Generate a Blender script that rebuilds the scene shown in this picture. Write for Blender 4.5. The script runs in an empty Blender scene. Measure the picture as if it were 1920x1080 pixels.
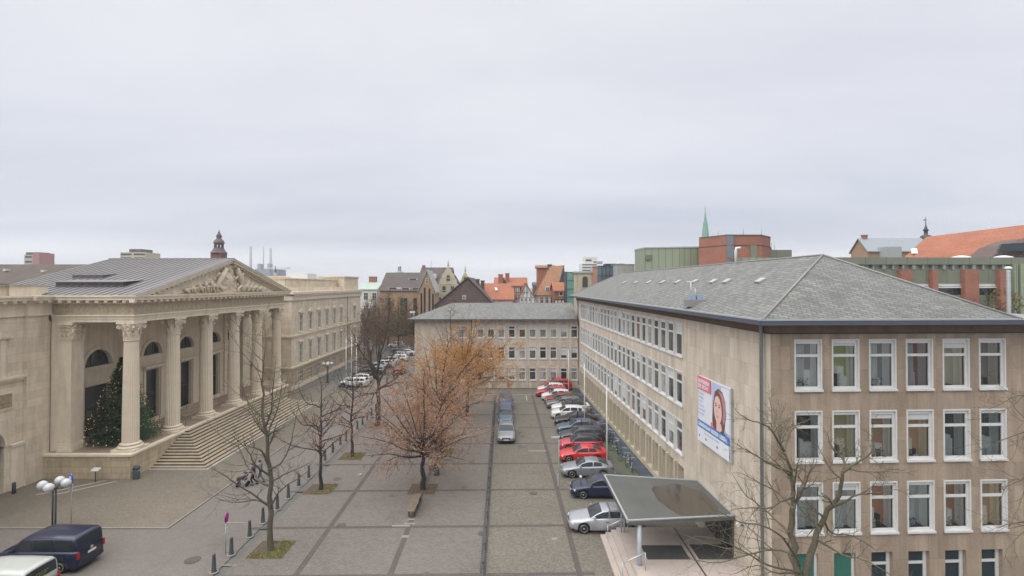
import bpy, math, random
from mathutils import Vector, Matrix, noise as mnoise
R=math.radians; PI=math.pi
S=bpy.context.scene; COL=S.collection
# ---------------- camera, world, sun, exposure ----------------
F=930.0; CZ=16.0; PIT=R(0.7); HV=534.0
V0=HV-F*math.tan(PIT)
cd=bpy.data.cameras.new('camera'); cam=bpy.data.objects.new('camera',cd); COL.objects.link(cam); S.camera=cam
cam.location=(0,0,CZ); cam.rotation_euler=(PI/2+PIT,0,0)
cd.sensor_width=36; cd.lens=F/1920*36; cd.shift_y=(V0-540)/1920; cd.clip_end=6000; cd.clip_start=.1
S.view_settings.view_transform='Standard'; S.view_settings.look='None'; S.view_settings.exposure=0.80; S.view_settings.gamma=1
def ray(u,v):
    a=(u-960)/F; b=(V0-v)/F
    return Vector((a, math.cos(PIT)-b*math.sin(PIT), math.sin(PIT)+b*math.cos(PIT)))
def P(u,v,Y):                      # the point seen at (u,v) at depth Y
    d=ray(u,v); t=Y/d.y; return Vector((d.x*t,Y,CZ+d.z*t))
def G(u,v,z=0.):                   # the point at height z seen at (u,v)
    d=ray(u,v); t=(z-CZ)/d.z; return Vector((d.x*t,d.y*t,z))
w=bpy.data.worlds.new('World'); S.world=w; w.use_nodes=True
nt=w.node_tree; nt.nodes.clear()
def nd(nt,t,ins=None,**kw):
    n=nt.nodes.new(t)
    for k,v in kw.items(): setattr(n,k,v)
    if ins:
        for k,v in ins.items():
            s=n.inputs[k]
            if isinstance(v,bpy.types.NodeSocket): nt.links.new(v,s)
            else: s.default_value=v
    return n
def math_(nt,op,a,b=0.,c=0.,clamp=False): return nd(nt,'ShaderNodeMath',{0:a,1:b,2:c},operation=op,use_clamp=clamp).outputs[0]
def mix_(nt,f,a,b,mode='MIX'):
    n=nt.nodes.new('ShaderNodeMix'); n.data_type='RGBA'; n.blend_type=mode
    for i,v in ((0,f),(6,a),(7,b)):
        if isinstance(v,bpy.types.NodeSocket): nt.links.new(v,n.inputs[i])
        else: n.inputs[i].default_value=(tuple(v)+(1,))[:4] if i>0 else v
    return n.outputs[2]
def ramp_(nt,f,stops):
    n=nd(nt,'ShaderNodeValToRGB',{0:f}); cr=n.color_ramp
    while len(cr.elements)>1: cr.elements.remove(cr.elements[0])
    cr.elements[0].position=stops[0][0]; cr.elements[0].color=tuple(stops[0][1])+(1,)
    for p,c in stops[1:]:
        e=cr.elements.new(p); e.color=tuple(c)+(1,)
    return n.outputs[0]
SUN_EL,SUN_AZ=R(52),R(-125)        # azimuth from +Y, clockwise positive
tc=nd(nt,'ShaderNodeTexCoord')
sky=nd(nt,'ShaderNodeTexSky',sky_type='NISHITA',sun_disc=False,sun_elevation=SUN_EL,sun_rotation=SUN_AZ)
sx=nd(nt,'ShaderNodeSeparateXYZ',{0:tc.outputs['Generated']})
zc=math_(nt,'MAXIMUM',sx.outputs[2],0.0)
den=math_(nt,'ADD',zc,.13)
px=math_(nt,'DIVIDE',sx.outputs[0],den); py=math_(nt,'DIVIDE',sx.outputs[1],den)
cv=nd(nt,'ShaderNodeCombineXYZ',{0:px,1:py,2:0.})
mp=nd(nt,'ShaderNodeMapping',{0:cv.outputs[0],3:(.55,1.25,1)}); mp.inputs['Rotation'].default_value=(0,0,R(-24))
n1=nd(nt,'ShaderNodeTexNoise',{'Vector':mp.outputs[0],'Scale':.9,'Detail':8.,'Roughness':.58,'Distortion':.35})
n2=nd(nt,'ShaderNodeTexNoise',{'Vector':mp.outputs[0],'Scale':.35,'Detail':2.,'Roughness':.5})
el=ramp_(nt,zc,[(0,(5.05,5.2,5.5)),(.045,(5.0,5.12,5.45)),(.085,(3.95,4.1,4.6)),(.16,(3.9,4.05,4.55)),(.27,(4.45,4.55,4.9)),(.42,(4.8,4.87,5.12)),(.53,(4.9,4.96,5.12)),(.62,(7.5,7.6,7.7)),(.75,(12.,12.,11.9)),(1,(14.,13.9,13.5))])
k=ramp_(nt,n1.outputs[0],[(.25,(.89,.90,.93)),(.5,(1.0,1.0,1.0)),(.72,(1.085,1.08,1.065))])
k2=ramp_(nt,n2.outputs[0],[(.35,(.93,.93,.95)),(.65,(1.07,1.07,1.06))])
c=mix_(nt,1.,el,k,'MULTIPLY'); c=mix_(nt,1.,c,k2,'MULTIPLY')
c=mix_(nt,.95,sky.outputs[0],c)
bg=nd(nt,'ShaderNodeBackground',{'Color':c,'Strength':.1}); out=nd(nt,'ShaderNodeOutputWorld',{0:bg.outputs[0]})
sl=bpy.data.lights.new('sun','SUN'); sl.energy=1.45; sl.angle=R(80); sl.color=(1,.97,.93)
so=bpy.data.objects.new('sun',sl); COL.objects.link(so)
sd=Vector((math.sin(SUN_AZ)*math.cos(SUN_EL),math.cos(SUN_AZ)*math.cos(SUN_EL),math.sin(SUN_EL)))
so.rotation_euler=sd.to_track_quat('Z','Y').to_euler(); so.location=(0,0,80)
# ---------------- mesh builder ----------------
def sm(x): x=max(0,min(1,x)); return x*x*(3-2*x)
def lerp(a,b,t): return a+(b-a)*t
class MB:
    def __init__(s): s.v=[]; s.f=[]; s.m=[]; s.s=[]
    def add(s,vs,fs,mi=0,smooth=False):
        o=len(s.v); s.v.extend([tuple(p) for p in vs])
        for f in fs: s.f.append(tuple(i+o for i in f)); s.m.append(mi); s.s.append(smooth)
        return s
    def quad(s,a,b,c,d,mi=0): return s.add([a,b,c,d],[(0,1,2,3)],mi)
    def box(s,x0,x1,y0,y1,z0,z1,mi=0):
        if x0>x1:x0,x1=x1,x0
        if y0>y1:y0,y1=y1,y0
        if z0>z1:z0,z1=z1,z0
        v=[(x0,y0,z0),(x1,y0,z0),(x1,y1,z0),(x0,y1,z0),(x0,y0,z1),(x1,y0,z1),(x1,y1,z1),(x0,y1,z1)]
        return s.add(v,[(3,2,1,0),(4,5,6,7),(0,1,5,4),(1,2,6,5),(2,3,7,6),(3,0,4,7)],mi)
    def prism(s,poly,d,mi=0):            # poly: 3D points in one plane, d: extrusion vector
        n=len(poly); d=Vector(d); v=[Vector(p) for p in poly]+[Vector(p)+d for p in poly]
        nn=Vector((0,0,0))
        for i in range(n): nn+=v[i].cross(v[(i+1)%n])
        fl=nn.dot(d)<0
        fs=[tuple(reversed(range(n))),tuple(range(n,2*n))]+[(i,(i+1)%n,(i+1)%n+n,i+n) for i in range(n)]
        if fl: fs=[tuple(reversed(f)) for f in fs]
        return s.add(v,fs,mi)
    def tube(s,pts,rad,n=6,mi=0,cap=True,smooth=True):
        pts=[Vector(p) for p in pts]; m=len(pts)
        if not hasattr(rad,'__len__'): rad=[rad]*m
        o=len(s.v); ref=None; vs=[]
        for i in range(m):
            t=(pts[min(i+1,m-1)]-pts[max(i-1,0)])
            t=t.normalized() if t.length>1e-9 else Vector((0,0,1))
            if ref is None:
                ref=Vector((1,0,0)) if abs(t.x)<.8 else Vector((0,1,0))
            a=(ref-t*ref.dot(t)); a=a.normalized() if a.length>1e-6 else t.orthogonal().normalized()
            ref=a; b=t.cross(a)
            for k in range(n):
                an=2*PI*k/n; vs.append(pts[i]+(a*math.cos(an)+b*math.sin(an))*rad[i])
        fs=[(i*n+k,i*n+(k+1)%n,(i+1)*n+(k+1)%n,(i+1)*n+k) for i in range(m-1) for k in range(n)]
        if cap: fs+= [tuple(reversed(range(n))),tuple(range((m-1)*n,m*n))]
        return s.add(vs,fs,mi,smooth)
    def lathe(s,prof,c=(0,0,0),n=24,mi=0,smooth=True,axis='z',rf=None):
        vs=[]; m=len(prof)
        for (r,z) in prof:
            for k in range(n):
                a=2*PI*k/n; rr=r*(rf(a,z) if rf else 1)
                x,y=rr*math.cos(a),rr*math.sin(a)
                p=(x,y,z) if axis=='z' else ((x,z,y) if axis=='y' else (z,x,y))
                vs.append((c[0]+p[0],c[1]+p[1],c[2]+p[2]))
        fs=[(i*n+k,i*n+(k+1)%n,(i+1)*n+(k+1)%n,(i+1)*n+k) for i in range(m-1) for k in range(n)]
        fs+=[tuple(reversed(range(n))),tuple(range((m-1)*n,m*n))]
        if axis=='y': fs=[tuple(reversed(f)) for f in fs]
        return s.add(vs,fs,mi,smooth)
    def wall(s,s0,s1,z0,z1,holes=(),depth=.2,mi=0,y=0.,rev=None):   # facade in the xz plane, outward -y; holes (a,b,c,d)
        xs=sorted({s0,s1}|{h[i] for h in holes for i in (0,1)}); zs=sorted({z0,z1}|{h[i] for h in holes for i in (2,3)})
        for j in range(len(zs)-1):
            run=None
            for i in range(len(xs)-1):
                cx,cz=(xs[i]+xs[i+1])/2,(zs[j]+zs[j+1])/2
                hole=any(h[0]<cx<h[1] and h[2]<cz<h[3] for h in holes)
                if not hole:
                    if run is None: run=xs[i]
                    end=xs[i+1]
                if (hole or i==len(xs)-2) and run is not None:
                    s.quad((run,y,zs[j]),(end,y,zs[j]),(end,y,zs[j+1]),(run,y,zs[j+1]),mi); run=None
        rm=mi if rev is None else rev
        for a,b,c,d in holes:
            e=y+depth
            s.quad((a,y,c),(a,y,d),(a,e,d),(a,e,c),rm); s.quad((b,y,d),(b,y,c),(b,e,c),(b,e,d),rm)
            s.quad((a,y,d),(b,y,d),(b,e,d),(a,e,d),rm); s.quad((b,y,c),(a,y,c),(a,e,c),(b,e,c),rm)
        return s
    def mesh(s,name,mats,uv=True):
        used=sorted({i for f in s.f for i in f})
        if len(used)<len(s.v): mp_={a:b for b,a in enumerate(used)}; s.v=[s.v[i] for i in used]; s.f=[tuple(mp_[i] for i in f) for f in s.f]
        me=bpy.data.meshes.new(name); me.from_pydata(s.v,[],s.f)
        for m in (mats if isinstance(mats,(list,tuple)) else [mats]): me.materials.append(m)
        me.polygons.foreach_set('material_index',s.m); me.polygons.foreach_set('use_smooth',s.s)
        if uv:
            l=me.uv_layers.new(name='UVMap').data; buf=[0.]*(2*len(l)); vs=me.vertices
            Z=Vector((0,0,1))
            for p in me.polygons:
                n=p.normal
                if abs(n.z)>.995: t=Vector((1,0,0)); b=Vector((0,1,0))
                else: t=Z.cross(n).normalized(); b=n.cross(t)
                for li in p.loop_indices:
                    co=vs[me.loops[li].vertex_index].co; buf[2*li]=co.dot(t); buf[2*li+1]=co.dot(b)
            l.foreach_set('uv',buf)
        me.update(); return me
    def build(s,name,mats,parent=None,loc=(0,0,0),rz=0,uv=True):
        o=bpy.data.objects.new(name,s.mesh(name,mats,uv)); COL.objects.link(o); o.location=loc; o.rotation_euler=(0,0,rz)
        if parent: o.parent=parent
        return o
def inst(name,me,parent=None,loc=(0,0,0),rz=0,sc=None):
    o=bpy.data.objects.new(name,me); COL.objects.link(o); o.location=loc; o.rotation_euler=(0,0,rz)
    if sc: o.scale=sc
    if parent: o.parent=parent
    return o
def tag(o,label=None,cat=None,group=None,kind=None):
    if label:o['label']=label
    if cat:o['category']=cat
    if group:o['group']=group
    if kind:o['kind']=kind
    return o
def thing(name,label,cat,loc=(0,0,0),rz=0,group=None):
    o=bpy.data.objects.new(name,None); COL.objects.link(o); o.location=loc; o.rotation_euler=(0,0,rz); o.empty_display_size=.3
    return tag(o,label,cat,group)
KIDS={}
def kids(o): return [c for c in COL.objects if c.parent==o]
def copy_tree(o,parent=None,tree=None):
    c=o.copy(); COL.objects.link(c); c.parent=parent
    for ch in kids(o): copy_tree(ch,c)
    return c
# ---------------- materials ----------------
def lin(c): return tuple((x/255/12.92 if x/255<=.04045 else ((x/255+.055)/1.055)**2.4) for x in c)
def mk(name,c1,c2=None,rough=.85,ns=.6,brick=None,stain=0.,bump=.0,spec=.3,coord='UV',rot=0.,fine=0.,metal=0.,var=0.,blot=None,seam=None,rscale=(1,1,1)):
    m=bpy.data.materials.new(name); m.use_nodes=True; t=m.node_tree; t.nodes.clear()
    tc=nd(t,'ShaderNodeTexCoord'); vec=tc.outputs[coord]
    mpn=nd(t,'ShaderNodeMapping',{0:vec,3:rscale}); mpn.inputs['Rotation'].default_value=(0,0,rot); vec=mpn.outputs[0]
    c2=c2 or tuple(x*.8 for x in c1)
    nz=nd(t,'ShaderNodeTexNoise',{'Vector':vec,'Scale':ns,'Detail':5.,'Roughness':.6})
    f=ramp_(t,nz.outputs[0],[(.3,(0,0,0)),(.7,(1,1,1))])
    col=mix_(t,f,c1,c2); h=nz.outputs[0]
    if brick:
        bw,bh,mc,ms,off,bv=brick
        b=nd(t,'ShaderNodeTexBrick',{'Vector':vec,'Scale':1.,'Mortar Size':ms,'Brick Width':bw,'Row Height':bh,'Color1':(1+bv,1+bv,1+bv,1),'Color2':(1-bv,1-bv,1-bv,1),'Mortar':(mc,mc,mc,1),'Bias':0.},offset=off)
        col=mix_(t,1.,col,b.outputs[0],'MULTIPLY'); h=math_(t,'SUBTRACT',math_(t,'MULTIPLY',nz.outputs[0],.3),b.outputs[1])
    if seam:
        w_,d_=seam
        sp=nd(t,'ShaderNodeSeparateXYZ',{0:vec}); fr=math_(t,'FRACT',math_(t,'DIVIDE',sp.outputs[0],w_))
        e=math_(t,'LESS_THAN',fr,.12); col=mix_(t,e,col,tuple(x*d_ for x in c1)); h=e
    if stain:
        m2=nd(t,'ShaderNodeMapping',{0:tc.outputs[coord],3:(1.6,.22,1)})
        s2=nd(t,'ShaderNodeTexNoise',{'Vector':m2.outputs[0],'Scale':1.,'Detail':6.,'Roughness':.65})
        g=ramp_(t,s2.outputs[0],[(.36,(1-stain,1-stain*1.05,1-stain*1.15)),(.6,(1,1,1))]); col=mix_(t,1.,col,g,'MULTIPLY')
    if blot:
        for bi,(bc,bs,bt_,ba) in enumerate(blot):
            s4=nd(t,'ShaderNodeTexNoise',{'Vector':nd(t,'ShaderNodeVectorMath',{0:tc.outputs[coord],1:(7.3*bi,3.1,0)},operation='ADD').outputs[0],'Scale':bs,'Detail':7.,'Roughness':.65,'Distortion':.6})
            col=mix_(t,math_(t,'MULTIPLY',ramp_(t,s4.outputs[0],[(bt_,(0,0,0)),(bt_+.12,(1,1,1))]),ba),col,bc)
    if fine:
        s3=nd(t,'ShaderNodeTexNoise',{'Vector':tc.outputs[coord],'Scale':9.,'Detail':4.,'Roughness':.7})
        g=ramp_(t,s3.outputs[0],[(.3,(1-fine,)*3),(.7,(1+fine,)*3)]); col=mix_(t,1.,col,g,'MULTIPLY')
    if var:
        oi=nd(t,'ShaderNodeObjectInfo'); g=ramp_(t,oi.outputs['Random'],[(0,(1-var,)*3),(1,(1+var,)*3)]); col=mix_(t,1.,col,g,'MULTIPLY')
    p=nd(t,'ShaderNodeBsdfPrincipled',{'Base Color':col,'Roughness':rough,'Specular IOR Level':spec,'Metallic':metal})
    if bump:
        bn=nd(t,'ShaderNodeBump',{'Height':h,'Strength':bump,'Distance':.03}); t.links.new(bn.outputs[0],p.inputs['Normal'])
    nd(t,'ShaderNodeOutputMaterial',{0:p.outputs[0]}); return m
def flat(name,c,rough=.6,spec=.4,metal=0.,coat=0.,em=None):
    m=bpy.data.materials.new(name); m.use_nodes=True; t=m.node_tree; t.nodes.clear()
    tc=nd(t,'ShaderNodeTexCoord'); nz=nd(t,'ShaderNodeTexNoise',{'Vector':tc.outputs['Object'],'Scale':2.5,'Detail':3.})
    col=mix_(t,nz.outputs[0],tuple(x*.9 for x in c),tuple(min(1,x*1.1) for x in c))
    p=nd(t,'ShaderNodeBsdfPrincipled',{'Base Color':col,'Roughness':rough,'Specular IOR Level':spec,'Metallic':metal,'Coat Weight':coat,'Coat Roughness':.05})
    if em: p.inputs['Emission Color'].default_value=em[:3]+(1,); p.inputs['Emission Strength'].default_value=em[3]
    nd(t,'ShaderNodeOutputMaterial',{0:p.outputs[0]}); return m
def pane_mat(name,stops,rough=.06):
    m=bpy.data.materials.new(name); m.use_nodes=True; t=m.node_tree; t.nodes.clear()
    oi=nd(t,'ShaderNodeObjectInfo'); col=ramp_(t,oi.outputs['Random'],stops)
    t.nodes[-1].color_ramp.interpolation='CONSTANT'
    tc=nd(t,'ShaderNodeTexCoord'); sp=nd(t,'ShaderNodeSeparateXYZ',{0:tc.outputs['Generated']})
    wv=nd(t,'ShaderNodeTexNoise',{'Vector':nd(t,'ShaderNodeVectorMath',{0:tc.outputs['Object'],1:(7,1,.6)},operation='MULTIPLY').outputs[0],'Scale':1.,'Detail':2.})
    off=nd(t,'ShaderNodeVectorMath',{0:tc.outputs['Object'],1:nd(t,'ShaderNodeCombineXYZ',{0:math_(t,'MULTIPLY',oi.outputs['Random'],50.)}).outputs[0]},operation='ADD')
    n3=nd(t,'ShaderNodeTexNoise',{'Vector':off.outputs[0],'Scale':1.3,'Detail':3.})
    g=ramp_(t,n3.outputs[0],[(.4,(.6,.6,.6)),(.6,(1.15,1.15,1.15))]); col=mix_(t,1.,col,g,'MULTIPLY')
    g=ramp_(t,wv.outputs[0],[(.4,(.75,.75,.75)),(.6,(1.1,1.1,1.1))]); col=mix_(t,1.,col,g,'MULTIPLY')
    p=nd(t,'ShaderNodeBsdfPrincipled',{'Base Color':col,'Roughness':rough,'Specular IOR Level':.5})
    nd(t,'ShaderNodeOutputMaterial',{0:p.outputs[0]}); return m
def glass_mat(name,tint=(.85,.9,.9),k=1.5):
    m=bpy.data.materials.new(name); m.use_nodes=True; t=m.node_tree; t.nodes.clear()
    fr=nd(t,'ShaderNodeFresnel',{'IOR':1.5}); tr=nd(t,'ShaderNodeBsdfTransparent',{0:tint+(1,)}); gl=nd(t,'ShaderNodeBsdfGlossy',{'Color':(.9,.93,.95,1),'Roughness':.02})
    mx=nd(t,'ShaderNodeMixShader',{0:math_(t,'MULTIPLY',fr.outputs[0],k,clamp=True),1:tr.outputs[0],2:gl.outputs[0]}); nd(t,'ShaderNodeOutputMaterial',{0:mx.outputs[0]}); return m
m_pal=mk('sandstone',(.67,.585,.465),(.60,.515,.405),brick=(1.3,.62,.80,.012,.5,.08),stain=.2,fine=.05,bump=.15)
m_palsm=mk('sandstone_smooth',(.72,.635,.51),(.65,.565,.445),stain=.16,fine=.06,ns=1.2)
m_palbase=mk('sandstone_base',(.52,.43,.30),(.44,.36,.25),brick=(1.5,.5,.55,.014,.5,.09),stain=.25,fine=.08,bump=.3)
m_palrust=mk('sandstone_rust',(.47,.38,.27),(.40,.32,.235),brick=(1.6,.55,.6,.03,.5,.03),stain=.2,fine=.05,bump=.4)
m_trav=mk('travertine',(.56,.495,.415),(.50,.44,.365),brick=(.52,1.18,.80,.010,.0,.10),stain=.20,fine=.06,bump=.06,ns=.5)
m_shadestone=mk('brown_stone_shaded',(.365,.29,.225),(.315,.25,.19),brick=(.50,1.18,.80,.010,.0,.13),stain=.22,fine=.08,bump=.06,ns=.5,blot=[((.27,.19,.13),.9,.55,.5)])  # brownish stone, with the near facade's shade also put into its colour
m_white=flat('white_frame',(.58,.58,.57),.45)
m_stonew=mk('window_surround',(.62,.61,.58),(.55,.54,.52),fine=.05)
m_slate=mk('slate',(.172,.175,.166),(.13,.132,.127),rough=.65,ns=.8,brick=(.46,.22,.58,.024,.5,.22),fine=.25,bump=.5,rot=R(21),spec=.35,blot=[((.11,.11,.095),.5,.55,.6),((.22,.22,.21),1.2,.6,.6)])
m_slate2=mk('slate_long',(.178,.178,.168),(.138,.14,.133),rough=.65,ns=.7,brick=(.34,.24,.55,.026,.5,.26),blot=[((.12,.12,.10),.35,.56,.5)],fine=.16,bump=.5,rot=R(8),spec=.4)
m_zinc=mk('zinc_seam',(.20,.185,.185),(.17,.157,.16),rough=.55,ns=.25,seam=(.62,.62),fine=.05,spec=.5,bump=.3)
m_zincs=mk('zinc_sheet',(.26,.25,.25),(.21,.20,.20),rough=.5,fine=.06)
m_gutter=flat('gutter_metal',(.075,.085,.115),.5,.3)
m_gutl=flat('gutter_light',(.33,.355,.36),.45,.5)
m_brown=mk('brown_cornice',(.20,.145,.105),(.17,.125,.092),stain=.2)
m_dark=flat('dark_metal',(.045,.05,.055),.5); m_black=flat('black',(.012,.012,.013),.6); m_steel=flat('brushed_steel',(.52,.55,.58),.35,.5,.6)
m_pane=pane_mat('window_pane',[(0,(.06,.065,.07)),(.22,(.11,.11,.11)),(.42,(.26,.27,.27)),(.58,(.04,.045,.045)),(.72,(.33,.34,.34)),(.86,(.16,.10,.05)),(.93,(.08,.07,.07))])
m_panep=pane_mat('palace_pane',[(0,(.16,.18,.20)),(.4,(.22,.24,.26)),(.7,(.12,.14,.16))])
m_dglass=flat('dark_glass',(.022,.035,.042),.05,.6)
m_glass=glass_mat('clear_glass')
m_orange=mk('clay_tiles',(.43,.165,.095),(.34,.13,.08),rough=.8,ns=.4,brick=(.3,.36,.45,.05,.5,.13),fine=.15,bump=.4)
m_orange2=mk('mossy_tiles',(.37,.17,.10),(.26,.16,.09),rough=.85,ns=.5,brick=(.3,.36,.5,.05,.5,.2),fine=.2,bump=.4)
m_brick=mk('red_brick',(.33,.15,.105),(.27,.12,.088),ns=.4,brick=(.24,.08,.8,.008,.5,.08),fine=.08)
m_ochre=mk('ochre_brick',(.36,.245,.155),(.31,.205,.13),ns=.4,brick=(.24,.08,.8,.008,.5,.08),fine=.06)
m_green=mk('green_panel',(.26,.30,.215),(.235,.27,.195),rough=.6,ns=.2,seam=(1.1,.6))
m_greenp=mk('green_plate',(.19,.205,.155),(.165,.18,.14),rough=.6,ns=.4,brick=(2.6,2.0,.5,.03,.0,.05))
m_copper=mk('copper_patina',(.18,.37,.28),(.13,.25,.20),rough=.7,ns=1.5,fine=.2)
m_shingle=mk('brown_shingle',(.155,.112,.10),(.125,.092,.085),ns=.6,brick=(.5,.42,.6,.05,.5,.08),fine=.1,bump=.4)
m_roofdk=mk('dark_roof_tiles',(.125,.105,.10),(.09,.078,.075),ns=.4,brick=(.3,.34,.6,.04,.5,.12),fine=.12)
m_plaster=mk('white_plaster',(.66,.66,.63),(.58,.57,.54),stain=.12)
m_cream=mk('cream_stone',(.52,.47,.35),(.45,.40,.31),stain=.2,brick=(1.2,.5,.9,.01,.5,.04))
m_concrete=mk('concrete',(.40,.40,.38),(.33,.33,.32),stain=.2)
m_timber=flat('black_timber',(.03,.025,.022),.7)
# ---------------- ground ----------------
def sheet(name,pts,z,m,kind='structure',thick=0):
    mb=MB(); n=len(pts)
    if thick: mb.prism([(x,y,z-thick) for x,y in pts],(0,0,thick))
    else: mb.add([(x,y,z) for x,y in pts],[tuple(range(n))])
    o=mb.build(name,m); o['kind']=kind; return o
m_pave=mk('plaza_setts',(.170,.151,.135),(.146,.130,.117),blot=[((.10,.09,.083),.22,.56,.5),((.19,.17,.155),.5,.6,.5)],ns=.12,coord='Object',brick=(.24,.12,.72,.014,.5,.13),fine=.20,bump=.3,rough=.75)
m_park=mk('parking_setts',(.180,.164,.137),(.152,.14,.116),blot=[((.10,.103,.065),.3,.57,.5),((.18,.16,.13),.6,.6,.5)],ns=.14,coord='Object',brick=(.16,.14,.62,.018,.5,.2),fine=.26,bump=.3,rough=.8)
m_road=mk('road_pavers',(.168,.149,.134),(.143,.128,.116),blot=[((.105,.095,.088),.25,.55,.5)],ns=.1,coord='Object',brick=(.3,.14,.8,.01,.5,.07),fine=.15,bump=.2,rough=.7)
m_beige=mk('beige_setts',(.19,.163,.13),(.158,.138,.11),blot=[((.11,.10,.075),.3,.54,.5),((.21,.185,.145),.7,.6,.5)],ns=.13,coord='Object',brick=(.18,.12,.7,.014,.5,.12),fine=.22,bump=.3,rot=R(30),rough=.75)
m_dstripe=mk('dark_setts',(.105,.09,.084),(.09,.078,.073),ns=.6,coord='Object',brick=(.16,.16,.7,.014,.5,.12),fine=.2)
m_asph=mk('asphalt',(.125,.123,.12),(.105,.105,.10),ns=.15,coord='Object',fine=.15)
m_grn=mk('mossy_path',(.10,.11,.075),(.085,.095,.07),ns=.25,coord='Object',fine=.2)
m_kerb=mk('kerb_stone',(.42,.40,.36),(.36,.34,.31),coord='Object',fine=.1)
m_kerb2=mk('kerb_grey',(.25,.235,.21),(.21,.195,.175),coord='Object',fine=.1)
m_soil=mk('soil',(.10,.075,.05),(.075,.06,.04),ns=2.5,coord='Object',fine=.3)
m_far=mk('far_ground',(.13,.125,.115),(.11,.11,.10),ns=.05,coord='Object',fine=.1)
sheet('ground',[(-1500,-300),(1500,-300),(1500,2600),(-1500,2600)],-.06,m_far)
KS=.018
def pl(x,y): return (x-KS*(y-27), y+KS*x)           # plaza grid is turned a little
sheet('road',[(-60,5),(-16.2,5),(-17.2,84),(-60,84)],-.012,m_road)
sheet('plaza',[pl(-16.0,5),pl(-1.6,5),pl(-1.6,76.5),(-15.0,77.2),pl(-15.7,76.5)],0,m_pave)
sheet('parking_area',[pl(-1.6,5),(14.6,5),(10.4,77),pl(-1.6,76.5)],.002,m_park)
sheet('pavement',[(-39,32.75),(-22.7,32.75),(-22.7,32.8),(-22.7,76),(-39,76)],.05,m_beige,thick=.09)
sheet('kerb',[(-39,32.70),(-22.53,32.70),(-22.53,76),(-22.66,76),(-22.66,32.83),(-39,32.83)],.066,m_kerb2,thick=.12)
sheet('street',[(-33,84),(-14.5,84),(-14.5,77.2),(30,96),(14,230),(-80,260),(-60,110),(-33.2,110)],-.02,m_asph)
sheet('side_pavement',[(-17.2,60),(-15.6,60),(-14.9,77),(-15.2,95),(-17.6,95)],.03,m_pave)
mb=MB()
def stripe(x0,y0,x1,y1,wd=.34):
    a=Vector(pl(x0,y0)); b=Vector(pl(x1,y1)); d=(b-a).normalized(); nn=Vector((-d.y,d.x))*wd/2
    mb.add([(*(a+nn),.006),(*(a-nn),.006),(*(b-nn),.006),(*(b+nn),.006)],[(0,1,2,3)])
for x in (-11.9,-6.7): stripe(x,5,x,76)
stripe(3.75,5,3.75,73)
ys=[21.8,27.6,33.1,38.9,44.6,50.2,55.7,61.3,67.0]
xs_=[-15.6,-12.08,-11.72,-6.88,-6.52,-1.9]
for y in ys:
    for a,b in ((-15.6,-12.08),(-11.72,-6.88),(-6.52,-1.75),(-1.4,3.57),(3.93,9.4 if y>34 else 4.6)): stripe(a,y,b,y,.3)
for y in ys[1:5]: stripe(-16.0-1.0,y,-15.65,y,.3)
tag(mb.build('paving_stripes',m_dstripe),kind='structure')
# parking bay markings, kerb at the path, mossy path, light wells
mb=MB()
mb.add([(-3.2,72.35,.01),(5.6,72.35,.01),(5.6,72.47,.01),(-3.2,72.47,.01)],[(0,1,2,3)])
for y in (47.9,72.0): 
    mb.add([(2.0,y-3.2,.01),(2.1,y-3.2,.01),(2.1,y,.01),(2.0,y,.01)],[(0,1,2,3)]) if y>60 else mb.add([(1.6,y,.011),(3.3,y,.011),(3.3,y+.1,.011),(1.6,y+.1,.011)],[(0,1,2,3)])
tag(mb.build('bay_markings',flat('worn_white_paint',(.42,.42,.38),.8)),kind='structure')
def fx(y): return 13.865-.0455*y                     # x of the long facade at depth y
o=MB().prism([(fx(34)-3.3,34,0),(fx(34)-3.18,34,0),(fx(70)-3.18,70,0),(fx(70)-3.3,70,0)],(0,0,.10)).build('path_kerb',m_kerb); o['kind']='structure'
sheet('path',[(fx(34)-3.18,34),(fx(34)-1.35,34),(fx(76)-1.35,76),(fx(76)-3.18,76)],.06,m_grn,thick=.06)
o=MB().prism([(fx(34)-1.35,34,0),(fx(34)-.25,34,0),(fx(76)-.25,76,0),(fx(76)-1.35,76,0)],(0,0,.12)).build('light_wells',mk('grating',(.085,.10,.125),(.06,.075,.095),ns=.4,coord='Object',brick=(1.66,1.0,.6,.05,0.,.15))); o['kind']='structure'
# tree squares
def tree_square(x0,y0,x1,y1,grassy,i):
    o=sheet('tree_bed',[(x0,y0),(x1,y0),(x1,y1),(x0,y1)],.012,m_soil,thick=0)
    if grassy: 
        mb=MB(); rg=random.Random(i)
        for k in range(int(2200*grassy)):
            x=rg.uniform(x0,x1); y=rg.uniform(y0,y1)
            if mnoise.noise(Vector((x*.9+i,y*.9,0)))+ (x-(x0+x1)/2)*.45+.12<0: continue
            h=rg.uniform(.02,.07); a=rg.uniform(0,6.28); r=.025
            mb.add([(x-r*math.cos(a),y-r*math.sin(a),.012),(x+r*math.cos(a),y+r*math.sin(a),.012),(x+rg.uniform(-.04,.04),y+rg.uniform(-.04,.04),.012+h)],[(0,1,2)],0 if rg.random()<.8 else 1)
        tag(mb.build('grass',[m_grass,m_fleaf],uv=False),kind='stuff')
m_grass=flat('grass',(.13,.17,.03),.8); m_fleaf=flat('fallen_leaf',(.42,.30,.05),.7)
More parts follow.
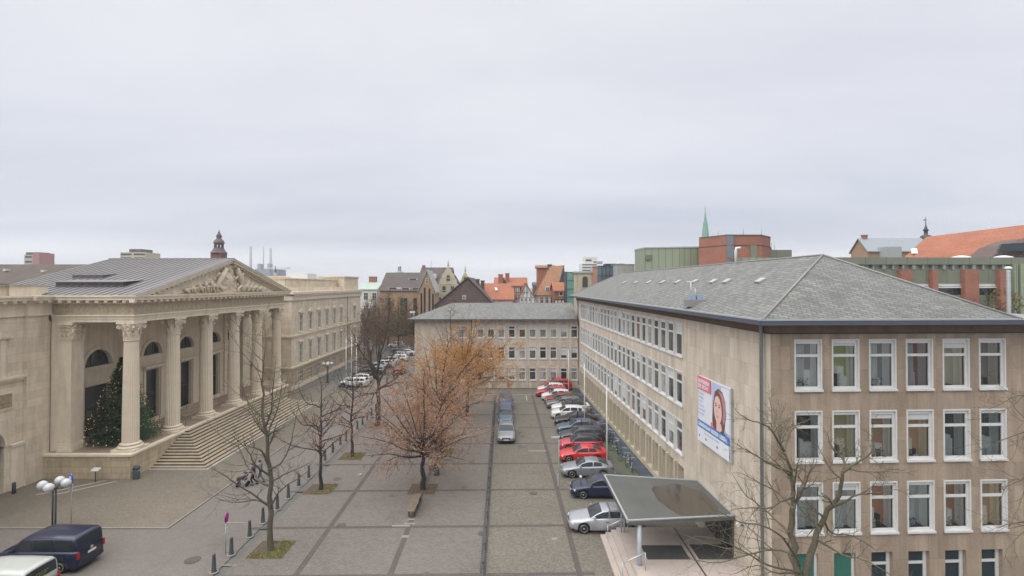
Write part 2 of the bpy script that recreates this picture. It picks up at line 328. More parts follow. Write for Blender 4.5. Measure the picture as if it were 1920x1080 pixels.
# ---------------- windows ----------------
def office_window(wd,ht,far=False):
    mb=MB(); t=.06
    mb.box(0,t,-.05,.14,0,ht).box(wd-t,wd,-.05,.14,0,ht).box(t,wd-t,-.05,.14,ht-t,ht).box(t,wd-t,-.05,.14,0,t)   # surround
    mb.box(-.03,wd+.03,-.10,-.052,-.06,.045)                                                       # sill
    a,b=t+.001,wd-t-.001; y0,y1=.06,.135; q=.07
    mb.box(a,a+q,y0,y1,t+.001,ht-t-.001).box(b-q*1.3,b,y0,y1,t+.001,ht-t-.001)
    mb.box(a+q,b-q*1.3,y0,y1,t+.001,t+.11); zt=t+(ht-2*t)*.66
    mb.box(a+q,b-q*1.3,y0-.01,y1,zt,zt+.13).box(a+q,b-q*1.3,y0-.02,y1,ht-t-.16,ht-t-.002)
    fr=mb.mesh('frame',m_white)
    pn=MB().quad((a+q,.11,t+.11),(b-q*1.3,.11,t+.11),(b-q*1.3,.11,zt),(a+q,.11,zt)).quad((a+q,.11,zt+.13),(b-q*1.3,.11,zt+.13),(b-q*1.3,.11,ht-t-.16),(a+q,.11,ht-t-.16))
    return fr,pn
def put_window(par,fr,pn,loc,rz):
    w=bpy.data.objects.new('window',fr); COL.objects.link(w); w.parent=par; w.location=loc; w.rotation_euler=(0,0,rz)
    p=bpy.data.objects.new('pane',pn); COL.objects.link(p); p.parent=w
    return w
# ---------------- office building (right) ----------------
BR=math.atan(.0455); OX,OY=12.75,24.5
ob=thing('office_building','long beige stone office block with hipped slate roof and a poster on its wall','building',(OX,OY,0),BR)
LEN=54.6; WID=16.5; ET=14.05
SILL=[10.78,7.25,3.72]
# near facade (faces camera)
WX=[1.19+1.905*i for i in range(6)]; WW,WH=1.40,2.52
holes=[(x+.02,x+WW-.02,z+.02,z+WH-.02) for x in WX for z in SILL]
gx=[(x+.05,x+WW-.25,.15,2.75) for x in WX]
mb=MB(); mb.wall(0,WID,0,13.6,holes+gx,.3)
mb.build('near_wall',m_shadestone,ob)
MB().box(-.06,WID,-.06,.3,13.6,ET).build('cornice_band',m_brown,ob)
MB().box(-.09,WID,-.09,-.061,13.57,13.63).box(-.09,-.061,-.061,LEN,13.57,13.63).build('band_moulding',m_dark,ob)
# long facade (faces the plaza)
ndist=35.64-OY; pit=1.665; NW=24
mb=MB(); S0=LEN
def ls(y): return LEN-y          # local s on a wall turned -90 deg, starting at the far end
W2,H2=1.48,2.46
lh=[(ls(ndist+i*pit+W2)+.02,ls(ndist+i*pit)-.02,z+.02,z+H2-.02) for i in range(NW) for z in SILL]
lg=[(ls(ndist+i*pit+1.05),ls(ndist+i*pit-.1),.45,2.9) for i in range(NW)]
mb.wall(0,LEN,0,13.6,lh,.28); mb=MB().wall(0,LEN,3.15,13.6,lh,.28).wall(0,LEN,0,3.15,lg,.42)
mb.build('long_wall',m_trav,ob,loc=(0,LEN,0),rz=-PI/2)
MB().box(-.06,.25,.3,LEN,13.6,ET).build('cornice_band',m_brown,ob)
# corner pier lighter strip, pilasters on the ground floor
mb=MB()
for i in range(NW): 
    y=ndist+i*pit+1.05; MB().box(-.18,-.003,y+.12,y+.40,.42,3.02).build('pilaster',m_cream,ob)
MB().box(-.16,-.003,ndist-1.2,LEN,0,.42).build('wall_base',m_cream,ob)
mb=MB()
for i in range(NW):
    y=ndist+i*pit-.1; mb.box(.38,.40,y,y+1.15,.45,2.9); 
mb.build('ground_floor_blinds',mk('brown_blinds',(.30,.24,.18),(.23,.185,.145),brick=(3,.09,.75,.01,0,.02),coord='Object'),ob)
# back and far walls closing the block
MB().box(WID-.3,WID,.3,LEN,0,ET-.02).box(.3,WID-.3,LEN-.3,LEN,0,ET-.02).build('rear_wall',m_trav,ob)
frm,pnb=office_window(WW,WH); far_fr,far_pn=office_window(W2,H2); far_pn=far_pn.mesh('pane',m_pane); 
for z in SILL:
    for i in range(NW): put_window(ob,far_fr,far_pn,(0,ndist+i*pit+W2,z),-PI/2)
rg=random.Random(4)
pnm=pnb.mesh('pane',m_glass)
rooms={0:[((.30,.28,.26),(.55,.55,.56)),((.30,.34,.06),(.5,.5,.48)),((.22,.20,.20),(.5,.5,.5)),((.25,.06,.05),(.35,.33,.33)),((.42,.36,.28),(.55,.50,.42)),((.20,.17,.15),(.42,.38,.34)),((.2,.2,.2),(.4,.4,.4))],
 1:[((.05,.04,.04),(.4,.4,.4)),((.33,.27,.10),(.5,.46,.36)),((.42,.18,.05),(.5,.48,.45)),((.48,.24,.08),(.52,.44,.34)),((.03,.035,.04),(.34,.36,.37)),((.05,.055,.06),(.34,.36,.37)),((.1,.1,.1),(.3,.3,.3))],
 2:[((.35,.33,.30),(.5,.5,.48)),((.36,.35,.34),(.52,.52,.5)),((.50,.15,.03),(.5,.52,.5)),((.35,.34,.36),(.48,.5,.48)),((.40,.14,.04),(.5,.5,.48)),((.45,.28,.12),(.6,.5,.38)),((.1,.1,.1),(.3,.3,.3))]}
cache={}
def mcol(c,r=.8):
    k=(tuple(c),r)
    if k not in cache: cache[k]=flat('interior_colour',c,r)
    return cache[k]
def glowm(c): 
    k=('glow',tuple(c))
    if k not in cache: cache[k]=flat('room_wall_glow',c,.8,em=(*c,.07))  # faint glow added to the wall colour to brighten the rooms
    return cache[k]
m_plant=flat('plant_green',(.06,.11,.03),.7)
for r,z in enumerate(SILL):
    for i,x in enumerate(WX):
        w_=put_window(ob,frm,pnm,(x,0,z),0)
        c1,c2=rooms[r][i]
        # room behind: walls with an added glow, a coloured back, and a curtain on the right side
        a,b=.08,WW-.06; g_=sum(c1)/3; c1=[lerp(g_,q,.62)*1.1+.01 for q in c1]; c2=[min(.8,q*1.3) for q in c2]
        mb=MB(); D=.8
        mb.quad((a,.31,.0),(a,.31,WH),(a,D,WH),(a,D,0),1); mb.quad((a,D,0),(a,D,WH),(b,D,WH),(b,D,0),0)
        mb.quad((b,.31,WH),(b,.31,0),(b,D,0),(b,D,WH),1); mb.quad((a,.31,WH),(b,.31,WH),(b,D,WH),(a,D,WH),1); mb.quad((b,.31,0),(a,.31,0),(a,D,0),(b,D,0),2)
        for q_ in range(3):
            sx_=rg.uniform(a+.05,b-.5); sz_=rg.uniform(.1,1.1); mb.box(sx_,sx_+rg.uniform(.15,.45),D-.25,D-.02,.02,sz_,2 if q_%2 else 1)
        mb.build('interior',[glowm(c1),glowm(c2),m_dark],w_)
        cu=MB(); cx0,cx1=(b-.16,b-.02)
        if (r,i) in ((0,0),(0,2),(0,3),(2,0),(2,1),(2,3)): cx0,cx1=a+.05,b-.55
        n=int((cx1-cx0)/.05)
        for k in range(n): 
            xa=cx0+k*.05; cu.quad((xa,.40+.03*(k%2),.12),(xa+.05,.40+.03*((k+1)%2),.12),(xa+.05,.40+.03*((k+1)%2),WH-.3),(xa,.40+.03*(k%2),WH-.3))
        cu.build('curtain',mcol([min(.7,q*1.15) for q in c2]),w_)
        if (r,i) in ((2,2),(2,4),(1,1),(0,0),(2,3),(0,2),(1,2)):
            pb=MB()
            for k in range(60): 
                px_,pz_=rg.gauss(.62,.18),rg.uniform(.14,.5); an=rg.uniform(0,6.28); l=rg.uniform(.05,.12)
                pb.add([(px_,.30,pz_),(px_+l*math.cos(an),.29,pz_+l*math.sin(an)),(px_+l*math.cos(an+.6)*.7,.33,pz_+l*math.sin(an+.6)*.7)],[(0,1,2)],k%2)
            pb.build('sill_plants',[m_plant,mcol({(2,3):(.06,.10,.35),(0,2):(.6,.6,.6),(1,2):(.45,.2,.08)}.get((r,i),(.35,.28,.05)))],w_)
BL=True
# ground floor windows of the near facade: two green panels, then recessed white ones
m_teal=flat('teal_panel',(.035,.14,.11),.6)
for i,(a,b,c_,d_) in enumerate(gx):
    if i<2: MB().box(a,b-.12,.16,.24,c_,d_-.05).box(b-.12,b,.12,.24,c_,d_-.05,1).build('green_shutter',[m_teal,m_white],ob)
    else:
        mb=MB(); mb.box(a,a+.07,.2,.28,c_,d_).box(b-.16,b,.2,.28,c_,d_).box(a+.07,b-.16,.2,.28,c_,c_+.1).box(a+.07,b-.16,.2,.28,d_-.08,d_).box(a+.07,b-.16,.19,.28,d_-.72,d_-.6)
        w_=mb.build('window',m_white,ob); MB().quad((a+.07,.25,c_+.1),(b-.16,.25,c_+.1),(b-.16,.25,d_-.08),(a+.07,.25,d_-.08)).build('pane',m_dglass,w_)
# roof: hip at the near end, ridge, hip at the far end
OV=.95; RX0,RX1=-OV,12.0; RY0,RY1=-OV,LEN+.9; RZ=14.30; AP=5.55; ZT=17.75; xm=(RX0+RX1)/2+.35
v=[(RX0,RY0,RZ),(RX1,RY0,RZ),(RX1,RY1,RZ),(RX0,RY1,RZ),(xm,AP-OV,ZT),(xm,RY1-6.5,ZT)]
MB().add(v,[(0,1,4)]).build('roof_hip',m_slate,ob); MB().add(v,[(2,3,5)]).build('roof_hip',m_slate,ob)
MB().add(v,[(3,0,4,5),(1,2,5,4)]).build('roof_slope',m_slate2,ob)
mb=MB(); 
for a,b in ((v[0],v[4]),(v[1],v[4]),(v[4],v[5]),(v[5],v[3])):
    mb.tube([Vector(a)+Vector((0,0,.03)),Vector(b)+Vector((0,0,.03))],.06,6)
mb.build('roof_ridge',m_zincs,ob)
mb=MB()
mb.box(RX0,WID+1,RY0,RY0+.12,RZ-.02,RZ+.07,1).box(RX0,RX0+.12,RY0+.12,RY1,RZ-.02,RZ+.07,1)
mb.box(RX0-.07,WID+1,RY0-.10,RY0-.002,RZ-.22,RZ+.02,0).box(RX0-.10,RX0-.002,RY0-.002,RY1,RZ-.22,RZ+.02,0)
mb.box(RX0-.08,WID+1,RY0-.115,RY0-.101,RZ+.0,RZ+.04,1).box(RX0-.115,RX0-.101,RY0-.1,RY1,RZ,RZ+.04,1)
mb.build('gutter',[m_gutter,m_gutl],ob)
MB().box(RX0,WID+1,RY0,-.061,ET+.0,RZ-.03).box(RX0,-.061,-.061,RY1,ET,RZ-.03).build('soffit',m_brown,ob)
MB().box(RX1,WID+1,RY0+.13,LEN,ET+.03,RZ-.02).build('flat_roof',m_zincs,ob)
for i in range(10):
    y=6.2+4.05*i if i<9 else 43; 
    if i==9: continue
    yy=[5.6,9.9,12.0,15.4,19.0,22.8,27.0,31.5,36.5,41.0][i]
    tt=.52; z=lerp(RZ,ZT,tt)+.02; x=lerp(RX0,xm,tt)
    dx=.45; dz=dx*(ZT-RZ)/(xm-RX0)
    MB().prism([(x,yy,z),(x+dx,yy,z+dz),(x+dx,yy+.62,z+dz+.02),(x,yy+.62,z)],(-.05,0,.09)).build('roof_hatch',m_gutl,ob)
# downpipe at the corner and at the far end
MB().tube([(-.22,.45,0),(-.22,.45,13.9),(-.5,.3,14.1)],.085,10).build('downpipe',flat('pipe_zinc',(.22,.23,.25),.45),ob)
MB().tube([(-.12,LEN-1.9,0),(-.12,LEN-1.9,13.9)],.06,8).build('downpipe',m_dark,ob)
# small antenna unit on the roof slope
t_=thing('roof_antenna','small steel antenna mast with blue grey boxes on the long slate roof','antenna',(11.9,33.0,15.0))
MB().tube([(0,0,0),(0,0,1.25)],.03,6).tube([(-.28,0,1.2),(.3,0,1.2)],.025,6).tube([(.28,0,.1),(.28,0,.75)],.02,6).build('mast',m_steel,t_)
MB().box(-.15,.25,-.2,.2,.0,.32).box(.35,.75,-.15,.2,.02,.36).box(.28,.36,-.02,.02,.2,.26).build('equipment_box',flat('blue_grey_box',(.25,.33,.40),.5),t_)
MB().box(-.35,.9,-.35,.35,-.45,.02).build('mounting_base',m_zincs,t_)
# ---------------- rear wing ----------------
rw=thing('office_wing','lower three storey beige office wing closing off the far end of the car park','building',(-15.1,77,0))
LW=25.3; SR=[7.75,4.5,1.2]; WW3,WH3=1.12,2.0
fr3,pn3=office_window(WW3,WH3); pn3=pn3.mesh('pane',m_pane)
m_blind=flat('blind',(.50,.51,.51),.7)
brg=random.Random(31)
def blinds(par,wd,ht):
    for wo in kids(par):
        if wo.name.split('.')[0]!='window' or brg.random()>.38: continue
        f_=brg.choice((.2,.3,.3,.5,.75)); k_=(wd,ht,f_)
        if k_ not in cache: zt_=ht-.24; zb_=zt_-(ht-.4)*f_; cache[k_]=MB().quad((.13,.10,zb_),(wd-.16,.10,zb_),(wd-.16,.10,zt_),(.13,.10,zt_)).mesh('blind',m_blind)
        inst('blind',cache[k_],wo)
u2x=lambda u:(u-960)*77/F+15.1
w3=[u2x(894.5+19.5*i) for i in range(10)]
h3=[(x+.02,x+WW3-.02,z+.02,z+WH3-.02) for x in w3 for z in SR]
xl=u2x(855.5); h3+=[(xl+.02,xl+1.8,z+.02,z+WH3-.02) for z in SR]
MB().wall(0,LW,0,10.55,h3,.25).quad((0,12,0),(0,0,0),(0,0,10.55),(0,12,10.55)).quad((LW,12,0),(0,12,0),(0,12,10.55),(LW,12,10.55)).build('wall',m_trav,rw)
for x in w3:
    for z in SR: put_window(rw,fr3,pn3,(x,0,z),0)
blinds(rw,WW3,WH3)
fr4,pn4=office_window(1.82,WH3); pn4=pn4.mesh('pane',m_pane)
for z in SR: put_window(rw,fr4,pn4,(xl,0,z),0)
mb=MB()
for x in w3: mb.box(x-.3,x-.14,-.08,-.002,0,3.4)
mb.box(w3[-1]+1.2,w3[-1]+1.36,-.08,-.002,0,3.4).build('pilasters',m_trav,rw)
v=[(-.9,-.9,10.72),(LW-.15,-.9,10.72),(LW-.15,12.9,10.72),(-.9,12.9,10.72),(5.1,6,12.95),(LW-.15,6,12.95)]
MB().add(v,[(0,1,5,4),(2,3,4,5),(3,0,4)]).build('roof',m_slate2,rw)
MB().box(-1,LW-.15,-1.0,-.9,10.55,10.75).box(-1.0,-.9,-.9,12.9,10.55,10.75).box(-.9,LW-.15,-.9,-.002,10.56,10.70,1).build('gutter',[m_gutter,m_brown],rw)
MB().tube([(u2x(884),-.1,0),(u2x(884),-.1,10.5)],.06,8).build('downpipe',m_dark,rw)
MB().tube([(v[0][0],v[0][1],v[0][2]),v[4],v[5]],.05,5).build('roof_ridge',m_zincs,rw)
c_=thing('security_camera','small white camera on the left eave end of the lower office wing','camera',P(776,592,76))
MB().tube([(0,0,-.1),(0,0,.45)],.05,6).build('bracket',m_white,c_); MB().box(-.55,.15,-.15,.15,.42,.68).box(-.6,-.55,-.11,.11,.46,.64).build('housing',m_white,c_)
for wo in [k for k in kids(ob) if k.name.split('.')[0]=='window' and abs(k.rotation_euler.z+PI/2)<.01]:
    if brg.random()<.2:
        f_=brg.choice((.2,.3,.3,.55,.8)); k_=('l',f_)
        if k_ not in cache: zt_=H2-.24; zb_=zt_-(H2-.4)*f_; cache[k_]=MB().quad((.13,.10,zb_),(W2-.16,.10,zb_),(W2-.16,.10,zt_),(.13,.10,zt_)).mesh('blind',m_blind)
        inst('blind',cache[k_],wo)
for (r_,i_,f_) in ((0,4,.12),(1,2,.1),(1,3,.14),(0,1,.05),(2,1,.1)):
    wo=[k for k in kids(ob) if k.name.split('.')[0]=='window' and abs(k.location.x-WX[i_])<.01 and abs(k.location.z-SILL[r_])<.01][0]
    MB().box(.12,WW-.15,.095,.104,WH-.24-2*f_,WH-.24).build('blind',m_blind,wo)
# ---------------- canopy and entrance steps ----------------
m_cano=mk('wet_roofing',(.10,.103,.097),(.078,.08,.076),rough=.5,ns=.5,coord='Object',brick=(1.4,9,.7,.012,0,.05),spec=.4,fine=.08)
m_pud=flat('puddle_film',(.06,.05,.038),.12,.7)
cn=thing('entrance_canopy','flat grey entrance canopy with pale edge and standing water beside the office wall','canopy',(6.25,27.1,0))
def cz(x,y): return 3.19-.03*x+.012*y
cp=[(0,0),(fx(28.1)-6.25-.02,1.0),(fx(32.9)-6.25-.02,5.9),(-.1,6.4)]
MB().prism([(x,y,cz(x,y)-.26) for x,y in cp],(0,0,.22)).build('deck',m_cano,cn)
mb=MB()
for i in range(4):
    a,b=cp[i],cp[(i+1)%4]; d=(Vector(b)-Vector(a)).normalized(); nn=Vector((d.y,-d.x))*.1
    if i==1: nn*=-1
    q=[a,b,tuple(Vector(b)-nn),tuple(Vector(a)-nn)] if i!=1 else [a,b,tuple(Vector(b)+nn),tuple(Vector(a)+nn)]
    mb.prism([(x,y,cz(x,y)-.12) for x,y in q],(0,0,.135))
mb.build('edge_flashing',flat('pale_flashing',(.36,.38,.385),.45,.4,.2),cn)
pts=[]
for k in range(26):
    a=2*PI*k/26; r=1+.28*mnoise.noise(Vector((math.cos(a)*1.5,math.sin(a)*1.5,3)))
    pts.append((4.15+1.75*r*math.cos(a),2.9+2.5*r*math.sin(a)*.95-.25*math.cos(a)))
pts=[(min(x,5.85),max(.25+.17*x,min(5.7,y))) for x,y in pts]
MB().add([(x,y,cz(x,y)-.036) for x,y in pts],[tuple(range(len(pts)))]).build('puddle',m_pud,cn)
m_post=flat('grey_post',(.40,.45,.50),.4,.5,.2)
p1=G(1170,1010)-cn.location; p2=G(1200,1098)-cn.location
MB().tube([(.75,4.0,.5),(.75,4.0,3.05)],.055,8).build('post',m_post,cn); MB().tube([(.55,3.95,.5),(.55,3.95,3.05)],.04,8).build('post',m_post,cn)
MB().tube([(.75,.35,.0),(.75,.35,3.05)],.13,12).build('post',m_post,cn)
m_lime=mk('pale_steps',(.42,.36,.325),(.37,.315,.285),coord='Object',brick=(1.1,1.1,.85,.01,0,.04),fine=.08)
es=thing('entrance_steps','pale stone entrance landing with low steps and dark mats below the canopy','steps',(5.6,22,0))
mb=MB()
for k in range(4): mb.box(.34*k,(.34*(k+1) if k<3 else 7.6),0,9.7-.0,0,.15*(k+1)-.0)
mb.build('steps',m_lime,es)
mb=MB(); mb.box(2.0,4.4,6.0,7.5,.6,.615).box(4.9,6.9,6.0,7.6,.6,.615); mb.build('mat',flat('dark_mat',(.055,.055,.055),.9),es)
MB().box(4.62,4.70,0,9.6,.602,.63).build('drain_line',m_dark,es)
for y in (9.0,4.9):
    MB().tube([(.35,y,.15),(.35,y,1.05)],.025,6).tube([(.35,y,1.0),(1.6,y+.05,1.55)],.03,6).tube([(1.6,y+.05,.6),(1.6,y+.05,1.55)],.025,6).build('handrail',m_steel,es)
ed=MB(); yb=28.3-OY
ed.box(-.03,-.005,yb,yb+3.6,.6,3.0,0).box(-.07,-.031,yb,yb+.1,.6,3.0,1).box(-.07,-.031,yb+1.7,yb+1.8,.6,3.0,1).box(-.07,-.031,yb+3.5,yb+3.6,.6,3.0,1)
ed.build('entrance_door',[m_dglass,flat('bronze_frame',(.12,.08,.05),.4)],ob)
wl=thing('wall_lamp','white globe lamp beside the entrance on the office corner wall','lamp',(fx(27.2),27.2,2.9))
MB().lathe([(.02,-.14),(.10,-.11),(.14,0),(.10,.11),(.02,.14)],(-.3,0,0),14).build('globe',flat('opal_glass',(.5,.5,.49),.3),wl); MB().tube([(0,0,0),(-.25,0,0)],.035,6).build('bracket',m_dark,wl)
# ---------------- poster ----------------
pc=[P(u,v,24.5) for u,v in ()]
po=thing('poster','large poster of a smiling long haired woman on the office side wall','poster')
def fy(u): a=(u-960)/F; return 13.865/(a+.0455)
ya,yb_=fy(1312.5),fy(1373.5)
Za=P(1312.5,703,ya).z; Zb=P(1312.5,823,ya).z
PW=math.hypot(ya-yb_,fx(ya)-fx(yb_)); PH=Za-Zb
po.location=(fx(ya)-.03,ya,Zb); po.rotation_euler=(0,0,BR-PI/2)
m_pw=flat('poster_white',(.66,.68,.74),.4); m_pb=flat('poster_blue',(.05,.20,.50),.4); m_pr=flat('poster_red',(.70,.16,.20),.4)
MB().box(0,PW,-.12,0,0,PH).box(-.02,0,-.13,0,-.02,PH+.02,1).box(PW,PW+.02,-.13,0,-.02,PH+.02,1).build('board',[m_pw,m_gutl],po)
L=[-.123]
def poly(name,pts,m):
    L[0]-=.003; y=L[0]; return MB().add([(x*PW,y,z*PH) for x,z in pts],[tuple(range(len(pts)))]).build(name,m,po)
def ell(cx,cz,rx,rz,n=22,rot=0): return [(cx+rx*math.cos(a)*math.cos(rot)-rz*math.sin(a)*math.sin(rot),cz+rx*math.cos(a)*math.sin(rot)+rz*math.sin(a)*math.cos(rot)) for a in [2*PI*i/n for i in range(n)]]
m_hair=flat('poster_hair',(.16,.07,.055),.5); m_hairl=flat('poster_hair_light',(.40,.22,.25),.5); m_skin=flat('poster_skin',(.68,.46,.42),.5); m_jk=flat('poster_jacket',(.06,.055,.10),.5); m_sky=flat('poster_sky',(.42,.46,.68),.5); m_lip=flat('poster_lip',(.55,.12,.15),.5)
poly('picture',[(.46,.36),(.98,.30),(.98,.985),(.46,.985)],m_sky); poly('picture',[(.62,.40),(.97,.36),(.97,.97),(.75,.97)],m_pw)
poly('picture',[(.50,.30),(.47,.45),(.50,.70),(.55,.86),(.66,.93),(.78,.90),(.86,.78),(.88,.60),(.84,.40),(.80,.30)],m_hair)
poly('picture',[(.66,.90),(.78,.88),(.86,.76),(.87,.60),(.82,.44),(.78,.50),(.80,.66),(.74,.82)],m_hairl)
poly('picture',[(.60,.28),(.60,.46),(.74,.44),(.78,.28)],m_skin); poly('picture',ell(.645,.62,.115,.20,24,.08),m_skin)
poly('picture',[(.42,.36),(.45,.40),(.66,.22),(.62,.14),(.50,.22)],m_pr)
poly('picture',[(.62,.12),(.64,.24),(.74,.35),(.86,.34),(.96,.18),(.99,.05),(.84,.02)],m_jk)
for x,z in ((.595,.675),(.695,.67)): poly('picture',ell(x,z,.024,.012,10),m_jk)
for x,z in ((.59,.705),(.70,.702)): poly('picture',ell(x,z,.034,.006,10),m_hair)
poly('picture',ell(.635,.53,.045,.016,12,.1),m_lip); poly('picture',ell(.635,.533,.034,.007,10,.1),m_pw); poly('picture',ell(.632,.60,.014,.02,8),mcol((.58,.36,.33)))
poly('band',[(0,.215),(.985,.215),(.985,.325),(0,.325)],m_pb)
poly('heading',[(.0,.80),(.44,.80),(.44,1.0),(.0,1.0)],m_pr)
poly('footer',[(0,.0),(.985,.0),(.985,.213),(0,.213)],m_pw)
def text(par,s,x,z,h,m,y,wfit=None,name='lettering',bold=0.):
    cu=bpy.data.curves.new('t','FONT'); cu.body=s; cu.size=h/.72; cu.offset=bold; cu.resolution_u=2
    to=bpy.data.objects.new('t',cu); COL.objects.link(to); dg=bpy.context.evaluated_depsgraph_get()
    me=bpy.data.meshes.new_from_object(to.evaluated_get(dg)); COL.objects.unlink(to)
    me.materials.clear(); me.materials.append(m)
    xs=[q.co.x for q in me.vertices]; sc=wfit/(max(xs)-min(xs)) if wfit and xs else 1
    for q in me.vertices: q.co=Vector((x+q.co.x*sc,y,z+q.co.y))
    me.update(); return inst(name,me,par)
ty=L[0]-.006
text(po,'BEWERBEN',.03*PW,.905*PH,.055*PH,m_pw,ty,.37*PW,bold=.015); text(po,'SIE SICH!',.03*PW,.83*PH,.055*PH,m_pw,ty,.33*PW,bold=.015)
text(po,'GEMEINSAM BESSER LEBEN.',.03*PW,.243*PH,.055*PH,m_pw,ty,.90*PW,bold=.015)
for i,s in enumerate(['Verwaltung','Ausbildung','im Land','mit Zukunft','für alle Berufe','in der Stadt']): text(po,s,.04*PW,(.735-.062*i)*PH,.028*PH,m_pb,ty,None)
text(po,'jetzt informieren und mitmachen',.24*PW,.16*PH,.018*PH,m_jk,ty,.45*PW)
for x in (.05,.27,.62): poly('emblem',ell(x+.02,.085,.018,.022,10),m_jk if x>.1 else m_pb)
# ---------------- palace (left) ----------------
pa=thing('palace','sandstone palace with six fluted columns, carved pediment, wide stairs and grey metal roof','building',(0,0,0))
PY0,PY1=41.0,69.6; XF=-31.4; XW=-38.6
# podium
MB().box(XW,XF,PY0,PY1,0,1.88).build('podium',m_palbase,pa)
MB().box(XW,XF+.12,PY0-.12,PY1+.1,1.88,2.05).build('podium_coping',m_palsm,pa)
m_floor=mk('portico_floor',(.30,.22,.17),(.25,.19,.15),coord='Object',brick=(1.2,1.2,.8,.012,0,.06),fine=.1)
MB().box(XW+.1,XF-.35,PY0+.35,PY1-.2,2.051,2.06).build('portico_floor',m_floor,pa)
mb=MB()
for y in (49.2,54.4,59.6): mb.box(-34.4,-33.2,y-.9,y+.9,2.062,2.075)
mb.build('floor_mats',mcol((.16,.17,.19),.9),pa)
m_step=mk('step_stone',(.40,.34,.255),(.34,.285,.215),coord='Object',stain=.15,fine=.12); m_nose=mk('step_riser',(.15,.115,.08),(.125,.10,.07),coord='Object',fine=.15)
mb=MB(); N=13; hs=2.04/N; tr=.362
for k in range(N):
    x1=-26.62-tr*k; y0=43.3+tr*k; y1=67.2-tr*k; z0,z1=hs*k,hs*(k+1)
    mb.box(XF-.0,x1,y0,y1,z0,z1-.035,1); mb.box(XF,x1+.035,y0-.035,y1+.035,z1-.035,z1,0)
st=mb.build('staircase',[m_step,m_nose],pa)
st.data.materials[0]=m_step
MB().box(-26.5,-26.3,43.0,67.4,0,.07).box(XF,-26.5,43.0,43.2,0,.07).build('bottom_step_edge',m_kerb,pa)
# columns
NF=24
def flute(a,z): return 1-.045*abs(math.cos(a*NF/2))**1.0 if True else 1
def column_meshes():
    zb,zt=2.05,12.86; base_h=.62; cap_h=1.55
    sh=MB(); r0,r1=.62,.53; n=NF*6; prof=[]
    H=zt-cap_h-zb-base_h
    for i in range(9):
        t=i/8; r=lerp(r0,r1,t**1.6); prof.append((r,zb+base_h+H*t))
    def rf(a,z):
        q=(a*NF/(2*PI))%1; return 1-.075*math.sin(PI*min(1,max(0,(q-.12)/.76)))**.7 if .12<q<.88 else 1
    sh.lathe(prof,(0,0,0),n,rf=rf,smooth=False)
    ba=MB(); ba.box(-.95,.95,-.95,.95,zb+.001,zb+.2)
    ba.lathe([(.92,zb+.2),(.97,zb+.28),(.9,zb+.38),(.74,zb+.40),(.72,zb+.47),(.80,zb+.50),(.80,zb+.56),(.66,zb+.60),(.64,zb+.64)],(0,0,0),32)
    ca=MB(); z0=zt-cap_h
    ca.lathe([(.54,z0-.06),(.60,z0-.02),(.60,z0+.04),(.50,z0+.08),(.52,z0+.7),(.60,z0+1.1),(.74,z0+1.36)],(0,0,0),24)
    def leaf(an,z,h,r,out,wd):
        c,s=math.cos(an),math.sin(an); tx,ty=-s,c; pts=[]; pr=[(0,0,1),(.35,.04,1.15),(.7,.10,1.1),(.92,.26*out/.26,.9),(1.0,out+.1,.55),(.90,out+.16,.25)]
        for (f,o,w_) in pr:
            rr=r+o; 
            for q in (-1,-.33,.33,1):
                bulge=.05*(1-abs(q)); pts.append(((rr+bulge)*c+tx*q*wd*w_,(rr+bulge)*s+ty*q*wd*w_,z+h*f))
        fs=[(i*4+j,i*4+j+1,(i+1)*4+j+1,(i+1)*4+j) for i in range(5) for j in range(3)]
        ca.add(pts,fs,0,False)
    for k in range(8): leaf(2*PI*k/8,z0+.08,.52,.54,.16,.17)
    for k in range(8): leaf(2*PI*(k+.5)/8,z0+.12,.92,.55,.22,.15)
    for k in range(4):
        a=PI/4+PI/2*k; c,s=math.cos(a),math.sin(a)
        sp=[]
        for j in range(16):
            q=j/15; an=q*2.6*PI; rr=.20*(1-.8*q); sp.append(((.86+rr*math.cos(an+PI/2+.5))*c,(.86+rr*math.cos(an+PI/2+.5))*s,z0+1.17+rr*math.sin(an+PI/2)))
        ca.tube([(.5*c,.5*s,z0+.6),(.66*c,.66*s,z0+1.05)]+sp,[.07,.07]+[.075]*16,6)
        b=PI/2*k; leaf(b,z0+.75,.5,.60,.10,.10)
        ca.lathe([(.02,0),(.09,.03),(.1,.06),(.02,.1)],(.82*math.cos(b),.82*math.sin(b),z0+1.4),8)
    # abacus with concave sides
    ab=[]
    for k in range(4):
        a0=PI/4+PI/2*k; a1=a0+PI/2
        p0=Vector((1.12*math.cos(a0),1.12*math.sin(a0))); p1=Vector((1.12*math.cos(a1),1.12*math.sin(a1)))
        e=(p1-p0).normalized()*.09
        for t in (0,.2,.5,.8,1):
            p=(p0+e).lerp(p1-e,t); m_=((p0+p1)/2).normalized(); p=p-m_*.16*math.sin(PI*t); ab.append((p.x,p.y,z0+1.38))
    ca.prism(ab,(0,0,.17-.002))
    return sh.mesh('shaft',m_palsm),ba.mesh('base',m_palsm),ca.mesh('capital',m_palsm)
sh,ba,ca=column_meshes()
def column(y,x=-32.4):
    c=bpy.data.objects.new('column',sh); COL.objects.link(c); c.parent=pa; c.location=(x,y,0)
    b=inst('base',ba,c); k=inst('capital',ca,c); return c
CY=[42.3+5.2*k for k in range(6)]
for y in CY: column(y)
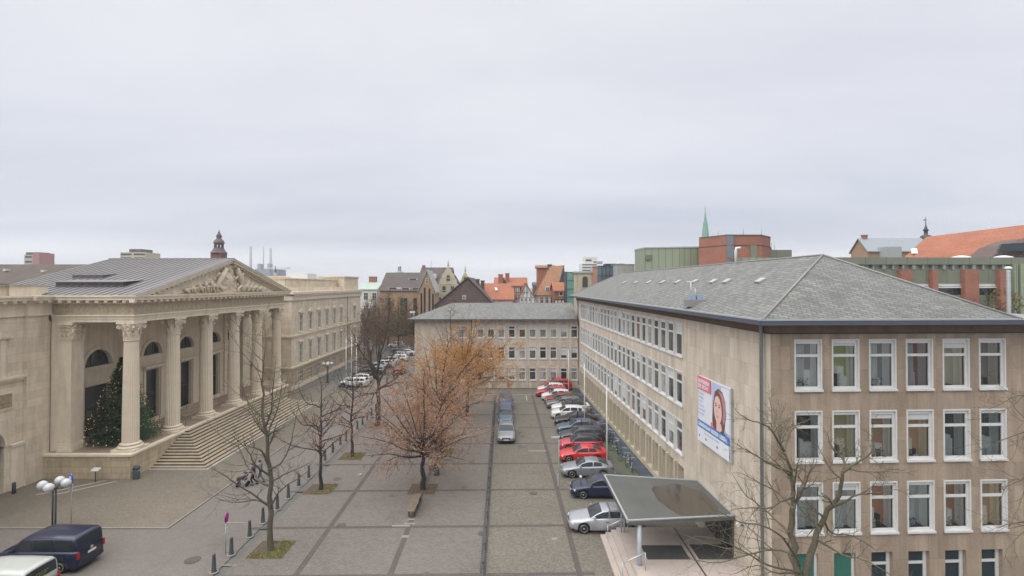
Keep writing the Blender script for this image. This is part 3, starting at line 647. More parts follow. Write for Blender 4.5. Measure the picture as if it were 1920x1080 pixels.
# corner piers (antae) at the wall ends
def pier(y0,y1,x0,x1):
    mb=MB(); mb.box(x0,x1,y0,y1,2.7,11.35)
    mb.box(x0-.05,x1+.18,y0-.18,y1+.18,2.05,2.3).box(x0-.05,x1+.12,y0-.12,y1+.12,2.3,2.5).box(x0-.05,x1+.06,y0-.06,y1+.06,2.5,2.7)
    p=mb.build('pier',m_palsm,pa)
    cb=MB(); cb.box(x0,x1,y0,y1,11.35,12.6).box(x0-.1,x1+.15,y0-.15,y1+.15,12.62,12.858).box(x0-.03,x1+.05,y0-.05,y1+.05,11.33,11.42)
    rg=random.Random(3)
    for fx_,yy,nx in [(x,y0,0) for x in [x0+.15+i*(x1-x0-.3)/2 for i in range(3)]]+[(x1,y,1) for y in [y0+.15+i*(y1-y0-.3)/2 for i in range(3)]]:
        for (zz,o,wd,h) in ((11.43,.10,.16,.40),(11.86,.17,.17,.40),(12.28,.2,.12,.26)):
            for q in range(4):
                f=q/3; w_=wd*(1-.45*f); oo=o*f*f+.03+rg.random()*.02
                if nx: cb.box(fx_,fx_+oo+.04,yy-w_,yy+w_,zz+h*f*.8,zz+h*(f*.8+.25))
                else: cb.box(fx_-w_,fx_+w_,yy-oo-.04,yy,zz+h*f*.8,zz+h*(f*.8+.25))
    cb.build('capital',m_palsm,p)
pier(41.62,42.85,-37.85,-36.9); pier(67.6,69.0,-37.9,-36.6)
MB().box(-38.65,-37.85,41.66,42.85,2.05,12.85).build('portico_wall',m_palsm,pa)
# entablature
def ring(mb,o,z0,z1,mi=0):   # three sided band with outward offset o
    xa=-31.75+o; ya=41.65-o; yb=69.0+o
    mb.prism([(XW,ya,z0),(xa,ya,z0),(xa,yb,z0),(XW,yb,z0),(XW,yb-1.3,z0),(xa-1.3-o,yb-1.3,z0),(xa-1.3-o,ya+1.3,z0),(XW,ya+1.3,z0)],(0,0,z1-z0),mi)
mb=MB(); ring(mb,0,12.86,13.1); ring(mb,.05,13.1,13.36); ring(mb,.16,13.36,13.48)
mb.build('architrave',m_palsm,pa)
mb=MB(); ring(mb,.02,13.48,14.42); mb.build('frieze',mk('carved_frieze',(.49,.41,.30),(.30,.25,.18),ns=3.2,stain=.15,bump=.6,rscale=(1.6,.8,1)),pa)
mb=MB(); ring(mb,.10,14.42,14.52); ring(mb,.62,14.72,14.98); ring(mb,.72,14.98,15.12)
y=41.2
for i in range(38):
    yy=41.15+i*(69.4-41.15)/37; mb.box(-31.65,-31.2,yy-.15,yy+.15,14.53,14.718)
for i in range(9):
    xx=-31.7-.76*(i+.6); mb.box(xx-.15,xx+.15,41.1,41.55,14.53,14.718)
    mb.box(xx-.15,xx+.15,69.1,69.55,14.53,14.718)
for i in range(76):
    yy=41.6+i*(69.05-41.6)/75; mb.box(-31.64,-31.54,yy-.1,yy+.1,14.43,14.51)
mb.build('cornice',m_palsm,pa)
MB().box(XW,-33.1,42.96,67.7,13.2,13.4).build('portico_ceiling',m_palsm,pa)
# pediment
yc=55.35; zb=15.12; za=18.85; ye0,ye1=41.0,69.7
MB().prism([(-31.72,42.6,zb),(-31.72,68.1,zb),(-31.72,yc,za-.55)],(-.5,0,0)).build('tympanum',m_palsm,pa)
mb=MB()
for (a,b) in (((ye0-.1,zb-.03),(yc,za)),((ye1+.1,zb-.03),(yc,za))):
    A=Vector((0,*a)); B=Vector((0,*b)); d=(B-A).normalized(); up=Vector((0,-d.z,d.y)) if d.y>0 else Vector((0,d.z,-d.y))
    def band(x0,x1,o0,o1,s0=0): 
        a0=A+d*s0; mb.prism([(x0,*(a0-up*o0).yz),(x0,*(B-up*o0).yz),(x0,*(B-up*o1).yz),(x0,*(a0-up*o1).yz)],(x1-x0,0,0))
    band(-33.0,-30.98,.0,.13); band(-33.0,-31.1,.13,.38,.2); band(-32.6,-31.5,.60,.74,1.6)
    L_=(B-A).length
    for i in range(20):
        q=A+d*(1.6+i*(L_-2)/20); 
        c0=q-up*.39; c1=q-up*.59; e=d*.3
        mb.prism([(-31.75,*c0.yz),(-31.75,*(c0+e).yz),(-31.75,*(c1+e).yz),(-31.75,*c1.yz)],(.5,0,0))
mb.build('raking_cornice',m_palsm,pa)
# carved relief: central arms with supporters and reclining figures
mb=MB(); rg=random.Random(8)
def blob(y,z,ry,rz,d):
    n=10; vs=[(-31.72+d,y,z)]
    for j in (1,2):
        for k in range(n):
            a=2*PI*k/n; q=j/2; vs.append((-31.72+d*(1-q*q)+.0,y+ry*q*math.cos(a),z+rz*q*math.sin(a)))
    fs=[(0,1+k,1+(k+1)%n) for k in range(n)]+[(1+k,1+n+k,1+n+(k+1)%n,1+(k+1)%n) for k in range(n)]
    mb.add(vs,fs,0,True)
blob(yc,16.5,.9,1.1,.45); blob(yc,17.75,.5,.4,.4); blob(yc,18.05,.35,.22,.45)
for s in (-1,1):
    mb.tube([(-31.5,yc+s*2.6,15.3),(-31.45,yc+s*2.3,16.1),(-31.35,yc+s*1.9,16.8),(-31.3,yc+s*1.4,17.3),(-31.25,yc+s*1.1,17.75),(-31.2,yc+s*1.0,17.6)],[.14,.2,.36,.3,.24,.14],8)
    mb.tube([(-31.4,yc+s*1.8,16.7),(-31.3,yc+s*1.2,16.9),(-31.3,yc+s*.8,16.6)],[.16,.12,.1],6); mb.tube([(-31.4,yc+s*2.2,15.9),(-31.4,yc+s*1.6,15.6),(-31.4,yc+s*1.4,15.2)],[.2,.15,.1],6)
    for i,(dy,h) in enumerate(((3.3,1.25),(4.3,1.1),(5.3,.85),(6.4,.65),(7.4,.45))):
        y=yc+s*dy; mb.tube([(-31.5,y-s*.5,15.25),(-31.42,y,15.3+h*.45),(-31.38,y+s*.25,15.2+h*.8),(-31.36,y+s*.2,15.2+h)],[.14,.22,.2,.13],7)
        mb.tube([(-31.45,y,15.4+h*.3),(-31.35,y-s*.55,15.5+h*.3),(-31.4,y-s*.8,15.25)],[.13,.1,.08],6)
    mb.tube([(-31.3,yc+s*1.6,17.0),(-31.25,yc+s*2.4,17.25),(-31.3,yc+s*2.9,16.8)],[.1,.1,.05],6)
for i in range(130):
    t=rg.gauss(0,.4); y=yc+t*8.4; zm=max(0.15,(1-abs(t)*1.05)*(za-.9-zb)); z=zb+.08+rg.random()*zm*.9
    blob(y,z,rg.uniform(.1,.32),rg.uniform(.1,.4),rg.uniform(.12,.34))
mb.build('pediment_relief',m_palsm,pa)
# portico roof with standing seams
XB=-45.0
mb=MB(); mb.prism([(-32.4,ye0-.05,zb+.0),(-32.4,yc,za+.03),(-32.4,ye1+.05,zb+.0)],(XB+32.4,0,0))
for a_ in (ye0-.05,ye1+.05): mb.prism([(-32.4,a_,zb),(-32.4,yc,za+.03),(-30.95,yc,za+.03),(-30.95,a_,zb)],(0,0,.03))
sl_=(za-zb)/(yc-ye0)
for i in range(22):
    x=-31.3-.63*i
    for (a,b) in ((ye0-.05,zb),(ye1+.05,zb)): mb.prism([(x,a,b+.02),(x,yc,za+.04),(x,yc,za+.12),(x,a,b+.08)],(.06,0,0),1)
mb.tube([(-31,yc,za+.08),(XB,yc,za+.08)],.07,6,1)
mb.build('portico_roof',[m_zinc,m_zincs],pa)
# raised roof-light box and shadow wedge on the near slope
mb=MB(); 
def on(y): return zb+sl_*(y-ye0)
mb.box(-40.1,-34.2,43.6,44.6,on(43.6)-.3,on(43.6)+.42,0); mb.prism([(-40.3,43.4,on(43.6)+.42),(-40.3,46.0,on(46.0)+.03),(-40.3,43.4,on(43.6)+.49)],(6.3,0,0),1)
mb.prism([(-41.3,46.6,on(46.6)),(-41.3,48.4,on(48.4)+.03),(-41.3,46.6,on(46.6)+.36)],(2.9,0,0),0)  # dark wedge standing in for a dormer's shadow
mb.build('roof_light_and_shadow_wedge',[mk('dark_zinc_and_shade',(.10,.085,.095),(.085,.075,.085),seam=(.62,.6),rough=.45),m_zinc],pa)
# rear wall of portico with centre projection, lunettes and doors
def palace_wall(name,y0,y1,x,z0,z1,holes,arches=(),depth=.35,m=m_palsm):
    mb=MB(); hs_=list(holes)
    for (c,zs,r) in arches: hs_.append((c-r,c+r,zs,zs+r))
    mb.wall(y0,y1,z0,z1,hs_,depth)
    for (c,zs,r) in arches:       # spandrels
        n=8
        for s in (-1,1):
            arc=[(c+s*r*math.cos(PI/2*k/n),zs+r*math.sin(PI/2*k/n)) for k in range(n+1)]
            for k in range(n):
                a,b=arc[k],arc[k+1]; 
                q=[(a[0],0,a[1]),(c+s*r,0,a[1]) if False else (a[0],0,zs+r),(b[0],0,zs+r),(b[0],0,b[1])]
                mb.add(q if s<0 else q,[(0,1,2,3) if s>0 else (3,2,1,0)])
                mb.add([(a[0],0,a[1]),(b[0],0,b[1]),(b[0],depth,b[1]),(a[0],depth,a[1])],[(0,1,2,3) if s<0 else (3,2,1,0)])
        pr=[]                      # raised archivolt
        n=20
        for k in range(n):
            a0,a1=PI*k/n,PI*(k+1)/n
            mb.add([(c+rr*math.cos(a),yy,zs+rr*math.sin(a)) for a in (a0,a1) for rr,yy in ((r+.02,-.09),(r+.36,-.09),(r+.36,0),(r+.02,0))],[(0,1,5,4),(1,2,6,5),(3,0,4,7)])
    return mb.build(name,m,pa,loc=(x,0,0),rz=PI/2)
def lunette(c,zs,r,x):
    n=14; pts=[(c+r*math.cos(PI*k/n),0,zs+r*math.sin(PI*k/n)) for k in range(n+1)]
    f=MB(); f.box(c-r,c+r,-.06,0,zs,zs+.1)
    for a in (-.33,.33): f.box(c+a*r-.04,c+a*r+.04,-.05,-.003,zs+.1,zs+r*math.cos(a)*.94)
    w_=f.build('lunette_window',m_dark,pa,loc=(x-.3,0,0),rz=PI/2)
    MB().add(pts,[tuple(range(n,-1,-1))]).build('pane',m_dglass,w_); return w_
L1=[(45.3,8.6,1.5)]; LC=[(50.6,8.9,1.3),(55.8,8.9,1.3),(61.0,8.9,1.3)]; L5=[(65.4,8.6,1.5)]
palace_wall('portico_wall',42.9,47.6,-37.7,2.06,13.2,[(43.9,46.6,2.4,6.9)],L1)
palace_wall('portico_wall',48.0,63.6,-36.6,2.06,13.2,[(49.7,51.6,2.1,7.4),(54.9,56.8,2.1,7.4),(60.1,62,2.1,7.4)],LC)
palace_wall('portico_wall',63.6,67.6,-37.7,2.06,13.2,[(64.3,66.5,3.3,6.9)],L5)
MB().box(-39,-36.6,47.6,48.0,2.06,13.2).build('portico_wall',m_palsm,pa)
for (c,z,r) in L1+L5: lunette(c,z,r,-37.7)
for (c,z,r) in LC: lunette(c,z,r,-36.6)
mb=MB()
for y0,y1,x in ((42.9,47.6,-37.7),(48.0,63.6,-36.6),(63.6,67.6,-37.7)):
    mb.box(x+.001,x+.12,y0,y1,8.25,8.45); mb.box(x+.001,x+.1,y0,y1,2.06,2.5)
    mb.box(x+.001,x+.07,y0,y1,7.95,8.05)
for y in (50.65,55.85,61.05): 
    mb.box(-36.59,-36.2,y-1.45,y+1.45,7.62,7.85)
    for s in (-1,1): mb.box(-36.59,-36.48,y+s*1.2-.13,y+s*1.2+.13,2.06,7.6)
for y in (48.3,53.2,58.5,63.3): mb.box(-36.59,-36.4,y-.3,y+.3,2.06,12.6)
mb.build('wall_mouldings',m_palsm,pa)
m_bronze=flat('bronze_door',(.075,.055,.035),.35,.5,.4)
def door(y0,y1,x,z0,z1):
    mb=MB(); mb.box(x-.45,x-.36,y0,y0+.12,z0,z1).box(x-.45,x-.36,y1-.12,y1,z0,z1).box(x-.45,x-.36,y0+.12,y1-.12,z1-.15,z1).box(x-.45,x-.36,y0+.12,y1-.12,z0+2.6,z0+2.72).box(x-.45,x-.36,(y0+y1)/2-.05,(y0+y1)/2+.05,z0,z0+2.6)
    d=mb.build('door',m_bronze,pa); MB().box(x-.42,x-.40,y0+.12,y1-.12,z0,z1-.15).build('door_glass',m_dglass,d)
for y in (49.7,54.9,60.1): door(y,y+1.9,-36.6,2.06,7.4)
door(43.9,46.6,-37.7,2.1,6.9); door(64.3,66.5,-37.7,3.3,6.9)
# rails inside the portico
mb=MB()
for (x,y0,y1) in ((-35.3,48.6,49.8),(-35.3,52.6,54.0),(-35.3,57.6,59.0),(-34.2,46.6,48.0)):
    mb=MB(); mb.tube([(x,y0,2.06),(x,y0,3.05),(x,y1,3.05),(x,y1,2.06)],.022,5,smooth=False); mb.tube([(x,y0,2.6),(x,y1,2.6)],.015,4); mb.build('portico_rail',m_dark,pa)
mb=MB(); mb.tube([(-33,46.9,2.06),(-33,46.9,3.0),(-31.6,48.2,3.0),(-31.6,48.2,2.06)],.022,5,smooth=False); mb.build('portico_rail',m_dark,pa)
mb=MB()
for k in range(3): mb.box(-36.3,-34.9-.0+.3*(2-k),52.2,58.4,2.06+.14*k,2.06+.14*(k+1))
mb.build('door_steps',m_step,pa)
# left wing toward the camera: wall, pilaster strip, doorway, parapet
XL=-38.9
aw=(36.4,3.55,1.75)
mb=palace_wall('wing_wall',18,39.55,XL,0,13.5,[(34.65,38.15,0,3.55),(35.05,37.65,8.98,11.6)],[aw],m=m_pal)
MB().box(XL-1,XL+.32,39.55,41.35,0,13.5).build('corner_pilaster',m_pal,pa)
MB().box(XL-1,XL+.25,41.35,41.6,2.0,13.0).build('corner_pilaster',m_pal,pa)
MB().box(XL-.34,XL-.3,34.6,38.2,0,5.4).build('wing_door',flat('brown_door',(.10,.05,.03),.5),pa)
mb=MB(); mb.box(XL,XL+.30,18,39.549,8.70,8.88).box(XL,XL+.18,18,39.549,8.5,8.699)
mb.box(XL,XL+.28,38.5,39.549,3.42,3.62).box(XL,XL+.16,38.55,39.549,0,3.419).box(XL,XL+.3,34.0,38.45,11.9,12.0)
mb.prism([(XL,34.2,12.0),(XL,38.5,12.0),(XL,36.35,12.95)],(.32,0,0)); mb.box(XL,XL+.14,37.65,38.05,8.88,11.9).box(XL,XL+.14,34.65,35.05,8.88,11.9)
mb.build('wing_mouldings',m_palsm,pa)
MB().box(XL,XL+.09,34.4,38.75,6.4,7.75).build('wing_relief_frame',m_palsm,pa)
MB().box(XL+.09,XL+.12,34.6,38.6,6.55,7.6).build('wing_relief',mk('carved_relief',(.40,.32,.21),(.20,.16,.11),ns=5.,bump=1.),pa)
MB().quad((XL-.25,37.65,8.98),(XL-.25,37.65,11.6),(XL-.25,35.05,11.6),(XL-.25,35.05,8.98)).build('window',m_dglass,pa)
mb=MB()
for (ya,yb_2,o) in ((18,39.5,.05),(39.5,41.58,.4)):
    mb.box(XL-1,XL+o,ya,yb_2,13.5,13.62).box(XL-1,XL+o+.02,ya,yb_2,14.0,14.4) if False else None
    mb.box(XL-1,XL+o+.10,ya,yb_2+(0 if o<.1 else .0),13.5,13.66).box(XL-1,XL+o,ya,yb_2,13.66,14.5).box(XL-1,XL+o+.62,ya,yb_2,14.74,14.98).box(XL-1,XL+o+.74,ya,yb_2,14.98,15.13).box(XL-1,XL+o+.14,ya,yb_2,14.5,14.74)
    n=int((yb_2-ya)/.76)
    for i in range(n): mb.box(XL+o+.14,XL+o+.55,ya+.35+.76*i,ya+.65+.76*i,14.55,14.739)
mb.build('wing_cornice',m_palsm,pa)
MB().box(XL-1,XL-.1,18,38.3,15.13,15.92).box(XL-1,XL+.1,38.3,41.5,15.13,15.92).box(XL-1.1,XL+.2,18,41.55,15.92,16.0,1).build('parapet',[m_palsm,m_concrete],pa)
MB().box(-62,XL-1,18,41,0,15.1).box(-62,-39,41.6,75,0,15.0).build('main_block',m_pal,pa)
# far wing
XR=-33.3; FY0,FY1=75.0,109.0
MB().wall(0,4.4,0,13.5,[(1.0,2.1,8.9,11.2),(1.0,2.1,3.7,6.7),(3.3,4.0,8.9,11.2)] if False else [(1.6,2.6,8.75,11.25),(1.6,2.6,3.75,6.7)],.25).build('far_wing_end_wall',m_pal,pa,loc=(-37.7,75.0,0))
WY=[78.3+3.68*i for i in range(6)]+[104.9]
hh=[(y-.62-75,y+.62-75,a,b) for y in WY for a,b in ((8.65,11.25),(3.7,6.75),(.75,2.45))]
up=[q for q in hh if q[2]>3.5]; lo=[q for q in hh if q[2]<3]
mb=MB(); mb.wall(0,34,3.46,13.5,up,.25); mb.build('far_wing_wall',m_pal,pa,loc=(XR,75,0),rz=PI/2)
mb=MB(); mb.wall(0,34,0,3.46,lo,.25); mb.build('far_wing_base_wall',m_palrust,pa,loc=(XR+.02,75,0),rz=PI/2)
def palace_window(wd,ht):
    f=MB(); f.box(0,.09,.1,.17,0,ht).box(wd-.09,wd,.1,.17,0,ht).box(.09,wd-.09,.1,.17,0,.09).box(.09,wd-.09,.1,.17,ht-.09,ht).box(wd/2-.05,wd/2+.05,.09,.17,.09,ht-.09)
    z=ht*.62; f.box(.09,wd/2-.05,.09,.17,z,z+.1).box(wd/2+.05,wd-.09,.09,.17,z,z+.1)
    for q in (ht*.31,): f.box(.09,wd/2-.05,.12,.17,q,q+.045).box(wd/2+.05,wd-.09,.12,.17,q,q+.045)
    return f.mesh('window',m_white),MB().quad((.09,.15,.09),(wd-.09,.15,.09),(wd-.09,.15,ht-.09),(.09,.15,ht-.09)).mesh('pane',m_panep)
pw={h:palace_window(1.24,h) for h in (2.6,3.05,1.7)}
for q in hh:
    h=round(q[3]-q[2],2); f,pn=pw[h]; w_=inst('window',f,pa,(XR,75+q[0],q[2]),PI/2); inst('pane',pn,w_)
f,pn=palace_window(1.0,2.5)
for z in (8.75,): w_=inst('window',f,pa,(-36.1,75.0,z)); inst('pane',pn,w_)
f,pn=palace_window(1.0,2.95); w_=inst('window',f,pa,(-36.1,75.0,3.75)); inst('pane',pn,w_)
mb=MB()
for (z,o,h) in ((8.1,.22,.18),(3.3,.24,.2),(7.9,.1,.19),(3.1,.1,.19),(13.5,.12,.12),(.0,.12,.6)):
    mb.box(-37.7,XR+o,75-o,74.999,z,z+h).box(XR+.001 if z>3.2 else XR+.021,XR+o,75,109,z,z+h)
for y in WY:
    mb.prism([(XR,y-.95,11.75),(XR,y+.95,11.75),(XR,y,12.25)],(.28,0,0)); mb.box(XR,XR+.3,y-.9,y+.9,11.62,11.75).box(XR,XR+.26,y-.85,y+.85,7.05,7.22)
    for s in (-1,1): mb.box(XR,XR+.07,y+s*.72-.1,y+s*.72+.1,8.4,11.6).box(XR,XR+.07,y+s*.72-.1,y+s*.72+.1,3.6,7.04)
    mb.box(XR,XR+.15,y-.8,y+.8,8.45,8.64)
mb.box(-36.4,-34.8,74.8,74.999,7.0,7.15).box(-36.3,-34.9,74.8,74.999,11.5,11.65)
mb.box(-37.7,XR+.55,74.45,109.1,14.55,14.95).box(-37.7,XR+.25,74.75,109,13.62,14.3)
for i in range(56): mb.box(XR+.25,XR+.5,75+.6*i,75.3+.6*i,14.31,14.549)
mb.build('far_wing_mouldings',m_palsm,pa)
MB().box(-60,XR-1.2,75,109,14.95,15.6).box(-60,XR-2.0,77,100,15.6,16.9).box(-60,XR-.6,100.3,109.2,14.96,17.5).box(-60,XR-.4,100.1,109.4,17.5,17.75).box(-60,XR-1.8,76.8,100,16.9,17.05).build('attic',m_pal,pa)
MB().box(XR-6,XR-3,88,92,17.05,18).box(XR-6.5,XR-3,93,95,17.05,17.6).build('roof_unit',m_white,pa)
MB().box(-60,XR-.3,75.3,108.9,0,14.94).build('far_wing_core',m_pal,pa)
MB().tube([(XR+.2,99.9,0),(XR+.2,99.9,14.4)],.05,6).build('downpipe',m_dark,pa)
# linking wall with niche behind the portico's far end
MB().box(-39,-37.7,69.6,75,0,14.9).build('link_wall',m_palsm,pa)
f,pn=palace_window(1.3,2.4); w_=inst('window',f,pa,(-37.88,70.5,8.7),PI/2); inst('pane',pn,w_)
mb=MB(); 
for k in range(14):
    a0,a1=PI*k/14,PI*(k+1)/14
    mb.add([(xx,72.0+rr*math.cos(a),5.6+rr*math.sin(a)) for a in (a0,a1) for rr,xx in ((.9,-37.55),(1.2,-37.55),(1.2,-37.7),(.9,-37.7))],[(0,1,5,4),(1,2,6,5),(3,0,4,7)])
mb.box(-37.7,-37.55,70.8,71.1,2.2,5.6).box(-37.7,-37.55,72.9,73.2,2.2,5.6).box(-37.7,-37.1,70.7,73.3,1.9,2.2)
mb.build('niche_surround',m_palsm,pa)
mb=MB(); mb.lathe([(.45,2.2),(.4,2.9),(.5,3.5),(.3,3.9),(.38,4.5),(.42,5.0),(.2,5.25),(.13,5.4),(.2,5.6),(.17,5.8),(.03,5.9)],(-37.35,72.0,0),14); mb.tube([(-37.3,71.7,4.9),(-37.0,71.55,4.4),(-36.8,71.8,4.2)],[.13,.1,.07],6).tube([(-37.3,72.35,4.9),(-37.1,72.6,4.3),(-36.9,72.4,3.9)],[.13,.1,.07],6)
mb.build('niche_figure',m_palsm,pa)
MB().box(-37.7,-33.5,69.75,74.99,0,1.7).box(-33.8,-33.3,69.6,74,1.7,1.9).build('garden_terrace',m_palrust,pa)
# ---------------- decorated fir ----------------
ct=thing('christmas_tree','tall dark fir covered in small yellow lights standing behind the nearest palace column','tree',(-34.9,44.6,2.06))
MB().tube([(0,0,0),(0,0,7.3)],[.14,.02],8).build('trunk',flat('fir_bark',(.06,.045,.03),.9),ct)
rg=random.Random(12); mb=MB(); lt=MB()
m_fir=mk('fir_needles',(.055,.10,.045),(.035,.065,.032),ns=2.,coord='Object',var=0,fine=.3)
for i in range(3800):
    t=rg.random()**1.45; z=.35+t*7.1; rmax=3.0*(1-t)**.85+.1; a=rg.uniform(0,2*PI); l=rmax*rg.uniform(.72,1.05)
    lay=.25*math.sin(z*5.5); l*=1+.12*lay
    c,s=math.cos(a),math.sin(a); n=4
    for j in range(n):
        f0,f1=j/n,(j+1)/n
        if f1*l<l*.25: continue
        zz0=z-.38*l*.35*f0**1.2+.12*l*f0**3; zz1=z-.38*l*.35*f1**1.2+.12*l*f1**3
        wd=.19*(1-f0*.6)
        for q in range(4):
            sd_=rg.uniform(-1,1); f=rg.uniform(f0,f1); ln=rg.uniform(.16,.36)*(1.3-f)
            x,y=c*l*f,s*l*f; zz=lerp(zz0,zz1,(f-f0)*n)
            dx,dy=(c*.7-s*sd_)*ln,(s*.7+c*sd_)*ln; dz=rg.uniform(-.1,.05)
            ox,oy=-dy*.22,dx*.22
            mb.add([(x-ox,y-oy,zz-.02),(x+ox,y+oy,zz+.02),(x+dx,y+dy,zz+dz)],[(0,1,2)])
mb.build('foliage',m_fir,ct,uv=False)
m_bulb=flat('warm_bulb',(.8,.6,.2),.4,em=(1.,.66,.2,1.5))
bt=MB()
for i in range(260):
    t=rg.random()**1.3; z=.35+t*7.0; rr=(3.0*(1-t)**.85+.12)*rg.uniform(.93,1.04); a=rg.uniform(0,2*PI)
    c0=(rr*math.cos(a),rr*math.sin(a),max(.45,z-.12*rr)); r=.02
    bt.add([(c0[0]+dx*r,c0[1]+dy*r,c0[2]+dz*r) for dx,dy,dz in ((1,0,0),(-1,0,0),(0,1,0),(0,-1,0),(0,0,1),(0,0,-1))],[(0,2,4),(2,1,4),(1,3,4),(3,0,4),(2,0,5),(1,2,5),(3,1,5),(0,3,5)])
tag(bt.build('string_lights',m_bulb,ct,uv=False),kind='stuff')
# ---------------- cars ----------------
m_tyre=flat('tyre',(.02,.02,.021),.8); m_rim=flat('rim',(.50,.51,.53),.3,.5,.7); m_cglass=flat('car_glass',(.022,.028,.033),.05,.55); m_head=flat('headlight',(.62,.66,.70),.08,.8)
m_tail=flat('taillight',(.30,.012,.012),.15,.6); m_plate=flat('number_plate',(.65,.65,.62),.5); m_trim=flat('dark_trim',(.02,.02,.022),.55); m_paint0=flat('paint',(.3,.3,.3),.25,.5,.3,.6)
def interp(pts,x):
    if x<=pts[0][0]: return pts[0][1]
    for (a,b),(c,d) in zip(pts,pts[1:]):
        if x<=c: t=(x-a)/(c-a) if c>a else 0; return b+(d-b)*t
    return pts[-1][1]
CARS={
'sedan':dict(L=4.85,W=1.86,wb=(.93,3.82),r=.335,belt=[(0,.50),(.06,.66),(.22,.74),(.8,.84),(1.45,.94),(2.5,.98),(3.9,1.02),(4.6,1.02),(4.78,.95),(4.85,.6)],cab=[(1.28,.94),(1.8,1.24),(2.15,1.39),(2.6,1.445),(3.1,1.44),(3.6,1.37),(4.0,1.22),(4.38,1.03)],ws=(1.33,2.1),rear=(3.62,4.3),side=[(1.62,2.52),(2.62,3.42),(3.5,3.85)],wt=.62),
'coupe':dict(L=4.35,W=1.78,wb=(.85,3.42),r=.33,belt=[(0,.50),(.06,.64),(.22,.72),(.8,.83),(1.35,.92),(2.5,.95),(3.6,1.0),(4.15,1.0),(4.3,.9),(4.35,.6)],cab=[(1.2,.92),(1.7,1.2),(2.05,1.33),(2.5,1.38),(2.9,1.36),(3.4,1.25),(3.95,1.02)],ws=(1.25,1.98),rear=(3.1,3.85),side=[(1.55,2.55),(2.65,3.3)],wt=.6),
'hatch':dict(L=4.15,W=1.76,wb=(.82,3.38),r=.32,belt=[(0,.52),(.06,.68),(.2,.78),(.6,.88),(1.1,.97),(2.2,1.0),(3.6,1.03),(4.0,1.03),(4.1,.95),(4.15,.6)],cab=[(.98,.96),(1.4,1.22),(1.75,1.41),(2.1,1.475),(2.7,1.48),(3.3,1.44),(3.7,1.36),(3.95,1.16),(4.05,1.03)],ws=(1.03,1.72),rear=(3.72,4.0),side=[(1.3,2.2),(2.3,3.1),(3.2,3.6)],wt=.62),
'wagon':dict(L=4.6,W=1.79,wb=(.9,3.65),r=.325,belt=[(0,.50),(.06,.66),(.22,.75),(.75,.85),(1.35,.94),(2.4,.97),(4.0,1.01),(4.45,1.01),(4.55,.93),(4.6,.6)],cab=[(1.2,.94),(1.7,1.24),(2.05,1.38),(2.5,1.44),(3.2,1.45),(4.0,1.41),(4.25,1.34),(4.5,1.03)],ws=(1.25,2.0),rear=(4.24,4.46),side=[(1.52,2.45),(2.55,3.4),(3.5,4.1)],wt=.62),
'suv':dict(L=4.5,W=1.84,wb=(.88,3.58),r=.36,belt=[(0,.6),(.06,.8),(.2,.9),(.7,1.02),(1.2,1.08),(2.4,1.12),(3.9,1.16),(4.35,1.15),(4.45,1.0),(4.5,.7)],cab=[(1.05,1.07),(1.5,1.4),(1.8,1.58),(2.2,1.66),(3.2,1.67),(3.9,1.6),(4.1,1.48),(4.32,1.17)],ws=(1.1,1.78),rear=(4.08,4.3),side=[(1.42,2.3),(2.4,3.2),(3.3,3.85)],wt=.64),
'van':dict(L=4.9,W=1.9,wb=(.9,3.9),r=.34,belt=[(0,.6),(.06,.85),(.25,.98),(.8,1.1),(1.2,1.15),(2.5,1.17),(4.6,1.17),(4.83,1.16),(4.88,.95),(4.9,.55)],cab=[(.78,1.1),(1.2,1.42),(1.6,1.78),(1.85,1.88),(2.3,1.93),(3.5,1.95),(4.55,1.93),(4.70,1.84),(4.86,1.17)],ws=(.86,1.62),rear=(4.69,4.83),side=[(1.25,2.2),(2.3,3.45),(3.55,4.55)],wt=.76),
}
def ax(x): return x
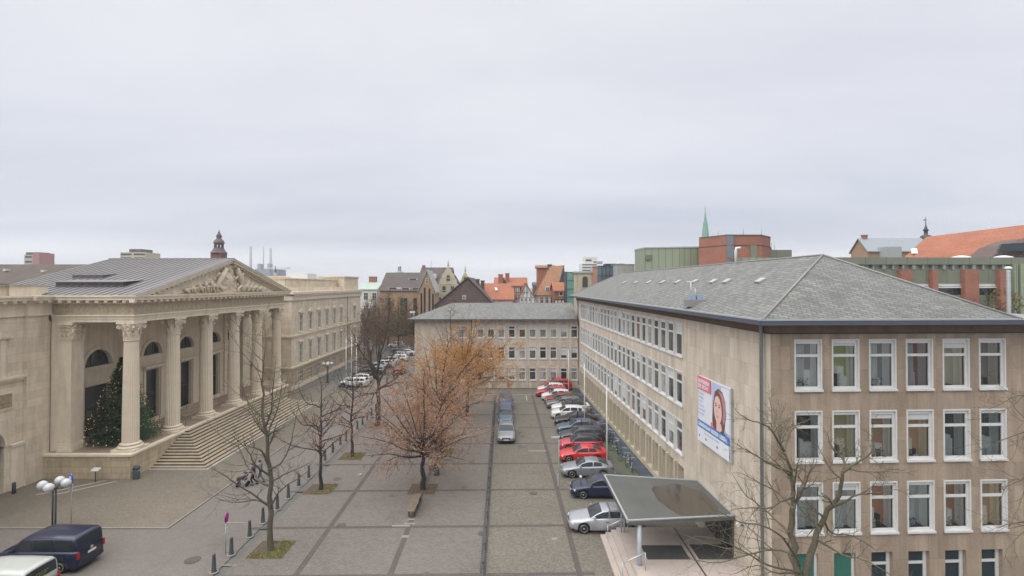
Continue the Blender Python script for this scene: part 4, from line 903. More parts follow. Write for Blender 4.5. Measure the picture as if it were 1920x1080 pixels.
def car_meshes(k):
    c=CARS[k]; L=c['L']; W2_=c['W']/2; r=c['r']; ar=r+.055; mt=c['belt']; H=max(q[1] for q in c['cab'])
    xs=sorted({0.0,.02,.05,.1,.16,L-.02,L-.05,L-.1,L-.16,L}|{i*.11 for i in range(int(L/.11)+1)}|{x for x,_ in mt}|{w_+ar*math.cos(PI*j/14) for w_ in c['wb'] for j in range(15)})
    def hw(x):
        e=min(x,L-x); k_=.9 if k=='van' else .84
        return W2_*(k_+(1-k_)*sm(e/(.35 if k=='van' else .75)) )*(1 if e>.12 else .93+.07*sm(e/.12))
    def zb(x):
        z=.24 if .25<x<L-.25 else .24+.1*(1-min(x,L-x)/.25)
        for w_ in c['wb']:
            d=abs(x-w_)
            if d<ar: z=max(z,r+math.sqrt(ar*ar-d*d))
        return z
    def ring(x):
        w_=hw(x); b=interp(mt,x); z0=zb(x); z0=min(z0,b-.06); zm=max(.55*b/.95,z0+.02); zh=max(b-.09,zm+.01)
        return [(w_*.97,z0),(w_*.99,min(z0+.05,zm)),(w_,zm),(w_*.985,zh),(w_*.93,b),(w_*.6,b+.025),(0,b+.04)]
    mb=MB(); vs=[]; n=7
    for x in xs:
        rg_=ring(x); 
        for s in (1,-1):
            for (y,z) in rg_: vs.append((L/2-x,s*y,z))
    fs=[]
    for i in range(len(xs)-1):
        a,b=i*14,(i+1)*14
        for j in range(6):
            fs.append((a+j,a+j+1,b+j+1,b+j)); fs.append((a+7+j,b+7+j,b+7+j+1,a+7+j+1))
    mb.add(vs,fs,0,True)
    e=len(xs)-1
    for q in (0,e):
        a=q*14; f=[a+j for j in range(7)]+[a+7+j for j in (5,4,3,2,1,0)]; mb.add(vs,[tuple(f if q else f[::-1])],0)
    # underside and wheel wells
    mb.box(-L/2+.15,L/2-.15,-W2_*.9,W2_*.9,.2,.3,1)
    for w_ in c['wb']: mb.box(L/2-w_-ar,L/2-w_+ar,-W2_*.62,W2_*.62,.2,.75,1)
    body=mb.mesh('body',[m_paint0,m_trim],uv=False)
    # front/rear trim
    cabp=c['cab']; x0,x1=cabp[0][0],cabp[-1][0]
    def cring(x,off=0.):
        b=interp(mt,x)-.02; h=max(interp(cabp,x),b+.005); t=(h-b)/(H-b); wb=hw(x)*.93+off; wt=lerp(wb,W2_*2*c['wt']*.5/.5*.62 if False else W2_*(c['wt']+.14),min(1,t*1.0)); 
        wq=lerp(wb,W2_*(c['wt']+.14)+off,t)
        return [(wb,b),(lerp(wb,wq,.5),lerp(b,h,.47)),(lerp(wb,wq,.93),lerp(b,h,.88)),(wq*.90,h-.015*t+off),(wq*.5,h+.02*t+off),(0,h+.03*t+off)]
    xc=sorted({x for x,_ in cabp}|{x0+i*.12 for i in range(int((x1-x0)/.12)+1)})
    mb=MB(); vs=[]
    for x in xc:
        for s in (1,-1):
            for y,z in cring(x): vs.append((L/2-x,s*y,z))
    fs=[]
    for i in range(len(xc)-1):
        a,b=i*12,(i+1)*12
        for j in range(5): fs.append((a+j,a+j+1,b+j+1,b+j)); fs.append((a+6+j,b+6+j,b+6+j+1,a+6+j+1))
    mb.add(vs,fs,0,True); cabm=mb.mesh('roof',m_paint0,uv=False)
    def lp(p,q,t): return (lerp(p[0],q[0],t),lerp(p[1],q[1],t))
    def patch(xa,xb,top):
        mb=MB(); n=7; vs=[]; cols=0
        for i in range(n):
            x=lerp(xa,xb,i/(n-1)); R_=cring(x,.007)
            if top:
                pts=[lp(R_[2],R_[3],.75),lp(R_[3],R_[4],.1),R_[4],R_[5]]; row=[(L/2-x,-y,z+.004) for y,z in pts]+[(L/2-x,y,z+.004) for y,z in pts[-2::-1]]
                vs+=row; cols=len(row)
        fs=[(i*cols+j,i*cols+j+1,(i+1)*cols+j+1,(i+1)*cols+j) for i in range(n-1) for j in range(cols-1)]
        mb.add(vs,fs,0,True); return mb
    gl={}
    gl['windscreen']=patch(*c['ws'],True).mesh('windscreen',m_cglass,uv=False); gl['rear_window']=patch(*c['rear'],True).mesh('rear_window',m_cglass,uv=False)
    sw=[]
    for s in (1,-1):
        for (xa,xb) in c['side']:
            mb=MB(); vs=[]; n=6
            for i in range(n):
                x=lerp(xa,xb,i/(n-1)); R_=cring(x,.008); 
                for p in (lp(R_[0],R_[1],.22),R_[1],lp(R_[1],R_[2],.92)): vs.append((L/2-x,s*p[0],p[1]))
            mb.add(vs,[(i*3+j,i*3+j+1,(i+1)*3+j+1,(i+1)*3+j) for i in range(n-1) for j in range(2)],0,False); sw.append(mb.mesh('side_window',m_cglass,uv=False))
    gl['side_window']=sw
    # wheels
    wh=MB(); wt_=.21
    wh.lathe([(r*.60,-wt_/2),(r*.9,-wt_/2),(r,-wt_/2+.03),(r,wt_/2-.03),(r*.9,wt_/2),(r*.60,wt_/2)],(0,0,0),22,axis='y')
    rm=MB(); rm.lathe([(r*.66,wt_/2-.03),(r*.68,wt_/2+.006),(r*.62,wt_/2+.008),(r*.60,wt_/2-.04)],(0,0,0),22,axis='y'); rm.lathe([(r*.16,wt_/2-.06),(r*.15,wt_/2+.0),(.01,wt_/2+.01)],(0,0,0),10,axis='y')
    for i in range(7):
        a=2*PI*i/7; ca,sa=math.cos(a),math.sin(a)
        rm.prism([(ca*.1*r-sa*.05,wt_/2-.01,sa*.1*r+ca*.05),(ca*.64*r-sa*.03,wt_/2-.005,sa*.64*r+ca*.03),(ca*.64*r+sa*.03,wt_/2-.005,sa*.64*r-ca*.03),(ca*.1*r+sa*.05,wt_/2-.01,sa*.1*r-ca*.05)],(0,-.03,0))
    wm=wh.mesh('wheel',m_tyre,uv=False); rmm=rm.mesh('rim',m_rim,uv=False)
    # lamps, grille, plates, mirrors
    bz=interp(mt,.1); xf=L/2
    lamp=[]; tails=[]
    for s in (1,-1):
        m1=MB(); y0,y1=s*hw(.3)*.98,s*hw(.1)*.52
        m1.prism([(xf-.02,y1,bz-.17),(xf-.02,y1,bz-.05),(xf-.10,s*hw(.15)*.86,bz-.01),(xf-.32,s*hw(.4)*1.004,bz+.03),(xf-.30,s*hw(.4)*1.004,bz-.10),(xf-.07,s*hw(.1)*.9,bz-.17)],(.028,0,.005)); lamp.append(m1.mesh('headlight',m_head,uv=False))
        m2=MB(); bt_=interp(mt,L-.12)
        if k=='van': m2.box(-xf-.015,-xf+.10,s*(W2_*.80),s*(W2_*.915),.78,1.12)
        else: m2.prism([(-xf-.012,s*hw(L-.1)*.55,bt_-.24),(-xf-.012,s*hw(L-.1)*.55,bt_-.09),(-xf+.06,s*hw(L-.2)*.97,bt_-.06),(-xf+.25,s*hw(L-.3)*1.006,bt_-.05),(-xf+.22,s*hw(L-.3)*1.006,bt_-.18),(-xf+.04,s*hw(L-.1)*.95,bt_-.25)],(-.012,0,0))
        tails.append(m2.mesh('taillight',m_tail,uv=False))
    tr_=MB(); tr_.box(xf-.03,xf+.012,-.42,.42,bz-.2,bz-.06).box(xf-.05,xf+.006,-.6,.6,.26,.36)
    tr_.box(-xf-.006,-xf+.05,-.6,.6,.28,.38)
    gr=tr_.mesh('grille',m_trim,uv=False)
    pl_=[MB().box(xf+.012,xf+.022,-.26,.26,.40,.51).mesh('number_plate',m_plate,uv=False), (MB().box(-xf-.034,-xf-.01,-.26,.26,.82,.93) if k=='van' else MB().box(-xf-.022,-xf-.01,-.26,.26,.52,.63)).mesh('number_plate',m_plate,uv=False)]
    mi=[]
    for s in (1,-1):
        xm_=L/2-c['side'][0][0]+.0; b=interp(mt,c['side'][0][0]); w_=hw(1.5)
        mi.append(MB().box(xm_-.04,xm_+.05,s*(w_*.9),s*(w_+.06),b+.0,b+.05).box(xm_-.06,xm_+.06,s*(w_+.02),s*(w_+.19),b+.02,b+.15).mesh('mirror',m_paint0,uv=False))
    dl=MB()   # door handles and a sill strip
    for s in (1,-1):
        for (xa,xb) in c['side'][:2]:
            if k=='coupe' and xa!=c['side'][0][0]: continue
            x=L/2-xb+.12; dl.box(x-.1,x+.08,s*hw(2.3)*.985,s*(hw(2.3)+.012),.80*interp(mt,2.3),.80*interp(mt,2.3)+.03)
    for s in (1,-1):
        for (xa,xb) in c['side'][:2]: x=L/2-xb-.05; dl.box(x-.006,x+.006,s*hw(2.3)*.96,s*(hw(2.3)*1.0+.002),.34,interp(mt,2.3)-.10)
    dh=dl.mesh('door_handles',m_trim,uv=False)
    return dict(body=body,roof=cabm,gl=gl,wheel=wm,rim=rmm,lamp=lamp,tail=tails,grille=gr,plates=pl_,mirrors=mi,handles=dh,c=c)
CM={}
def paint(name,c,rough=.3,metal=.35):
    m=bpy.data.materials.new(name); m.use_nodes=True; t=m.node_tree; p=t.nodes['Principled BSDF']
    tc=nd(t,'ShaderNodeTexCoord'); nz=nd(t,'ShaderNodeTexNoise',{'Vector':tc.outputs['Object'],'Scale':1.6,'Detail':4.})
    t.links.new(mix_(t,nz.outputs[0],tuple(x*.88 for x in c),tuple(min(1,x*1.08) for x in c)),p.inputs['Base Color'])
    p.inputs['Roughness'].default_value=rough; p.inputs['Metallic'].default_value=metal; p.inputs['Coat Weight'].default_value=.4; p.inputs['Coat Roughness'].default_value=.04; return m
PT={n:paint('paint_'+n,c,.32,m) for n,c,m in (('silver',(.38,.39,.42),.45),('grey_silver',(.25,.265,.29),.45),('navy',(.010,.015,.045),.1),('red',(.50,.02,.025),.05),('rose_red',(.42,.035,.06),.1),('black',(.012,.012,.014),.1),('charcoal',(.045,.05,.058),.3),('slate_blue',(.09,.12,.17),.35),('white',(.60,.60,.60),0),('dark_red',(.20,.02,.03),.1),('blue',(.03,.05,.15),.2),('van_white',(.42,.43,.41),.05),('grey',(.16,.17,.18),.3))}
def setmat(o,m):
    o.material_slots[0].link='OBJECT'; o.material_slots[0].material=m
def make_car(kind,col,x,y,rz,label,group='cars parked on the forecourt',roofcol=None,name='parked_car',full=True,cat='car'):
    if kind not in CM: CM[kind]=car_meshes(kind)
    q=CM[kind]; c=q['c']; t=thing(name,label,cat,(x,y,.004),rz,group)
    b=inst('body',q['body'],t); setmat(b,PT[col])
    r=inst('roof',q['roof'],t); setmat(r,PT[roofcol or col])
    inst('windscreen',q['gl']['windscreen'],t); inst('rear_window',q['gl']['rear_window'],t)
    for m in q['gl']['side_window']: inst('side_window',m,t)
    for w_ in c['wb']:
        for s in (1,-1):
            o=inst('wheel',q['wheel'],t,(c['L']/2-w_,s*(c['W']/2-.125),c['r']),0 if s>0 else PI)
            inst('rim',q['rim'],o)
    for m in q['lamp']: inst('headlight',m,t)
    for m in q['tail']: inst('taillight',m,t)
    inst('grille',q['grille'],t); 
    for m in q['plates']: inst('number_plate',m,t)
    for m in q['mirrors']: o=inst('mirror',m,t); setmat(o,PT[col])
    inst('door_handles',q['handles'],t); return t
# row facing left (front toward -x): rz=PI. fx_ = x of the front bumper, y of the near wheels
ROW=[('sedan','silver',3.72,31.95,'large silver saloon parked beside the entrance canopy, nearest of the row'),
('wagon','navy',4.45,37.1,'dark navy estate car half hidden by the entrance canopy'),
('coupe','grey_silver',4.15,41.1,'silver grey coupe parked between the navy estate and the bright red coupe'),
('coupe','red',4.3,44.6,'bright red coupe next to the silver grey coupe'),
('hatch','rose_red',4.6,47.5,'rose red hatchback with dark roof next to the bright red coupe'),
('wagon','charcoal',4.85,50.2,'dark grey estate car just beyond the rose red hatchback'),
('sedan','slate_blue',4.85,53.0,'slate blue saloon parked between a dark grey estate and a black saloon'),
('sedan','black',4.85,56.0,'black saloon in the middle of the row beside the white hatchback'),
('hatch','white',4.7,59.0,'white hatchback standing just beyond the black saloon'),
('sedan','white',4.95,61.8,'white saloon with black roof in the middle of the row'),
('wagon','grey',4.45,63.9,'mid grey estate car behind the white black roofed saloon'),
('hatch','dark_red',4.35,66.1,'very dark red hatchback between the grey estate and a small white car'),
('hatch','white',4.1,68.3,'small white hatchback between two dark red cars'),
('wagon','rose_red',3.4,70.6,'crimson estate car whose bonnet sticks out furthest at the far end of the row'),
('hatch','white',3.75,72.8,'white hatchback second from the far end of the row'),
('suv','red',4.6,75.0,'red off-roader at the very far end of the row by the low wing')]
for k,c,xf,y,lab in ROW:
    L=CARS[k]['L']; W=CARS[k]['W']
    make_car(k,c,xf+L/2,y+W/2,PI+R(-1.5),lab,roofcol='black' if 'dark roof' in lab or 'black roof in' in lab else None)
for k,c,x,y,lab in (('sedan','grey_silver',-.62,52.3,'grey silver saloon facing the camera beside the low chain barrier, nearest of three'),
 ('wagon','slate_blue',-.75,58.6,'dark blue grey estate facing the camera, in the middle beside the chain barrier'),
 ('suv','blue',-.8,65.0,'dark blue off-roader facing the camera under the orange oak leaves')):
    make_car(k,c,x,y,-PI/2+R(1),lab,group='cars parked by the chain barrier')
# vans bottom left (rear toward +x)
v1=make_car('van','navy',-26.45,28.6,PI+R(-2),'dark blue passenger van with its tailgate toward the street lamp','vans at the left edge',name='parked_van',cat='van')
v2=make_car('van','van_white',-26.0,25.2,PI+R(-1),'off-white van with dark rear window at the bottom left corner','vans at the left edge',name='parked_van',cat='van')
for v_ in (v1,v2):
    MB().quad((-2.455,.55,1.0),(-2.455,-.55,1.0),(-2.457,-.55,1.02),(-2.457,.55,1.02)).build('tailgate_seam',m_trim,v_)
m_yl=flat('yellow_lettering',(.35,.36,.06),.5)
mb=MB(); rg=random.Random(2)
for r_ in range(3):
    yy=-.25+.1*r_
    while yy<.35: l=rg.uniform(.03,.09); z=1.58-.10*r_; X=-2.45+(z-1.17)*.155; mb.quad((X-.03,yy,z),(X-.03,yy+l,z),(X-.026,yy+l,z+.03),(X-.026,yy,z+.03)); yy+=l+.05
mb.build('window_lettering',m_yl,v2,uv=False)
MB().lathe([(.09,0),(.10,.01),(.06,.015)],(-2.47,0,1.06),14,axis='x').build('emblem',m_rim,v1)
# street cars beyond the palace wing
ST=[('wagon','white',-24.9,78.3,PI,'white estate car parked beside the flagpoles, side on'),
('wagon','van_white',-25.2,81.4,PI,'pale estate car directly behind the white estate by the flagpoles'),
('suv','charcoal',-25.2,85.4,PI,'dark off-roader second in the angled rank behind the white estate'),
('wagon','grey',-24.9,89.0,PI+.1,'grey estate with bright taillight in the angled rank'),
('sedan','grey_silver',-25.9,93.2,PI,'silver saloon in the rank behind the reddish brown tree'),
('hatch','white',-24.7,96.4,PI,'white hatchback behind the silver saloon in the rank'),
('suv','silver',-24.6,99.6,PI,'silver off-roader in the rank by the leaning tree'),
('wagon','white',-24.0,104.0,PI,'white estate further back in the street rank'),
('hatch','silver',-25.0,108.5,PI,'silver hatchback near the end of the street rank'),
('sedan','white',-24.0,112.5,PI,'white saloon near the end of the street rank'),
('hatch','dark_red',-20.4,90.0,PI*.5,'small dark red hatchback standing on the street by the bare tree'),
('wagon','grey_silver',-26.5,119,PI,'silver estate far back under the brown trees'),
('hatch','white',-29.5,127,PI,'white hatchback far back under the brown trees'),
('sedan','black',-18.6,116,PI*.5,'black saloon parked at the corner of the low office wing'),
('suv','charcoal',-19.3,126,PI*.5,'charcoal off-roader parked beyond the black saloon'),
('wagon','silver',-20.0,137,PI*.5,'silver estate parked beyond the charcoal off-roader'),
('hatch','grey',-21.0,150,PI*.5,'grey hatchback at the far end of the street')]
for k,c,x,y,rz,lab in ST: make_car(k,c,x,y,rz,lab,group='cars parked in the street beyond the palace')
# ---------------- bollards ----------------
m_iron=flat('cast_iron',(.055,.07,.08),.5)
bo=None
bm_=MB(); bm_.lathe([(.16,0),(.16,.05),(.135,.08),(.128,.12),(.10,.60),(.075,.92),(.09,.94),(.09,.98),(.06,1.02),(.02,1.04)],(0,0,0),16)
bmesh_=bm_.mesh('bollard',[m_iron]); bs=MB().lathe([(.25,0),(.25,.02),(.22,.035),(.2,.04)],(0,0,0),18).mesh('stone_ring',m_kerb2)
BP=[(401,1073),(433.7,1040),(468,1006),(493,980),(520,955),(540.5,934),(560,911.5),(579,896),(609.5,864),(624,849),(638,834),(649,827)]
words=['nearest','second','third','fourth','fifth','sixth','seventh','eighth','ninth','tenth','eleventh','twelfth','thirteenth','fourteenth','fifteenth','sixteenth','seventeenth','eighteenth']
pts=[G(u,v) for u,v in BP]
while len(pts)<18: pts.append(Vector((pts[-1].x-.03,pts[-1].y+1.95,0)))
for i,p in enumerate(pts):
    o=inst('bollard',bmesh_,None,(p.x,p.y,.004)); tag(o,'dark tapered iron bollard, %s from the camera in the row along the plaza edge'%words[i],'bollard','bollards along the plaza edge'); inst('base_ring',bs,o)
# small bollards by the palace door, litter bins
for i,(u,v,lab) in enumerate(((26,925,'short dark post standing by the arched doorway of the palace'),)):
    p=G(u,v,.05); o=MB().lathe([(.13,0),(.13,.75),(.11,.82),(.02,.86)],(0,0,0),12).build('post',m_iron,None,p); tag(o,lab,'bollard')
def bin_(x,y,z,lab,sc=1):
    t=thing('litter_bin',lab,'bin',(x,y,z)); MB().lathe([(.24*sc,0),(.25*sc,.1),(.25*sc,.78),(.22*sc,.84)],(0,0,0),16).build('body',m_iron,t)
    MB().lathe([(.26*sc,.84),(.25*sc,.96),(.16*sc,1.04),(.02,1.06)],(0,0,0),16).build('lid',m_dark,t); MB().box(.05,.26*sc,-.12,.12,.66,.74).build('opening',m_gutl,t)
bin_(-30.9,41.0,.05,'dark litter bin at the corner of the palace podium')
bin_(-6.35,42.0,.01,'grey litter bin with pale top behind the oak trunk',.95)
t=thing('info_board','small slanted information board on a stand before the palace podium','sign',(-33.6,40.2,.05)); MB().prism([(-.3,-.15,.95),(.3,-.15,.95),(.3,.2,1.1),(-.3,.2,1.1)],(0,0,.04)).build('panel',flat('pale_board',(.5,.54,.52),.4),t); MB().tube([(0,0,0),(0,0,1.0)],.04,6).build('leg',m_dark,t)
sheet('ramp',[(-36.2,37.8),(-33.2,40.6),(-33.0,40.6),(-36.0,37.8)],.075,m_kerb,thick=.02)
sheet('ramp',[(-34.9,37.8),(-32.2,40.4),(-32.0,40.4),(-34.7,37.8)],.075,m_kerb,thick=.02)
o=MB().lathe([(.42,0),(.42,.008),(.38,.012),(.33,.008),(.30,.012),(.02,.012)],(0,0,0),22).build('manhole_cover',m_dstripe,None,G(361,1050)); tag(o,'round dark manhole cover in the road near the bollards','manhole cover')
# ---------------- lamps, signs, poles ----------------
m_opal=flat('opal_globe',(.50,.50,.51),.15,.6)
def globe_lamp(p,lab):
    t=thing('street_lamp',lab,'street lamp',p,0,'four globe street lamps before the palace')
    MB().tube([(-.1,0,0),(-.1,0,2.75)],.05,8).tube([(.1,0,0),(.1,0,2.75)],.05,8).tube([(0,.1,0),(0,.1,2.75)],.05,8).box(-.14,.14,-.1,.14,2.7,2.85).box(-.2,.2,-.16,.2,0,.12).build('post',m_dark,t)
    for k in range(4):
        a=PI/2*k+.3; x,y=.62*math.cos(a),.62*math.sin(a)
        MB().tube([(0,0,2.78),(x*.6,y*.6,2.72),(x,y,2.8)],.03,6).build('arm',m_dark,t); MB().lathe([(.03,-.27),(.16,-.24),(.26,-.12),(.30,0),(.26,.14),(.15,.25),(.02,.29)],(x,y,3.05),16).build('globe',m_opal,t)
g1=G(101,998,0); globe_lamp((g1.x,g1.y,.05),'four globe lamp on dark twin posts behind the blue van')
g2=G(614,718,0); globe_lamp((g2.x,g2.y,.05),'four globe lamp before the far palace wing')
# parking sign
def pole_sign(p,lab,h): 
    t=thing('parking_sign',lab,'sign',p,R(-20)); MB().tube([(0,0,0),(0,0,h)],.03,8).build('pole',m_gutl,t); return t
g=G(133,990,0); t=pole_sign((g.x,g.y,.05),'blue parking sign with a white panel on a grey pole by the blue van',3.5)
MB().box(-.24,.24,-.06,-.035,2.95,3.45).build('sign_plate',flat('sign_blue',(.02,.10,.50),.4),t); MB().box(-.2,.2,-.06,-.035,2.35,2.9).build('lower_plate',m_white,t)
text(t,'P',-.12,3.06,.30,m_white,-.066,.22,bold=.02); 
for k in range(4): text(t,['Parken','nur mit','Ausweis','8-18 h'][k],-.15,2.77-.12*k,.055,m_dark,-.066,.28)
g=G(423,1037,0); t=thing('no_stopping_sign','round pink and violet no-stopping sign on a thin pole at the roadside','sign',(g.x,g.y,0),R(98)); MB().tube([(0,0,0),(0,0,2.35)],.028,8).build('pole',m_gutl,t)
MB().lathe([(.0,-.0),(.29,0),(.29,.02),(.0,.02)],(0,-.05,2.1),24,axis='y').build('disc',flat('sign_magenta',(.42,.02,.24),.4),t); MB().lathe([(.0,-.0),(.22,0),(.22,.006),(.0,.006)],(0,-.058,2.1),24,axis='y').build('disc_centre',flat('sign_violet',(.16,.03,.28),.4),t)
MB().prism([(-.19,-.07,2.25),(-.15,-.07,2.29),(.19,-.07,1.95),(.15,-.07,1.91)],(0,.008,0)).build('bar',flat('sign_magenta2',(.45,.02,.2),.4),t)
MB().box(-.12,.12,-.05,-.03,1.2,1.5).build('arrow_plate',m_white,t)
m_pole=flat('white_pole',(.62,.62,.60),.4)
for i,(u,v,h,lab) in enumerate(((1066,752,7.0,'furthest of three slender white flagpoles behind the parked cars'),(1096,809,7.4,'middle one of three slender white flagpoles behind the parked cars'),(1138,885,7.3,'nearest of three slender white flagpoles behind the parked cars'))):
    p=G(u,v); t=thing('flagpole',lab,'flagpole',p,0,'flagpoles along the car park'); MB().tube([(0,0,0),(0,0,h)],[.065,.04],8).build('mast',m_pole,t); MB().lathe([(.02,0),(.06,.03),(.06,.08),(.01,.12)],(0,0,h),8).build('finial',m_pole,t); MB().lathe([(.12,0),(.12,.06),(.07,.1)],(0,0,0),10).build('base_plate',m_gutl,t)
for i,(u,lab) in enumerate(((648.7,'left one of three white flagpoles before the far palace wing'),(659,'middle one of three white flagpoles before the far palace wing'),(668,'right one of three white flagpoles before the far palace wing'))):
    p=G(u,737); t=thing('flagpole',lab,'flagpole',p,0,'flagpoles before the far palace wing'); MB().tube([(0,0,0),(0,0,8.3)],[.08,.05],8).build('mast',m_pole,t); MB().lathe([(.14,0),(.14,.06),(.08,.1)],(0,0,0),10).build('base_plate',m_gutl,t)
g=G(1048,913); t=thing('street_lamp','grey post lamp with flat white head at the edge of the parked cars','street lamp',g); MB().tube([(0,0,0),(0,0,3.85)],.035,8).build('post',m_gutl,t); MB().box(-.58,.06,-.10,.10,3.86,3.95).build('lamp_head',m_gutl,t); MB().box(-.12,.0,-.05,.05,.05,1.0).build('control_box',m_gutl,t)
g=G(1089,928); t=thing('street_lamp','thin dark post with small white lamp beside the navy estate','street lamp',g); MB().tube([(0,0,0),(0,0,1.3)],.035,8).build('post',m_dark,t); MB().lathe([(.08,0),(.11,.06),(.09,.15),(.02,.18)],(0,0,1.3),10).build('lamp_head',m_white,t)
# chain barrier: low posts with rails
brr=thing('chain_barrier','long low dark metal barrier of short posts and rails dividing plaza and car park','barrier',(*pl(-1.6,24),0),math.atan(KS))
mb=MB(); rl=MB()
for i in range(22): mb.tube([(0,i*2.05,0),(0,i*2.05,.42)],.055,8).lathe([(.07,.42),(.05,.47),(.01,.48)],(0,i*2.05,0),8)
for i in range(21):
    rl.box(-.035,.035,i*2.05+.06,(i+1)*2.05-.06,.27,.34).box(-.02,.02,i*2.05+.06,(i+1)*2.05-.06,.12,.15)
mb.build('posts',m_iron,brr); rl.build('rails',m_iron,brr)
mb=MB(); a=pl(-1.78,5); b=pl(-1.42,5); c=pl(-1.42,72); d=pl(-1.78,72); mb.add([(*a,.009),(*b,.009),(*c,.009),(*d,.009)],[(0,1,2,3)]); tag(mb.build('channel',m_dstripe),kind='structure')
# benches
def bench(x,y,ln,lab):
    t=thing('bench',lab,'bench',(x,y,0),KS,'wooden slatted benches'); mw=m_bwood
    for k in range(5): MB().box(-.24+.1*k,-.16+.1*k,0,ln,.43,.47).build('slat',mw,t) if False else None
    mb=MB(); [mb.box(-.26+.105*k,-.175+.105*k,0,ln,.43,.475) for k in range(5)]; mb.build('seat',mw,t)
    mb=MB(); [mb.prism([(.30+.03*k,0,.56+.13*k),(.33+.03*k,0,.56+.13*k),(.355+.03*k,0,.66+.13*k),(.325+.03*k,0,.66+.13*k)],(0,ln,0)) for k in range(2)]; mb.build('backrest',mw,t)
    for yy in (.2,ln/2,ln-.3): MB().box(-.22,.28,yy,yy+.08,.38,.429).box(-.2,-.12,yy,yy+.08,0,.38).box(.2,.28,yy,yy+.08,0,.38).prism([(.28,yy,.42),(.38,yy,.82),(.42,yy,.82),(.33,yy,.42)],(0,.08,0)).build('leg',m_dark,t)
m_bwood=mk('bench_wood',(.22,.17,.125),(.16,.125,.095),coord='Object',fine=.2,ns=3)
bench(-6.95,34.2,2.9,'grey brown slatted bench in front of the oak trunk'); bench(-6.95,42.9,2.8,'grey brown slatted bench behind the oak trunk'); bench(-7.1,49.2,2.8,'dark bench further back under the oak crowns')
# pigeons
pgm=[flat('pigeon_grey',(.13,.13,.15),.7),flat('pigeon_white',(.55,.55,.55),.7)]
for i,(u,v,c_,lab) in enumerate(((675.7,892,1,'white pigeon on the plaza'),(682.7,876,0,'grey pigeon nearest to the white pigeon'),(697,857,0,'grey pigeon in the middle of the scattered line'),(708.6,830,0,'grey pigeon near the far dark paving strip'),(730.6,829,1,'pale pigeon furthest right on the paving strip'))):
    p=G(u,v); t=thing('pigeon',lab,'pigeon',p,i*1.3,'pigeons on the plaza')
    mb=MB(); t.scale=(.8,.8,.8); mb.tube([(-.20,0,.13),(-.12,0,.13),(-.04,0,.14),(.05,0,.155),(.10,0,.19),(.13,0,.235),(.155,0,.25),(.175,0,.245)],[.02,.045,.07,.07,.045,.03,.03,.012],8); mb.add([(-.10,-.04,.13),(-.10,.04,.13),(-.27,.03,.10),(-.27,-.03,.10)],[(0,1,2,3)]); mb.build('body',pgm[c_],t,uv=False)
    for s in (-1,1): MB().tube([(.0,s*.03,.1),(.0,s*.03,.01),(.04,s*.03,.005)],.006,4).build('leg',flat('pigeon_leg',(.4,.15,.12),.7),t,uv=False); 
# ---------------- bicycles ----------------
def wheel_b(x):
    m=MB(); n=20; R_=.33
    vs=[(x+(R_+.018*math.cos(b))*math.cos(a),.018*math.sin(b),R_+.012+(R_+.018*math.cos(b))*math.sin(a)) for a in [2*PI*i/n for i in range(n)] for b in (0,PI/2,PI,3*PI/2)]
    m.add(vs,[(i*4+j,i*4+(j+1)%4,((i+1)%n)*4+(j+1)%4,((i+1)%n)*4+j) for i in range(n) for j in range(4)],0,True)
    for k in range(8): a=PI*k/8; m.tube([(x+R_*math.cos(a),0,R_+.012+R_*math.sin(a)),(x-R_*math.cos(a),0,R_+.012-R_*math.sin(a))],.003,3)
    return m
bw=[wheel_b(-.52).mesh('wheel',m_tyre,uv=False),wheel_b(.52).mesh('wheel',m_tyre,uv=False)]
f=MB(); P_=lambda x,z:(x,0,z); bb=P_(-.08,.30); st_=P_(-.20,.80); hd=P_(.32,.82); hb=P_(.37,.62); ra=P_(-.52,.34); fa=P_(.52,.34)
for a,b in ((bb,st_),(bb,hb),(st_,hd),(hd,hb),(hb,fa),(bb,ra),(st_,ra),(hd,P_(.30,.98))): f.tube([a,b],.018,6)
bfm=f.mesh('frame',m_dark,uv=False)
bha=MB().tube([(.16,-.28,1.03),(.30,-.12,1.02),(.32,0,1.0),(.30,.12,1.02),(.16,.28,1.03)],.014,6).mesh('handlebar',m_steel,uv=False)
bsa=MB().prism([(-.34,-.08,.90),(-.34,.08,.90),(-.05,.02,.92),(-.05,-.02,.92)],(0,0,.05)).tube([(-.2,0,.8),(-.22,0,.92)],.014,5).mesh('saddle',m_trim,uv=False)
bcr=MB().tube([(-.08,-.1,.30),(-.08,.1,.30)],.05,10).tube([(-.08,-.1,.30),(.06,-.1,.2)],.012,4).tube([(-.08,.1,.30),(-.2,.1,.4)],.012,4).mesh('crank',m_steel,uv=False)
bfe=MB().box(-.72,-.30,-.06,.06,.70,.72).mesh('rack',m_dark,uv=False)
bcol=[m_dark,flat('bike_blue',(.05,.12,.3),.35),flat('bike_silver',(.45,.46,.48),.3),flat('bike_green',(.04,.12,.08),.4),flat('bike_red',(.3,.04,.03),.4),flat('bike_white',(.6,.6,.6),.4)]
rg=random.Random(5); adj=['black','blue','silver','dark green','red','white']; by=[42.8,44.0,45.3,47.4,48.2,50.1,51.0,51.7,53.3,54.2,55.6,57.0,58.4,60.2,61.5,63.0,65.0,67.5]
